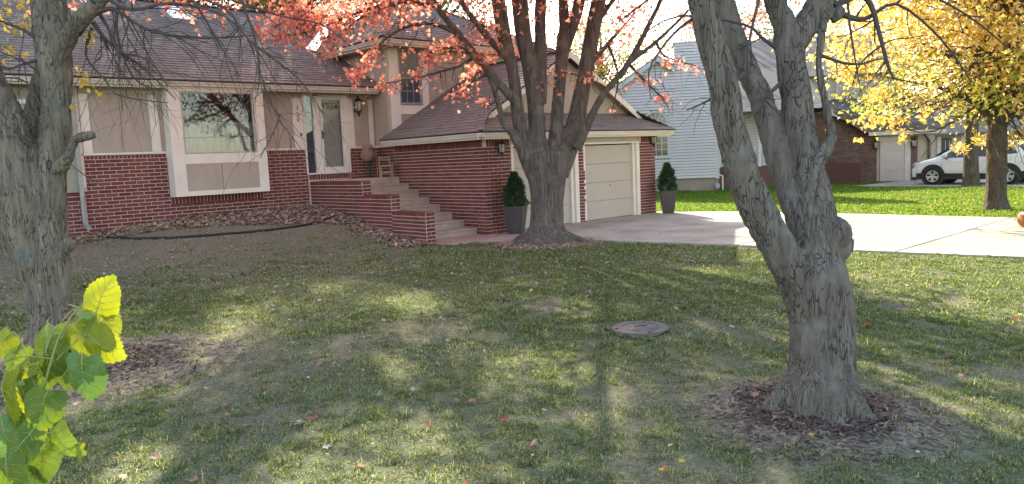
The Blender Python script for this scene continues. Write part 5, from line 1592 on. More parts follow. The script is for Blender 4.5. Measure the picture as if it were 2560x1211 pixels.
for a in np.linspace(0, 2 * math.pi, 9)[:-1]:          # low root flare
    q = np.array([b[0], b[1], 0]); o = np.array([math.cos(a), math.sin(a), 0]); k = 0.05 * math.sin(3 * a + 1)
    tubes.append(([q + o * 0.06 + np.array([0, 0, 0.34]), q + o * 0.15 + np.array([0, 0, 0.20]), q + o * (0.23 + k) + np.array([0, 0, 0.06]), q + o * (0.34 + 1.5 * k) + np.array([0, 0, -0.05])], [0.10, 0.105, 0.085, 0.06]))
organic('trunk', tubes, 0.0095, M_BARKR, rt, 0.0125, (24, 24, 4.0), 6, 3)
g = np.random.default_rng(5)
tw = MB(); rt_tips = []
for lst, lv in (([(1860, 185, 9, -.2), (1800, 235, 7, -.25), (1750, 262, 5, -.28), (1716, 276, 3, -.3)], 0),
                ([(2085, 15, 20, .1), (2150, -10, 16, .1), (2180, 20, 13, .1), (2205, 110, 10, .12), (2222, 170, 8, .14), (2236, 200, 3, .15)], 1),
                ([(2092, 30, 18, .1), (2140, 48, 14, .12), (2172, 44, 11, .13), (2240, 10, 8, .15), (2330, 75, 6, .2), (2392, 150, 5, .22), (2428, 205, 3, .25)], 1),
                ([(2056, 140, 9, 0), (2110, 158, 7, .03), (2155, 160, 6, .05), (2195, 148, 4, .06), (2215, 150, 3, .06)], 1),
                ([(2205, 112, 6, .12), (2170, 140, 5, .1), (2145, 170, 4, .1), (2130, 215, 2, .1)], 0),
                ([(2118, -20, 7, .1), (2124, 60, 6, .1), (2138, 150, 4, .1), (2152, 230, 2, .1)], 0),
                ([(1940, 120, 12, .1), (1905, 95, 9, .05), (1860, 62, 7, 0), (1700, 40, 5, -.2), (1600, 90, 3, -.3)], 1),
                ([(1950, 210, 11, .0), (1918, 240, 9, -.05), (1898, 268, 6, -.08), (1870, 295, 3, -.1)], 1),
                ([(2240, 10, 6, .15), (2300, -20, 6, .2), (2420, 40, 5, .3), (2520, 120, 3, .4)], 1),
                ([(1745, 40, 12, -.3), (1700, 70, 8, -.35), (1655, 120, 6, -.4), (1622, 180, 4, -.45), (1628, 250, 2, -.45)], 1),
                ([(1900, -10, 10, 0), (1880, 70, 8, -.1), (1868, 150, 6, -.15), (1880, 240, 3, -.2)], 1)):
    P, Rr = pxl(lst, D, 3)
    tw.tube(P, Rr, 6)
    for i in range(2, len(P) - 1):
        if g.random() < 0.55:
            grow(tw, P[i], unit(P[i + 1] - P[i - 1]) + g.normal(size=3) * 0.9, g.uniform(0.12, 0.38), Rr[i] * 0.5, lv, g, 0.2, 0.5, 3, rt_tips)
for k in range(16):                                    # crown limbs above the picture
    a = g.uniform(0, 2 * math.pi)
    s = at_d(*[(1720, -150), (1800, -200), (1910, -150), (2130, -200)][k % 4], D)
    grow(tw, s, np.array([math.cos(a), math.sin(a), 0.7]), g.uniform(1.2, 2.2), 0.035, 2, g, 0.05, 0.4, 4, rt_tips)
tw.build('branches', M_TWIG, rt)

# ------------------------------------------------------------------ left-hand near tree
DL = 7.6
b = on_z(146, 885)
lt = thing('twin_trunk_tree', 'olive grey twin trunk tree with a sawn stub at left', 'tree', (b[0], b[1], gh(b[0], b[1])))
tubes = [
    pxl([(152, 960, 210, 0), (145, 900, 140, 0), (138, 840, 108, 0), (130, 780, 100, 0), (118, 710, 108, 0), (106, 650, 122, 0), (112, 570, 106, 0), (118, 480, 84, 0), (126, 400, 76, 0), (140, 310, 68, 0), (142, 230, 68, 0), (136, 150, 82, 0), (128, 80, 84, .03), (122, 0, 78, .05), (112, -120, 70, .1), (100, -330, 54, .2)], DL),
    pxl([(100, 690, 100, 0), (74, 620, 108, -.02), (54, 540, 116, -.05), (42, 450, 112, -.08), (28, 360, 100, -.1), (8, 280, 84, -.14), (-24, 190, 64, -.2), (-60, 60, 56, -.3), (-100, -200, 44, -.4)], DL),
    pxl([(62, 520, 70, .05), (76, 420, 74, .08), (80, 330, 56, .08), (94, 240, 44, .06), (112, 170, 44, .03)], DL),
    pxl([(138, 150, 56, -.05), (168, 96, 46, -.1), (202, 50, 40, -.15), (238, 14, 36, -.2), (285, -50, 32, -.25), (360, -200, 26, -.3)], DL),
    pxl([(148, 420, 40, -.05), (168, 395, 26, -.12), (180, 365, 22, -.15), (196, 346, 21, -.18), (238, 337, 20, -.2)], DL),
    pxl([(150, 640, 40, -.03), (166, 612, 34, -.05), (176, 600, 26, -.05)], DL),
]
for a in np.linspace(0.3, 2 * math.pi + 0.3, 7)[:-1]:
    q = np.array([b[0], b[1], 0]); o = np.array([math.cos(a), math.sin(a), 0])
    tubes.append(([q + o * 0.08 + np.array([0, 0, 0.42]), q + o * 0.24 + np.array([0, 0, 0.15]), q + o * 0.42 + np.array([0, 0, 0.02]), q + o * 0.56 + np.array([0, 0, -0.1])], [0.12, 0.09, 0.06, 0.04]))
organic('trunk', tubes, 0.0125, M_BARKL, lt, 0.018, (20, 20, 3.4), 5, 8)
g = np.random.default_rng(9)
tw = MB(); lt_tips = []
LIMBS = [
    ([(225, 40, 26, -.15), (280, 22, 15, -.2), (345, 62, 11, -.25), (400, 84, 10, -.28), (520, 95, 8, -.3), (640, 88, 4, -.35)], 1, .75),
    ([(232, 55, 16, -.1), (262, 96, 11, 0), (310, 135, 8, .1), (370, 180, 6, .2), (440, 250, 3, .3)], 1, .7),
    ([(262, -8, 18, -.2), (330, 25, 12, -.3), (430, 8, 10, -.4), (560, 40, 8, -.5), (640, 122, 6, -.55), (690, 205, 3, -.6)], 1, .8),
    ([(420, -30, 12, .1), (560, 20, 9, .1), (620, 98, 8, .1), (700, 160, 6, .1), (760, 212, 5, .12), (812, 293, 2.5, .15)], 1, .6),
    ([(590, -30, 11, -.2), (636, 90, 8, -.2), (652, 190, 7, -.2), (684, 270, 6, -.2), (697, 300, 5, -.2), (650, 396, 2.5, -.2)], 0, .7),
    ([(697, 300, 5, -.2), (720, 330, 4, -.2), (744, 360, 2.5, -.2)], 0, .6),
    ([(300, -10, 14, .2), (292, 80, 9, .2), (330, 190, 7, .2), (382, 222, 4, .2)], 1, .7),
    ([(240, 20, 15, 0), (285, 95, 10, -.1), (300, 130, 9, -.1), (370, 150, 6, -.15), (420, 215, 4, -.2)], 1, .7),
    ([(470, -20, 10, -.3), (520, 60, 8, -.3), (560, 130, 6, -.3), (600, 190, 3, -.3)], 1, .7),
    ([(230, 70, 12, .1), (215, 140, 8, .1), (262, 200, 6, .1), (300, 240, 5, .1), (420, 258, 3, .1)], 1, .5),
    ([(520, -20, 9, .3), (700, 40, 7, .3), (800, 60, 5, .3), (870, 110, 3, .3)], 1, .6),
    ([(95, 100, 16, -.1), (60, 76, 11, -.15), (20, 60, 8, -.2), (-30, 40, 5, -.2)], 1, .6),
    ([(100, 150, 14, -.1), (60, 160, 9, -.2), (20, 172, 7, -.25), (-30, 150, 4, -.3)], 1, .6),
    ([(110, 200, 9, -.1), (70, 160, 7, -.2), (0, 130, 5, -.3)], 1, .6),
    ([(100, 262, 8, -.12), (70, 210, 6, -.2), (30, 195, 5, -.25), (-20, 200, 3, -.3)], 0, .5),
    ([(108, 380, 7, -.1), (60, 345, 5, -.2), (20, 300, 4, -.25), (-10, 270, 3, -.3)], 0, .4),
    ([(160, 395, 5, -.1), (200, 430, 4, -.2), (238, 455, 3, -.25), (268, 463, 2, -.3)], 0, .2),
    ([(150, 165, 10, -.2), (170, 100, 8, -.25), (180, 60, 8, -.3), (165, 10, 6, -.3)], 0, .3),
]
for lst, lv, pr in LIMBS:
    P, Rr = pxl(lst, DL, 3)
    Rr = Rr * 0.72
    tw.tube(P, Rr, 6)
    for i in range(2, len(P) - 1):
        for _k in range(2):
            if g.random() > pr: continue
            sd = unit(P[i + 1] - P[i - 1]) * 0.9 + g.normal(size=3) * 0.7 + np.array([0, 0, -0.45])
            grow(tw, P[i], sd, g.uniform(0.3, 0.95), max(0.0035, Rr[i] * 0.5), lv, g, 0.3, 0.35, 3.2, lt_tips, spread=0.8)
for k in range(14):
    a = g.uniform(0, 2 * math.pi)
    s = at_d(*[(110, -150), (340, -180), (-90, -150)][k % 3], DL)
    grow(tw, s, np.array([math.cos(a), math.sin(a), 0.6]), g.uniform(1.5, 2.6), 0.035, 2, g, 0.05, 0.4, 4, lt_tips)
tw.build('branches', M_TWIG, lt)
# the few yellow leaves still on it
C = []
for (px, py, r, n, o) in ((235, 95, 22, 10, 0), (228, 110, 14, 8, 0), (200, 185, 22, 14, .1), (215, 205, 22, 16, .1), (238, 235, 20, 8, .1), (262, 250, 12, 4, .1), (185, 270, 8, 5, .1), (30, 25, 40, 34, .4), (70, 15, 30, 24, .4), (40, 75, 26, 14, .4), (20, 135, 22, 22, .3), (60, 140, 10, 5, .3), (75, 60, 14, 8, .3), (5, 45, 30, 14, .5)):
    for _ in range(n):
        C.append(at_d(px + g.normal() * r * .6, py + g.normal() * r * .5, DL + o + g.normal() * .15))
Vl, Fl = leaves(C, g.uniform(0.05, 0.085, len(C)), OVAL, g)
np_mesh('leaves', Vl, Fl, mat('yellow_leaf', (0.80, 0.58, 0.10), 0.6, (0.62, 0.40, 0.06), 9, island=0.25, hue=0.02, transl=0.5), lt)

# ------------------------------------------------------------------ the red maple
DM = 15.7
b = on_z(1368, 608)
mp_ = thing('red_maple', 'many stemmed maple with red and orange leaves in front of the garage', 'tree', (b[0], b[1], gh(b[0], b[1])))
tubes = [
    pxl([(1368, 640, 190, 0), (1367, 606, 140, 0), (1367, 570, 92, 0), (1368, 520, 82, 0), (1368, 470, 90, 0), (1366, 420, 108, 0), (1364, 385, 112, 0)], DM),
    pxl([(1352, 450, 60, 0), (1322, 400, 48, -.1), (1305, 350, 38, -.2), (1294, 280, 34, -.3), (1282, 180, 30, -.4), (1260, 90, 36, -.5), (1246, 0, 36, -.6), (1225, -180, 30, -.8), (1190, -420, 20, -1.1)], DM),
    pxl([(1360, 420, 60, -.05), (1346, 350, 44, -.15), (1338, 260, 42, -.2), (1326, 170, 42, -.25), (1309, 90, 42, -.3), (1300, 0, 42, -.3), (1290, -200, 34, -.4), (1270, -450, 22, -.6)], DM),
    pxl([(1352, 260, 32, -.15), (1352, 170, 32, -.1), (1351, 80, 30, 0), (1352, 0, 30, .1), (1360, -200, 26, .3), (1375, -480, 16, .6)], DM),
    pxl([(1378, 420, 56, .05), (1388, 350, 38, .1), (1394, 270, 32, .15), (1402, 180, 34, .2), (1408, 100, 34, .25), (1412, 70, 30, .3), (1408, 0, 24, .4), (1410, -200, 20, .7)], DM),
    pxl([(1408, 130, 26, .25), (1430, 70, 28, .2), (1450, 0, 28, .15), (1480, -160, 24, .1), (1510, -400, 14, 0)], DM),
    pxl([(1390, 430, 70, .1), (1420, 370, 52, .15), (1440, 300, 46, .2), (1460, 200, 40, .25), (1478, 100, 38, .3), (1496, 0, 38, .4), (1530, -200, 30, .6), (1560, -450, 18, .9)], DM),
    pxl([(1440, 370, 30, -.1), (1462, 330, 22, -.2), (1482, 285, 20, -.3), (1512, 232, 18, -.45), (1571, 160, 17, -.7), (1614, 78, 14, -.9), (1652, 0, 12, -1.1), (1700, -120, 8, -1.3)], DM),
    pxl([(1575, 156, 13, -.7), (1640, 105, 11, -.9), (1718, 30, 9, -1.2), (1800, -60, 6, -1.6)], DM),
    pxl([(1312, 400, 26, -.2), (1286, 345, 20, -.35), (1258, 305, 17, -.5), (1243, 250, 15, -.6), (1220, 185, 14, -.8), (1190, 140, 14, -.9)], DM),
    pxl([(1293, 260, 24, -.35), (1262, 225, 21, -.6), (1215, 170, 20, -.9), (1145, 84, 18, -1.3), (1091, 16, 16, -1.6), (1040, -60, 12, -1.9), (960, -160, 8, -2.3)], DM),
    pxl([(1272, 150, 20, -.45), (1225, 100, 18, -.7), (1170, 30, 15, -1.0), (1130, -40, 12, -1.2), (1060, -200, 8, -1.6)], DM),
    pxl([(1200, 160, 12, -1.0), (1160, 118, 12, -1.2), (1110, 40, 12, -1.5), (1060, -10, 10, -1.8)], DM),
    pxl([(1492, 60, 16, .4), (1540, -10, 12, .3), (1600, -90, 9, .1)], DM),
    pxl([(1478, 160, 14, .3), (1520, 110, 11, .4), (1555, 70, 8, .5), (1600, 20, 6, .6)], DM),
]
for a in np.linspace(0.2, 2 * math.pi + .2, 10)[:-1]:
    q = np.array([b[0], b[1], 0]); o = np.array([math.cos(a), math.sin(a), 0])
    L_ = 0.62 + 0.16 * math.sin(4 * a + 1)
    tubes.append(([q + o * 0.16 + np.array([0, 0, 0.42]), q + o * 0.34 + np.array([0, 0, 0.19]), q + o * L_ + np.array([0, 0, 0.09]), q + o * (L_ + .35) + np.array([0, 0, -0.03])], [0.16, 0.11, 0.07, 0.04]))
organic('trunk', tubes, 0.026, M_BARKM, mp_, 0.014, (11, 11, 1.6), 5, 14)
g = np.random.default_rng(21)
tw = MB(); tips = []
BR = [
    ([(1190, 140, 12, -.9), (1150, 165, 8, -1.0), (1100, 180, 6, -1.1), (1045, 195, 4, -1.2), (985, 205, 3, -1.3), (950, 210, 2, -1.35)], 26),
    ([(1145, 84, 14, -1.3), (1080, 60, 9, -1.5), (1010, 70, 7, -1.7), (950, 110, 5, -1.8), (900, 165, 3, -1.9), (880, 195, 2, -2)], 30),
    ([(1091, 16, 13, -1.6), (1000, 5, 9, -1.8), (900, 30, 7, -2.1), (800, 70, 5, -2.4), (720, 90, 4, -2.6), (650, 88, 2, -2.7)], 34),
    ([(1040, -60, 12, -1.9), (900, -50, 9, -2.3), (800, -10, 7, -2.6), (740, 40, 5, -2.8), (690, 65, 3, -3)], 34),
    ([(1160, 118, 10, -1.2), (1120, 120, 7, -1.2), (1080, 130, 5, -1.3), (1060, 165, 3, -1.3)], 18),
    ([(1220, 185, 10, -.8), (1180, 205, 7, -.9), (1160, 225, 4, -.95), (1148, 240, 2, -1)], 18),
    ([(1243, 250, 8, -.6), (1225, 262, 6, -.7), (1212, 262, 3, -.8)], 9),
    ([(1571, 160, 10, -.7), (1600, 190, 7, -.7), (1650, 240, 4, -.8), (1665, 250, 2, -.8)], 18),
    ([(1640, 105, 8, -.9), (1660, 140, 5, -.9), (1705, 155, 3, -1.0), (1740, 165, 2, -1.0)], 14),
    ([(1520, 225, 8, -.45), (1490, 205, 5, -.3), (1430, 185, 4, -.4), (1370, 182, 2, -.5)], 10),
    ([(1520, 110, 8, .4), (1535, 150, 6, .3), (1545, 200, 4, .2), (1530, 280, 2, .1)], 14),
    ([(1700, -100, 8, -1.3), (1640, -20, 7, -1), (1580, 30, 5, -.8), (1540, 60, 3, -.6)], 24),
    ([(1225, 100, 10, -.7), (1210, 70, 7, -.6), (1190, 60, 5, -.5), (1230, 110, 3, -.4)], 16),
    ([(1060, -10, 9, -1.8), (960, 20, 7, -2), (880, 60, 5, -2.2), (820, 130, 3, -2.3)], 26),
]
CEN = []
for lst, nl in BR:
    P, Rr = pxl(lst, DM, 4)
    tw.tube(P, Rr, 6)
    for i in range(3, len(P)):
        f_ = i / len(P)
        for _ in range(1 + int(f_ * 3)):
            e = grow(tw, P[i], g.normal(size=3) + unit(P[i] - P[i - 1]) * 0.8 + np.array([0, 0, -0.3]), g.uniform(0.25, 0.65), max(0.003, Rr[i] * .4), 0, g, 0.5, 0.5, 0, tips)
for (px, py, r, o, f) in ((700, 68, 55, -2.6, 1), (765, 40, 70, -2.5, 1), (655, 85, 20, -2.8, 1), (840, 60, 60, -2.3, .9), (900, 35, 55, -2.1, .9), (820, 128, 25, -2.3, .8), (960, 20, 60, -1.9, .8), (1040, 15, 50, -1.7, .6), (935, 125, 18, -1.8, 1), (915, 155, 26, -1.9, 1), (880, 180, 18, -1.9, 1), (892, 195, 20, -1.9, 1), (965, 205, 18, -1.3, 1), (950, 215, 12, -1.3, 1), (1000, 200, 14, -1.2, 1), (1040, 190, 16, -1.2, 1), (1060, 150, 28, -1.2, .9), (1020, 130, 18, -1.2, .8), (1100, 125, 40, -1.2, .9), (1150, 110, 40, -1.1, .7), (1188, 165, 32, -.9, 1), (1165, 212, 28, -.9, 1), (1150, 232, 16, -.9, 1), (1215, 140, 36, -.7, .9), (1235, 85, 40, -.5, .9), (1205, 55, 36, -.5, .7), (1213, 255, 14, -.7, 1), (1500, 150, 30, .2, .6), (1545, 85, 40, .3, .5), (1525, 205, 20, .2, .6), (1590, 192, 16, -.7, .8), (1622, 208, 18, -.7, .8), (1652, 242, 18, -.8, .9), (1700, 157, 22, -1, .9), (1665, 150, 18, -1, .8), (1565, 35, 40, -.7, .6), (1610, 30, 34, -.8, .6), (1385, 180, 14, -.4, .8), (1420, 185, 10, -.4, .8), (1470, 200, 16, -.3, .8), (1382, 212, 10, -.3, .6), (1530, 282, 9, .1, .9), (1380, 100, 20, .6, .7), (1290, 120, 24, .6, .8), (1440, 60, 30, .8, .5), (1720, 60, 40, -1, .6), (1880, 70, 40, -1, .5), (1900, 40, 30, -1, .5)):
    n = int(f * math.pi * r * r / 37)
    q = g.normal(size=(n, 2)) * 0.52 * r
    for a_, b_ in q:
        CEN.append(at_d(px + a_, py + b_, DM + o + g.normal() * 0.35))
n_vis = len(CEN)
# the crown above the picture: limb shoots, and unseen clumps spread to shade the lawn
for k in range(40):
    a = g.uniform(0, 2 * math.pi)
    s = at_d(*[(1225, -180), (1290, -200), (1360, -200), (1410, -200), (1480, -160), (1530, -200), (960, -160), (1060, -200), (1700, -120)][k % 9], DM)
    grow(tw, s, np.array([math.cos(a), math.sin(a), 0.55]), g.uniform(1.6, 3.0), 0.05, 1, g, 0.1, 0.4, 4, tips)
CUP = []
for k in range(2300):
    a = g.uniform(0, 2 * math.pi); rr = 7.0 * math.sqrt(g.random()); zz = g.uniform(4.8, 10.5)
    if zz > 8.5 and rr > 4.6: continue
    c = np.array([b[0] - 1.8 + rr * math.cos(a), b[1] + 1.2 + rr * math.sin(a), zz])
    if vnoise(c[None] * np.array([.7, .7, .5]), 91)[0] < 0.46: continue
    _w = c - np.array([1.0, 1.75, 1.5]); _sv = np.array(_sdir)
    if np.linalg.norm(_w - _sv * np.dot(_w, _sv)) < 1.15: continue        # clumps left out so sun reaches the mulberry shoot
    if any(np.linalg.norm(np.cross(c - np.array(q_), _sv)) < 0.75 for q_ in ((6.7, 11.5, 4.5), (8.6, 11.8, 4.6))): continue  # clumps left out so sun reaches the lower red leaves
    x, y, d = proj(c)
    if y > -25: continue
    CUP += list(c + g.normal(size=(64, 3)) * np.array([0.42, 0.42, 0.3]))
for (p, d_) in tips:
    if g.random() < 0.25 and proj(p)[1] < 270 and proj(p)[0] > 640:
        CEN.append(p + g.normal(size=3) * 0.05)
tw.build('branches', M_TWIG, mp_)
Vl, Fl = leaves(CEN, g.uniform(0.06, 0.165, len(CEN)), MAPLE, g, 0.65)
M_RED = mat('red_maple_leaf', (0.95, 0.95, 0.95), 0.6, (0.75, 0.7, 0.7), 5, island=0.15, palette=[(0.80, 0.20, 0.16), (0.88, 0.32, 0.23), (0.86, 0.40, 0.31), (0.92, 0.48, 0.29), (0.78, 0.21, 0.20), (0.94, 0.64, 0.40)], transl=0.66, tcol=(1.15, 1.1, 1.05))
np_mesh('crown', Vl, Fl, M_RED, mp_)
CUP = np.array(CUP); CUP = CUP[~sunlit_gap(CUP)]
Vl, Fl = leaves(CUP, g.uniform(0.11, 0.17, len(CUP)), STAR6, g, 0.5)
np_mesh('upper_crown', Vl, Fl, M_RED, mp_)
print('maple leaves', len(CEN), len(CUP))

# ------------------------------------------------------------------ yellow maple by the far lawn
b = on_z(2490, 524)
ym = thing('yellow_maple', 'maple with glowing yellow orange leaves on the far lawn', 'tree', (b[0], b[1], gh(b[0], b[1])))
DY = proj(b)[2]
g = np.random.default_rng(33)
tubes = [pxl([(2492, 545, 90, 0), (2491, 520, 62, 0), (2490, 490, 48, 0), (2491, 420, 46, 0), (2492, 350, 46, 0), (2490, 290, 42, 0), (2484, 220, 34, 0), (2480, 120, 28, .1), (2476, 0, 22, .1), (2470, -200, 14, .2)], DY),
         pxl([(2490, 310, 30, 0), (2440, 260, 18, -.2), (2380, 230, 12, -.5), (2300, 210, 8, -.8), (2200, 190, 5, -1)], DY),
         pxl([(2490, 330, 26, 0), (2530, 290, 16, -.2), (2590, 260, 12, -.4), (2660, 200, 7, -.6)], DY),
         pxl([(2488, 260, 24, 0), (2430, 180, 14, .3), (2330, 120, 9, .6), (2240, 90, 5, .9)], DY),
         pxl([(2486, 240, 22, 0), (2540, 160, 14, .4), (2600, 90, 8, .8)], DY)]
organic('trunk', tubes, 0.03, M_BARKY, ym, 0.012, (12, 12, 1.8), 4, 41)
CY, CGn = [], []
tw = MB(); tips = []
cen = np.array([b[0], b[1], 5.1])
for k in range(900):
    v = g.normal(size=3); v = unit(v) * (g.random() ** 0.40)
    c = cen + v * np.array([4.35, 4.35, 4.0])
    if c[2] < 1.75: continue
    edge = math.hypot(c[0] - b[0], c[1] - b[1])
    if c[2] < 2.6 - 0.12 * edge: continue
    n = int(g.uniform(28, 50))
    pts = c + g.normal(size=(n, 3)) * np.array([0.42, 0.42, 0.24])
    low = c[2] < 3.6 and edge < 3.4
    (CGn if (low and g.random() < 0.55) else CY).extend(list(pts))
    if k % 4 == 0:
        grow(tw, cen * np.array([1, 1, 0]) + np.array([0, 0, 2.6 + (c[2] - 2) * 0.5]), c - cen + np.array([0, 0, 0.3]), np.linalg.norm(c - cen) * 0.8, 0.03, 1, g, 0.05, 0.3, 3, tips)
# hanging sprays on the side of the drive
for (px, py, r, n, o) in ((2110, 180, 22, 90, -.8), (2140, 170, 25, 90, -.8), (2130, 210, 12, 30, -.8), (2150, 350, 8, 16, -1), (2170, 300, 28, 90, -1), (2230, 300, 30, 90, -.6), (2260, 340, 16, 40, -.8), (2400, 370, 22, 60, .2), (2450, 350, 22, 60, .2), (2520, 360, 16, 30, 0), (2200, 240, 30, 90, -.6), (2550, 340, 25, 60, .2), (2545, 200, 50, 220, -1.2), (2530, 90, 60, 260, -1.2), (2470, 60, 60, 200, -1.4), (2380, 60, 60, 160, -1.2), (2300, 40, 60, 160, -1)):
    for _ in range(n):
        CY.append(at_d(px + g.normal() * r * .6, py + g.normal() * r * .45, DY + o + g.normal() * .3))
tw.build('branches', M_TWIG, ym)
Vl, Fl = leaves(CY, g.uniform(0.08, 0.19, len(CY)), STAR6, g, 0.6)
np_mesh('crown', Vl, Fl, mat('golden_leaf', (0.95, 0.95, 0.95), 0.5, (0.8, 0.8, 0.75), 3, island=0.15, palette=[(0.84, 0.58, 0.09), (0.88, 0.68, 0.16), (0.88, 0.50, 0.14), (0.72, 0.64, 0.12), (0.92, 0.74, 0.32), (0.88, 0.50, 0.20)], transl=0.6), ym)
Vl, Fl = leaves(CGn, g.uniform(0.11, 0.18, len(CGn)), STAR6, g, 0.6)
np_mesh('lower_leaves', Vl, Fl, mat('green_gold_leaf', (0.9, 0.9, 0.9), 0.5, (0.75, 0.75, 0.7), 3, island=0.2, palette=[(0.36, 0.44, 0.07), (0.55, 0.56, 0.09), (0.28, 0.36, 0.07), (0.75, 0.65, 0.12)], transl=0.6), ym)

# ------------------------------------------------------------------ street tree in front of the car
s2 = on_z(2427, 468, 0.0)
st = thing('street_tree', 'dark trunked tree standing directly before the white car', 'tree', tuple(s2))
DS = proj(s2)[2]
organic('trunk', [pxl([(2428, 482, 64, 0), (2427, 462, 42, 0), (2427, 430, 36, 0), (2428, 360, 32, 0), (2430, 290, 30, 0), (2432, 180, 24, 0), (2436, 20, 16, 0)], DS)], 0.035, M_BARKY, st, 0.012, (12, 12, 1.8), 3, 51)
CS = []
for k in range(110):
    v = unit(g.normal(size=3)) * (g.random() ** 0.4)
    c = np.array([s2[0], s2[1], 7.0]) + v * np.array([3.4, 3.4, 3.6])
    if c[2] > 3.3:
        CS += list(c + g.normal(size=(40, 3)) * 0.45)
Vl, Fl = leaves(CS, g.uniform(0.14, 0.22, len(CS)), STAR6, g, 0.5)
np_mesh('crown', Vl, Fl, MATS['golden_leaf'], st)

# ------------------------------------------------------------------ trees behind the houses, the tall dense ones added to shade the lawn
M_OLIVE = mat('olive_leaf', (0.9, 0.9, 0.9), 0.6, (0.7, 0.7, 0.7), 2, island=0.2, palette=[(0.16, 0.18, 0.05), (0.24, 0.23, 0.06), (0.34, 0.28, 0.08), (0.13, 0.16, 0.05), (0.42, 0.34, 0.10)], transl=0.4)
M_YELB = mat('back_yellow_leaf', (0.9, 0.9, 0.9), 0.6, (0.75, 0.75, 0.7), 2, island=0.2, palette=[(0.42, 0.36, 0.09), (0.55, 0.42, 0.10), (0.30, 0.30, 0.08), (0.62, 0.45, 0.12)], transl=0.45)
BACK = [(13.0, 36.0, 15.5, 5.0, 170, 'olive', 'tall olive tree rising behind the main roof ridge'),
        (22.2, 32.0, 19.0, 4.9, 760, 'olive', 'tall olive tree added behind the upper storey roof to shade the maple'),
        (36.0, 31.0, 11.5, 4.8, 230, 'yel', 'yellow green tree between the garage gable and the grey house'),
        (42.0, 27.0, 13.0, 4.6, 110, 'olive', 'sparse tree behind the grey house chimney'),
        (46.5, 23.5, 12.5, 4.6, 110, 'olive', 'sparse olive tree behind the tan house roof'),
        (53.0, 9.0, 12.0, 5.0, 130, 'yel', 'yellowing tree behind the far house'),
        (3.0, 30.5, 15.0, 4.8, 280, 'yel', 'yellow leaved tree behind the left roof end'),
        (9.5, 30.5, 16.4, 5.0, 460, 'olive', 'tallest olive tree close behind the main roof, added to shade the lawn'),
        (16.0, 31.5, 16.4, 5.0, 520, 'olive', 'very tall olive tree behind the upper roof apex, added to shade the lawn'),
        (-4.0, 27.0, 11.0, 4.4, 150, 'yel', 'golden tree beyond the left end of the brick house')]
for i, (x, y, h, r, nc, kind, lab) in enumerate(BACK):
    g = np.random.default_rng(60 + i)
    t = thing('background_tree', lab, 'tree', (x, y, -0.01), 'trees behind the houses')
    mb = MB()
    top = np.array([x + g.normal() * .3, y + g.normal() * .3, h * 0.8])
    mb.tube([(x, y, -0.1), (x + .1, y, h * .3), tuple(top)], [0.30, 0.22, 0.06], 9)
    C = []
    for k in range(nc):
        v = unit(g.normal(size=3)) * (g.random() ** 0.45)
        c = np.array([x, y, h * 0.60]) + v * np.array([r, r, h * 0.40])
        if nc > 250 and vnoise(c[None] * 0.9, 17)[0] < 0.33: continue
        s = 0.30 + 0.35 * g.random()
        C += list(c + g.normal(size=(30, 3)) * np.array([s, s, s * .7]))
        if k % 2 == 0:
            z0 = min(c[2] - 0.4, h * .75) * g.uniform(0.6, 0.9)
            st_ = np.array([x, y, max(z0, h * 0.25)])
            grow(mb, st_, c - st_, np.linalg.norm(c - st_), 0.045, 1, g, 0.0, 0.25, 3, None)
    mb.build('trunk', M_TWIG, t)
    C = np.array(C); C = C[~sunlit_gap(C)]
    Vl, Fl = leaves(C, g.uniform(0.16, 0.27, len(C)), OVAL, g, 0.3)
    np_mesh('crown', Vl, Fl, M_OLIVE if kind == 'olive' else M_YELB, t)

# ------------------------------------------------------------------ turf
GREEN = [(0.085, 0.13, 0.045), (0.12, 0.175, 0.055), (0.165, 0.235, 0.062), (0.14, 0.20, 0.058), (0.22, 0.265, 0.085), (0.10, 0.145, 0.052)]
STRAW = [(0.38, 0.34, 0.24), (0.56, 0.51, 0.40), (0.28, 0.24, 0.165), (0.46, 0.41, 0.31)]


def grass_mat(name, pal, tcol=(1.2, 1.32, 0.62)):
    return mat(name, (0.95, 0.95, 0.95), 0.6, (0.7, 0.7, 0.68), 1.2, island=0.3, spec=0.25, palette=pal, transl=0.5, tcol=tcol)


MG = {'green': grass_mat('grass_green', GREEN + GREEN[1:4] + STRAW[:3]), 'mixed': grass_mat('grass_mixed', GREEN[:5] + STRAW), 'dry': grass_mat('grass_dry', [GREEN[1], GREEN[4]] + STRAW + STRAW[:2]),
      'lush': grass_mat('grass_lush', [(0.12, 0.20, 0.03), (0.16, 0.26, 0.04), (0.20, 0.31, 0.045), (0.25, 0.32, 0.06)])}


def in_lawn(x, y):
    ok = ~on_drive(x, y, 0.02)
    left = (x < interp(DRV_L, y) + 0.02) | (y > 13.4)
    house_ = (y > 18.0) & (x < 19)
    stairs = (x > 9.36) & (y > 13.0) & (x < 19)
    walk_ = (y > 11.75 + (11.6 - x) * 0.62 - 0.02) & (x > 9.6) & (y > 11.7) & (x < 12.5)
    return ok & ~house_ & ~stairs & ~(walk_ & left)


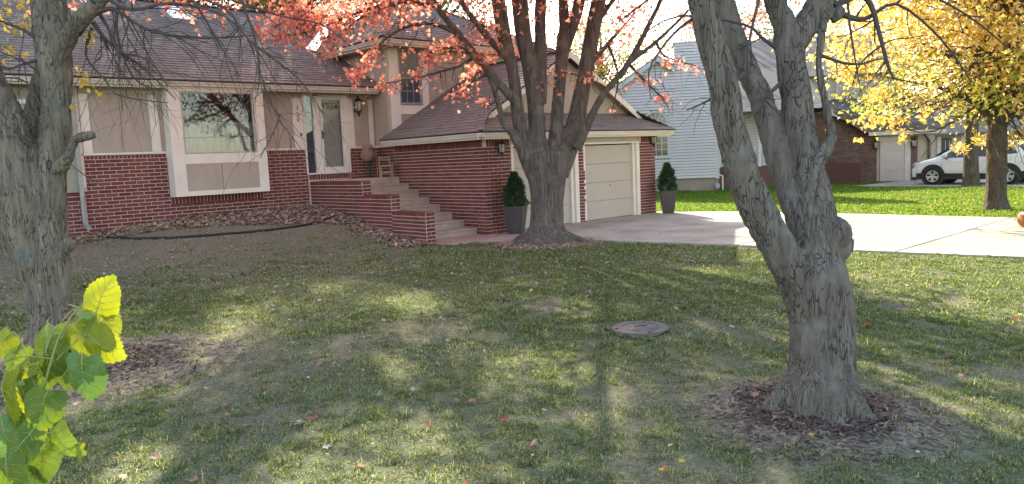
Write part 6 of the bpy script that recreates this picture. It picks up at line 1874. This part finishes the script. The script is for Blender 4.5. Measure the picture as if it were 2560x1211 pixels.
def patch(name, n, size, w, h, m, seed):
    """a tuft of blades about its own origin, kept out of the scene and set out by the lawn objects"""
    g = np.random.default_rng(seed)
    x = g.uniform(-.5, .5, n) * size; y = g.uniform(-.5, .5, n) * size
    tuft = fbm(np.stack([x * 11 + seed, y * 11, 0 * x], 1), 2, seed)
    k = g.random(n) < 0.35 + sstep(0.3, 0.5, tuft)
    x, y, tuft = x[k], y[k], tuft[k]; n = len(x)
    hh = h * g.uniform(0.4, 1.2, n) * (0.6 + 0.9 * sstep(0.35, 0.55, tuft))
    a = g.uniform(0, 2 * math.pi, n); l = g.uniform(0.2, 1.5, n); fa = g.uniform(0, 2 * math.pi, n)
    base = np.stack([x, y, -0.006 + 0 * x], 1)
    mid = base + np.stack([np.cos(a) * l * hh * .35, np.sin(a) * l * hh * .35, hh * 0.62], 1)
    tip = base + np.stack([np.cos(a) * l * hh, np.sin(a) * l * hh, hh * (1.0 - 0.45 * l * l / 1.5)], 1)
    ww = w * g.uniform(0.6, 1.2, n)
    sd = np.stack([np.cos(fa), np.sin(fa), 0 * fa], 1) * ww[:, None] * 0.5
    V = np.stack([base - sd, base + sd, mid + sd * .8, mid - sd * .8, tip], 1)
    o = (np.arange(n) * 5)[:, None]
    F = np.concatenate([o + np.array([[0, 1, 2]]), o + np.array([[0, 2, 3]]), o + np.array([[3, 2, 4]])], 1).reshape(-1, 3)
    me = bpy.data.meshes.new(name); V = V.reshape(-1, 3)
    me.vertices.add(len(V)); me.vertices.foreach_set('co', V.astype(np.float32).ravel())
    me.loops.add(F.size); me.loops.foreach_set('vertex_index', F.astype(np.int32).ravel())
    me.polygons.add(len(F)); me.polygons.foreach_set('loop_start', np.arange(0, F.size, 3, dtype=np.int32)); me.polygons.foreach_set('loop_total', np.full(len(F), 3, np.int32))
    me.materials.append(m); me.update(calc_edges=True)
    return bpy.data.objects.new(name, me)


def set_out(name, protos, P, ids, seed):
    """one lawn object: tufts instanced on its points (attribute tuft says which), turned and slightly scaled"""
    me = bpy.data.meshes.new(name); me.from_pydata([tuple(p) for p in P], [], [])
    at = me.attributes.new('tuft', 'INT', 'POINT'); at.data.foreach_set('value', np.asarray(ids, np.int32))
    ob = link(name, me)
    ng = bpy.data.node_groups.new(name + '_nodes', 'GeometryNodeTree')
    ng.interface.new_socket('Geometry', in_out='INPUT', socket_type='NodeSocketGeometry')
    ng.interface.new_socket('Geometry', in_out='OUTPUT', socket_type='NodeSocketGeometry')
    N = ng.nodes; L = ng.links.new
    gi, go = N.new('NodeGroupInput'), N.new('NodeGroupOutput'); jn = N.new('GeometryNodeJoinGeometry')
    na = N.new('GeometryNodeInputNamedAttribute'); na.data_type = 'INT'; na.inputs[0].default_value = 'tuft'
    rv = N.new('FunctionNodeRandomValue'); rv.data_type = 'FLOAT_VECTOR'
    rv.inputs[0].default_value = (-0.06, -0.06, 0); rv.inputs[1].default_value = (0.06, 0.06, 6.283); rv.inputs['Seed'].default_value = seed
    rs = N.new('FunctionNodeRandomValue'); rs.data_type = 'FLOAT'; rs.inputs[2].default_value = 0.8; rs.inputs[3].default_value = 1.2; rs.inputs['Seed'].default_value = seed + 5
    for k, proto in enumerate(protos):
        io = N.new('GeometryNodeInstanceOnPoints'); oi = N.new('GeometryNodeObjectInfo'); oi.inputs[0].default_value = proto
        cm = N.new('FunctionNodeCompare'); cm.data_type = 'INT'; cm.operation = 'EQUAL'
        ia, ib = [q for q in cm.inputs if q.type == 'INT'][:2]
        L(na.outputs[0], ia); ib.default_value = k
        L(gi.outputs[0], io.inputs['Points']); L(cm.outputs[0], io.inputs['Selection']); L(oi.outputs['Geometry'], io.inputs['Instance']); L(rv.outputs[0], io.inputs['Rotation']); L(rs.outputs[1], io.inputs['Scale'])
        L(io.outputs[0], jn.inputs[0])
    L(jn.outputs[0], go.inputs[0])
    md = ob.modifiers.new('tufts', 'NODES'); md.node_group = ng
    return ob


def lawn_points(step, dmin, dmax, xr, yr, g):
    x, y = np.meshgrid(np.arange(*xr, step), np.arange(*yr, step))
    x = x.ravel() + g.uniform(-.5, .5, x.size) * step; y = y.ravel() + g.uniform(-.5, .5, y.size) * step
    d = x * CF[0] + y * CF[1]; s = x * CR[0] + y * CR[1]
    k = (d > dmin) & (d <= dmax) & (np.abs(s) < 0.74 * d + 2.6) & in_lawn(x, y)
    return x[k], y[k]


g = np.random.default_rng(101)
PROTO, ALLP, ALLI = [], [], []
for (nm, step, dmin, dmax, xr, yr, size, w, h, nb) in (('near', 0.17, 1.6, 7.0, (-4, 10), (-3, 11), 0.24, 0.0045, 0.034, 520), ('mid', 0.22, 7.0, 12.0, (-6, 16), (-3, 17), 0.31, 0.0075, 0.038, 420), ('far', 0.30, 12.0, 20.0, (-6, 20), (-6, 18.2), 0.42, 0.013, 0.042, 320)):
    x, y = lawn_points(step, dmin, dmax, xr, yr, g)
    bb = bare(x, y)
    pn = fbm(np.stack([x * 0.8, y * 0.8, 0 * x], 1), 3, 77) + g.normal(size=len(x)) * 0.05
    keep = g.random(len(x)) < np.clip(1.08 - 0.80 * bb, 0.06, 1)
    cls = np.where(bb + 0.15 * g.normal(size=len(x)) > 0.45, 2, np.where(pn + 0.2 * bb > 0.47, 1, 0))
    P = np.stack([x, y, ground_h(x, y)], 1)
    for ci, kind in enumerate(('green', 'mixed', 'dry')):
        for v in range(2):
            sel = keep & (cls == ci) & ((np.arange(len(x)) % 2) == v)
            ALLP.append(P[sel]); ALLI += [len(PROTO)] * int(sel.sum())
            PROTO.append(patch('tuft_' + nm, int(nb * (1, 0.9, 0.55)[ci]), size, w, h * (1, 0.95, 0.8)[ci], MG[kind], 7 + ci * 10 + v))
x, y = lawn_points(0.42, 3.0, 13.0, (-4, 14), (-2, 14), g)
k = (g.random(len(x)) < 0.30) & (fbm(np.stack([x * 1.1, y * 1.1, 0 * x], 1), 3, 44) > 0.44) & (bare(x, y) < 0.5)
ALLP.append(np.stack([x[k], y[k], ground_h(x[k], y[k])], 1)); ALLI += [len(PROTO)] * int(k.sum())
PROTO.append(patch('tuft_coarse', 90, 0.15, 0.007, 0.062, MG['green'], 61))
tag(set_out('grass', PROTO, np.concatenate(ALLP), ALLI, 31), 'short patchy green and straw coloured grass of the near lawn', 'grass', kind='stuff')
x = g.uniform(18, 41, 10500); y = g.uniform(-8, 30, 10500)
d = x * CF[0] + y * CF[1]; s_ = x * CR[0] + y * CR[1]
k = (d > 14) & (d < 37) & (np.abs(s_) < 0.74 * d + 0.8) & in_lawn(x, y) & (x > interp(DRV_R, y) + 0.1) & ~((x > 31.0) & (y < 13.8) & (y > 4.8))
P = np.stack([x[k], y[k], ground_h(x[k], y[k])], 1)
tag(set_out('grass', [patch('tuft_beyond', 260, 0.6, 0.024, 0.055, MG['lush'], 91)], P, np.zeros(len(P)), 77), 'lush green grass of the lawn beyond the driveway', 'grass', kind='stuff')


# ------------------------------------------------------------------ mulch and litter
def chips(n, fn, g, ln=(0.02, 0.06), w=(0.006, 0.016), lift=0.012):
    x, y = fn(n, g)
    z = ground_h(x, y) + g.uniform(0.001, lift, len(x))
    a = g.uniform(0, 2 * math.pi, len(x))
    L_ = g.uniform(*ln, len(x)) / 2; W_ = g.uniform(*w, len(x)) / 2
    d = np.stack([np.cos(a), np.sin(a), g.normal(size=len(x)) * 0.25], 1); e = np.stack([-np.sin(a), np.cos(a), g.normal(size=len(x)) * 0.4], 1)
    c = np.stack([x, y, z], 1)
    V = np.stack([c - d * L_[:, None] - e * W_[:, None], c + d * L_[:, None] - e * W_[:, None], c + d * L_[:, None] + e * W_[:, None], c - d * L_[:, None] + e * W_[:, None]], 1)
    return V.reshape(-1, 3)


def disc(cx, cy, r, ex=1.0):
    def fn(n, g):
        rr = r * np.sqrt(g.random(n)) * (0.8 + 0.25 * g.random(n)); a = g.uniform(0, 2 * math.pi, n)
        return cx + rr * np.cos(a), cy + rr * np.sin(a) * ex
    return fn


def bed(n, g):
    x = g.uniform(3.0, 9.38, n); y = 18.22 - 2.4 * g.random(n) ** 1.1
    lim = np.interp(x, [3, 4.5, 6.5, 8.3, 9.4], [17.4, 17.0, 16.2, 15.8, 14.2])
    k = y > lim
    return x[k], y[k]


def stairfoot(n, g):
    y = g.uniform(13.0, 16.2, n); x = 9.38 - np.abs(g.normal(size=n)) * 0.32
    return x, y


Fq = lambda V: np.arange(len(V)).reshape(-1, 4)
M_MULCH = mat('bark_mulch', (0.95, 0.95, 0.95), 0.9, (0.7, 0.7, 0.7), 5, island=0.25, palette=[(0.12, 0.065, 0.05), (0.17, 0.10, 0.075), (0.24, 0.16, 0.12), (0.10, 0.06, 0.05), (0.32, 0.24, 0.18)])
M_LITTER = mat('dry_leaf_litter', (0.95, 0.95, 0.95), 0.9, (0.7, 0.7, 0.7), 5, island=0.25, palette=[(0.36, 0.24, 0.17), (0.50, 0.36, 0.27), (0.27, 0.17, 0.125), (0.58, 0.45, 0.34), (0.40, 0.22, 0.16)])
Vm = np.concatenate([chips(3000, disc(4.80, 2.30, 0.55), g), chips(1500, disc(4.70, 2.20, 0.85), g)])
tag(np_mesh('mulch', Vm, Fq(Vm), M_MULCH), 'dark red bark mulch ringed round the near tree', 'mulch', kind='stuff')
Vm = np.concatenate([chips(1300, disc(1.75, 8.05, 0.75, 0.9), g, (0.03, 0.09), (0.008, 0.022)), chips(1100, disc(1.9, 7.8, 1.3, 0.9), g, (0.03, 0.09), (0.006, 0.018))])
tag(np_mesh('mulch', Vm, Fq(Vm), M_MULCH), 'dark mulch and twigs around the twin trunk tree', 'mulch', kind='stuff')
Vm = np.concatenate([chips(9000, bed, g, (0.03, 0.09), (0.02, 0.05), 0.05), chips(3500, stairfoot, g, (0.03, 0.08), (0.02, 0.05), 0.04)])
tag(np_mesh('bed_litter', Vm, Fq(Vm), M_LITTER), 'brown leaf litter in the bed along the brick wall', 'leaf litter', kind='stuff')
Vm = chips(3000, disc(11.0, 11.1, 1.15), g, (0.03, 0.09), (0.01, 0.03))
tag(np_mesh('litter', Vm, Fq(Vm), M_LITTER), 'twig and leaf litter at the foot of the red maple', 'leaf litter', kind='stuff')


# ------------------------------------------------------------------ fallen leaves
def fallen(n, fn, g, size, lift=0.03):
    x, y = fn(n, g)
    z = ground_h(x, y) + g.uniform(0.024, lift, len(x))
    N = unit(np.stack([g.normal(size=len(x)) * .35, g.normal(size=len(x)) * .35, np.ones(len(x))], 1))
    return leaves(np.stack([x, y, z], 1), g.uniform(*size, len(x)), MAPLE, g, 0.0, 0.5, N)


def far_lawn(n, g):
    x = g.uniform(19.5, 33, n); y = g.uniform(2, 18, n)
    k = (np.hypot(x - 24, y - 6) < 10 * np.sqrt(g.random(n))) & in_lawn(x, y)
    return x[k], y[k]


def near_lawn(n, g):
    x = g.uniform(-3, 13, n); y = g.uniform(0, 15.5, n)
    k = in_lawn(x, y) & (g.random(n) < 0.22 + 0.78 * sstep(6, 13, y + 0.2 * x))
    return x[k], y[k]


M_FALLY = mat('fallen_yellow', (0.95, 0.95, 0.95), 0.7, (0.8, 0.8, 0.8), 4, island=0.2, palette=[(0.62, 0.46, 0.10), (0.70, 0.50, 0.16), (0.55, 0.36, 0.10)], transl=0.3)
Vf, Ff = fallen(8000, far_lawn, g, (0.07, 0.12), 0.075)
tag(np_mesh('fallen_leaves', Vf, Ff, M_FALLY), 'carpet of yellow leaves on the far lawn', 'fallen leaves', kind='stuff')
M_FALLB = mat('fallen_tan', (0.95, 0.95, 0.95), 0.8, (0.8, 0.8, 0.8), 4, island=0.2, palette=[(0.42, 0.31, 0.23), (0.58, 0.46, 0.37), (0.34, 0.22, 0.15), (0.50, 0.22, 0.13), (0.70, 0.58, 0.48)], transl=0.2)
Vf, Ff = fallen(4200, near_lawn, g, (0.03, 0.09), 0.055)
tag(np_mesh('fallen_leaves', Vf, Ff, M_FALLB), 'small tan leaves strewn thinly over the near lawn', 'fallen leaves', kind='stuff')

def on_slab(n, g):
    x = g.uniform(11.8, 19.5, n); y = g.uniform(2, 13.2, n)
    k = on_drive(x, y, -0.1)
    return x[k], y[k]


x_, y_ = on_slab(150, g)
N_ = unit(np.stack([g.normal(size=len(x_)) * .3, g.normal(size=len(x_)) * .3, np.ones(len(x_))], 1))
Vf, Ff = leaves(np.stack([x_, y_, np.full(len(x_), 0.04)], 1), g.uniform(0.03, 0.08, len(x_)), MAPLE, g, 0.0, 0.5, N_)
tag(np_mesh('drive_litter', Vf, Ff, M_LITTER), 'a few dry leaf scraps blown over the driveway', 'leaf litter', kind='stuff')

LEAFK = {
    'red': ('curled crimson maple leaf lying on the lawn', (0.42, 0.07, 0.07), (0.32, 0.05, 0.05)),
    'orange': ('bright orange maple leaf lying on the lawn', (0.62, 0.20, 0.07), (0.5, 0.14, 0.05)),
    'pale': ('pale whitish curled maple leaf lying on the lawn', (0.55, 0.47, 0.42), (0.46, 0.38, 0.33)),
    'tan': ('dry tan maple leaf lying on the lawn', (0.40, 0.28, 0.19), (0.32, 0.21, 0.14)),
    'yellow': ('small yellow maple leaf lying on the lawn', (0.62, 0.44, 0.10), (0.52, 0.34, 0.07)),
    'pink': ('dull pink maple leaf lying on the lawn', (0.50, 0.25, 0.22), (0.42, 0.18, 0.16)),
}
LEAFMESH = {}
for k_, (lab, c1, c2) in LEAFK.items():
    m_ = mat('fallen_leaf_' + k_, c1, 0.75, c2, 25, bump=0.1, transl=0.25)
    for j in range(3):
        vs, fs = [(0, 0, 0.012)], []
        n = len(MAPLE); cu_ = random.uniform(0.25, 0.9)
        for ring in (0.5, 1.0):
            for (a, r) in MAPLE:
                x, y = math.cos(R_(a)) * r * ring * (0.75 if ring < 1 else 1), math.sin(R_(a)) * r * ring
                vs.append((x * 0.5, y * 0.5, 0.5 * (cu_ * 0.5 * (x * x) * random.uniform(0.6, 1.4) + 0.18 * abs(y) * random.uniform(0, 1.5)) + 0.012))
        for i in range(n):
            fs.append((0, 1 + i, 1 + (i + 1) % n))
            fs.append((1 + i, 1 + n + i, 1 + n + (i + 1) % n, 1 + (i + 1) % n))
        o_ = len(vs)
        vs += [(-0.012, -0.04, 0.03), (0.012, -0.04, 0.03), (0.02, -0.55, 0.10), (-0.004, -0.55, 0.10)]
        fs.append((o_, o_ + 1, o_ + 2, o_ + 3))
        me = bpy.data.meshes.new('fallen_leaf'); me.from_pydata(vs, [], fs); me.materials.append(m_)
        LEAFMESH[(k_, j)] = me
SPOTS = [(1255, 1032, 'red', .11), (1180, 992, 'pink', .10), (752, 1048, 'pale', .12), (785, 1034, 'red', .09), (1333, 1100, 'pink', .10), (1830, 816, 'pale', .10), (503, 921, 'tan', .10),
         (655, 966, 'red', .08), (615, 1056, 'tan', .07), (985, 1133, 'yellow', .08), (815, 1109, 'pale', .09), (865, 1112, 'pale', .07), (1030, 963, 'pale', .08), (482, 1196, 'pink', .11), (1885, 1006, 'pink', .10),
         (1311, 707, 'orange', .11), (575, 833, 'red', .09), (1765, 665, 'orange', .10), (2167, 808, 'orange', .12), (1068, 1051, 'orange', .07), (800, 904, 'pink', .10), (1016, 912, 'tan', .09), (1650, 1165, 'yellow', .07),
         (1700, 1145, 'yellow', .07), (1665, 1160, 'orange', .06), (1790, 1195, 'yellow', .06), (620, 950, 'orange', .07), (745, 1044, 'pale', .07), (2030, 1100, 'yellow', .06), (300, 915, 'orange', .09), (262, 958, 'red', .09), (192, 1005, 'pale', .10),
         (915, 802, 'orange', .08), (1020, 833, 'red', .07), (1435, 768, 'pale', .08), (1470, 810, 'tan', .07), (1690, 768, 'pale', .09), (1700, 795, 'tan', .06), (2480, 990, 'tan', .10), (2370, 880, 'pink', .10), (2540, 800, 'orange', .10), (2545, 900, 'orange', .09),
         (1100, 790, 'pale', .08), (1120, 845, 'pale', .08), (1078, 835, 'tan', .07), (700, 745, 'red', .08), (610, 770, 'red', .08), (540, 745, 'orange', .09), (440, 760, 'red', .09), (1275, 730, 'orange', .08), (980, 950, 'tan', .06), (390, 1140, 'pink', .10), (330, 1050, 'red', .08), (430, 860, 'pale', .09), (350, 905, 'pale', .10),
         (1900, 795, 'pale', .08), (1930, 800, 'pale', .08), (2050, 770, 'tan', .08), (2360, 755, 'orange', .08), (2280, 720, 'orange', .08), (2200, 700, 'orange', .09), (1500, 1105, 'tan', .06), (1340, 1090, 'pale', .08), (1425, 1195, 'tan', .08), (1160, 1205, 'orange', .09), (560, 1010, 'tan', .06), (900, 1160, 'pink', .07)]
g2 = random.Random(4)
LEAFW = {'red': 'curled crimson', 'orange': 'bright orange', 'pale': 'pale whitish', 'tan': 'dry tan', 'yellow': 'small yellow', 'pink': 'dull pink'}
MARKS = [((2050, 1040), 'beside the mulch of the near tree'), ((1600, 826), 'around the round access cover'), ((1366, 640), 'on the grass before the red maple'), ((250, 930), 'by the mulch of the twin trunk tree'),
         ((2350, 820), 'on the grass beside the driveway'), ((1000, 1040), 'on the open lawn in front'), ((620, 790), 'on the worn lawn below the window'), ((1050, 820), 'in the middle of the lawn'), ((430, 1140), 'on the lawn by the mulberry shoot')]
_lab = {}
for (px, py, k_, s) in SPOTS:
    mk = min(MARKS, key=lambda m: math.hypot((m[0][0] - px) * 0.7, m[0][1] - py))[1]
    _lab.setdefault((k_, mk), []).append((px, py))
ORD = ['leftmost', 'second from left', 'third from left', 'fourth from left', 'fifth from left', 'sixth from left']
for (px, py, k_, s) in SPOTS:
    mk = min(MARKS, key=lambda m: math.hypot((m[0][0] - px) * 0.7, m[0][1] - py))[1]
    same = sorted(_lab[(k_, mk)])
    lab = LEAFW[k_] + ' maple leaf lying ' + mk
    if len(same) > 1:
        lab += ', ' + ORD[same.index((px, py))]
    q = on_z(px, py, 0.03)
    ob = bpy.data.objects.new('fallen_leaf', LEAFMESH[(k_, g2.randrange(3))]); COL.objects.link(ob)
    ob.location = (q[0], q[1], gh(q[0], q[1]) + 0.026)
    ob.rotation_euler = (g2.gauss(0, 0.25), g2.gauss(0, 0.25), g2.uniform(0, 6.28)); ob.scale = (s, s, s)
    tag(ob, lab, 'leaf', 'fallen maple leaves on the near lawn')

# sticks and surface roots
for (lst, lab, r) in (([(1455, 672), (1490, 682), (1536, 699)], 'bare surface root in the grass near the red maple', 0.017),
                      ([(1505, 648), (1545, 650), (1598, 656)], 'thin surface root in the sunlit grass beside the red maple', 0.014),
                      ([(1060, 880), (1085, 888), (1110, 894)], 'short fallen twig in the middle of the lawn', 0.008),
                      ([(690, 838), (660, 850), (640, 856)], 'short stick lying in the worn grass', 0.007)):
    P = []
    for px, py in lst:
        q = on_z(px, py, 0.0); P.append((q[0], q[1], gh(q[0], q[1]) + r * 0.5 + 0.012))
    ob = MB().tube(P, [r, r * .8, r * .4], 6).build('surface_root' if 'root' in lab else 'stick', mat('stick_wood', (0.30, 0.22, 0.16), 0.9, (0.2, 0.14, 0.1), 12), smooth=True)
    tag(ob, lab, 'root' if 'root' in lab else 'stick')

# ------------------------------------------------------------------ mulberry shoots close to the viewer
DMB = 1.9
fb = at_d(60, 1180, DMB)
mul = thing('mulberry_shoot', 'glowing yellow green mulberry shoot with toothed leaves at lower left', 'plant', (fb[0] - 0.05, fb[1] + 0.02, gh(fb[0], fb[1])))


def leaf_mat(name, c1, c2, tcol, tr=0.6):
    return mat(name, c1, 0.45, c2, 22, bump=0.25, bscale=60, transl=tr, spec=0.4, tcol=tcol)


ML = {'y': leaf_mat('mulberry_yellow', (0.36, 0.37, 0.03), (0.28, 0.32, 0.025), (1.0, 1.0, 0.6), 0.6),
      'g': leaf_mat('mulberry_green', (0.17, 0.27, 0.07), (0.13, 0.22, 0.06), (0.9, 1.0, 0.7), 0.35),
      'm': leaf_mat('mulberry_mid', (0.22, 0.30, 0.035), (0.12, 0.19, 0.03), (1.0, 1.0, 0.6), 0.5)}
M_VEIN = mat('mulberry_vein', (0.50, 0.55, 0.16), 0.5, (0.4, 0.45, 0.1), 5, transl=0.4)
M_STEM = mat('mulberry_stem', (0.32, 0.30, 0.10), 0.6, (0.22, 0.2, 0.07), 6)


def mul_leaf(px, py, ln, wd, ang, kind, yawt=0.0, pit=0.0, D=DMB, fold=0.3, seed=0):
    """heart-shaped toothed leaf; ang = direction of the tip in the picture plane (deg, clockwise from right)"""
    rr = random.Random(seed)
    c = at_d(px, py, D)
    sc_ = D / F_PX
    a = R_(ang)
    t = CR * math.cos(a) - CU * math.sin(a); nrm = -CF.copy()
    s = np.cross(nrm, t)
    # tilt about the two leaf axes
    ca, sa = math.cos(yawt), math.sin(yawt); s, nrm = s * ca + nrm * sa, nrm * ca - s * sa
    ca, sa = math.cos(pit), math.sin(pit); t, nrm = t * ca + nrm * sa, nrm * ca - t * sa
    N = 56
    out = []
    for i in range(N):
        u = 2 * math.pi * i / N
        # heart outline: y along the rib (-0.5 base .. 0.5 tip)
        x = 0.5 * math.sin(u) * (0.86 + 0.14 * math.cos(u)) * (1 + 0.10 * math.cos(2 * u))
        y = -0.5 * math.cos(u) * (1 if math.cos(u) < 0 else 0.92)
        if math.cos(u) > 0.90: y += 0.12 * (math.cos(u) - 0.90) / 0.10
        if math.cos(u) < -0.93: y += 0.07 * (-math.cos(u) - 0.93) / 0.07
        tooth = 1 + (0.03 if i % 2 else -0.03) + rr.uniform(-0.02, 0.02)
        out.append((x * tooth, y * tooth))
    ph_ = rr.uniform(0, 6); cu_ = rr.uniform(-0.3, 0.5)
    def zf(x, y): return -fold * abs(x) ** 1.3 * 0.8 - 0.45 * (y + 0.1) ** 2 + 0.028 * math.sin(9 * y + 16 * abs(x) + ph_) + 0.03 * math.sin(17 * x + 7 * y + ph_) * (abs(x) + abs(y)) + cu_ * x * y
    def W(x, y, dz=0.0): return tuple(c + s * (x * wd * sc_) + t * (y * ln * sc_) + nrm * (zf(x, y) * ln * sc_ + dz))
    vs, fs = [W(0, -0.05)], []
    for k, f_ in enumerate((0.25, 0.5, 0.75, 1.0)):
        vs += [W(x * f_, -0.05 + (y + 0.05) * f_) for x, y in out]
    for i in range(N):
        fs.append((0, 1 + i, 1 + (i + 1) % N))
        for k in range(3):
            o = 1 + k * N
            fs.append((o + i, o + N + i, o + N + (i + 1) % N, o + (i + 1) % N))
    lf = MB().add(vs, fs).build('leaf', ML[kind], mul, smooth=True)
    v = MB()
    v.tube([W(0, y, 0.0006) for y in np.linspace(-0.40, 0.47, 8)], [0.0016 * (1 - 0.8 * k / 7) for k in range(8)], 5)
    for sgn in (-1, 1):
        for k, y0 in enumerate((-0.36, -0.22, -0.06, 0.10, 0.25)):
            ln_ = (0.40, 0.40, 0.36, 0.28, 0.18)[k]
            v.tube([W(sgn * ln_ * q, y0 + (0.05 if k else -0.02) * q * 3 * (1 + q) * .8, 0.0004) for q in (0, 0.35, 0.7, 1.0)], [0.0009, 0.0007, 0.0005, 0.0003], 4)
    v.build('vein', M_VEIN, lf)
    return W(0, -0.42)


def stem(pts, r, D=DMB):
    P, Rr = pxl([(a_, b_, 1, o) for a_, b_, o in pts], D, 4)
    k = len(P)
    MB().tube(P, [r * (1 - 0.6 * i / k) for i in range(k)], 7).build('stem', M_STEM, mul, smooth=True)


_mb = at_d(30, 1260, DMB)
MB().tube([(_mb[0] - 0.04, _mb[1], gh(_mb[0], _mb[1]) - 0.02), (_mb[0] - 0.02, _mb[1] + 0.01, 0.5), tuple(_mb)], [0.007, 0.006, 0.0045], 7).build('stem', M_STEM, mul)
stem([(30, 1260, 0), (58, 1150, 0), (82, 1060, 0), (112, 960, 0), (135, 880, 0), (152, 835, 0), (180, 790, 0), (205, 762, 0)], 0.0042)
stem([(30, 1260, 0), (-10, 1100, .05), (-30, 960, .05), (0, 912, .03), (60, 892, .02), (135, 898, 0)], 0.003)
stem([(90, 1030, 0), (112, 1012, -.01), (140, 1092, -.02)], 0.0016)
LVS = [(250, 752, 112, 104, -62, 'y', .1, .25, .0, 1), (214, 792, 70, 60, 60, 'g', .2, .1, .03, 2), (205, 838, 120, 112, 60, 'y', -.15, .3, .01, 3), (250, 862, 112, 104, 30, 'y', .1, .2, -.02, 16), (118, 872, 140, 126, 100, 'm', .3, .1, .02, 4), (206, 938, 132, 124, 96, 'g', .1, -.15, -.05, 5),
       (106, 1016, 112, 112, 104, 'm', -.1, .2, -.03, 6), (150, 1104, 112, 92, 28, 'm', .35, .3, -.02, 7), (62, 918, 78, 62, 160, 'y', .5, .1, .0, 8), (10, 985, 150, 80, 84, 'y', .6, .1, -.02, 9), (2, 858, 88, 72, 130, 'y', .3, .0, .0, 10),
       (55, 1108, 118, 108, 120, 'm', .2, .2, -.04, 11), (14, 1085, 130, 104, 70, 'g', -.3, .1, -.02, 12), (20, 1185, 116, 108, 70, 'm', .2, .1, -.05, 13), (62, 955, 74, 70, 80, 'g', .2, .2, .03, 14), (182, 890, 96, 90, 110, 'g', .1, .1, .04, 15),
       (160, 850, 86, 84, 140, 'm', -.2, .3, .05, 17), (100, 930, 90, 80, 70, 'm', -.3, .2, .05, 18), (195, 1128, 46, 40, 70, 'y', .5, .4, -.03, 19), (80, 1190, 80, 70, 40, 'g', .3, .2, .02, 20), (150, 905, 120, 112, 75, 'm', .2, .2, .03, 21), (40, 1010, 110, 100, 60, 'y', .3, .2, .03, 22), (105, 1140, 110, 96, 85, 'm', -.2, .3, .01, 23), (35, 900, 96, 84, 100, 'm', .2, .1, .05, 24), (262, 805, 84, 78, 60, 'y', -.3, .3, .02, 25), (75, 1060, 100, 92, 130, 'y', .2, .2, .02, 26)]
for (px, py, ln, wd, ang, k_, yt, pt_, dd, sd_) in LVS:
    e = mul_leaf(px, py, ln * 1.05, wd * 1.14, ang, k_, yt, pt_, DMB + dd, 0.45, sd_)
    near = at_d(np.clip(px * 0.45 + 60, 0, 180), py + 10, DMB)
    MB().tube([e, tuple((np.array(e) + near) / 2 + np.array([0, 0, 0.006])), tuple(near)], [0.0013, 0.0014, 0.0016], 5).build('leaf_stalk', M_STEM, mul)
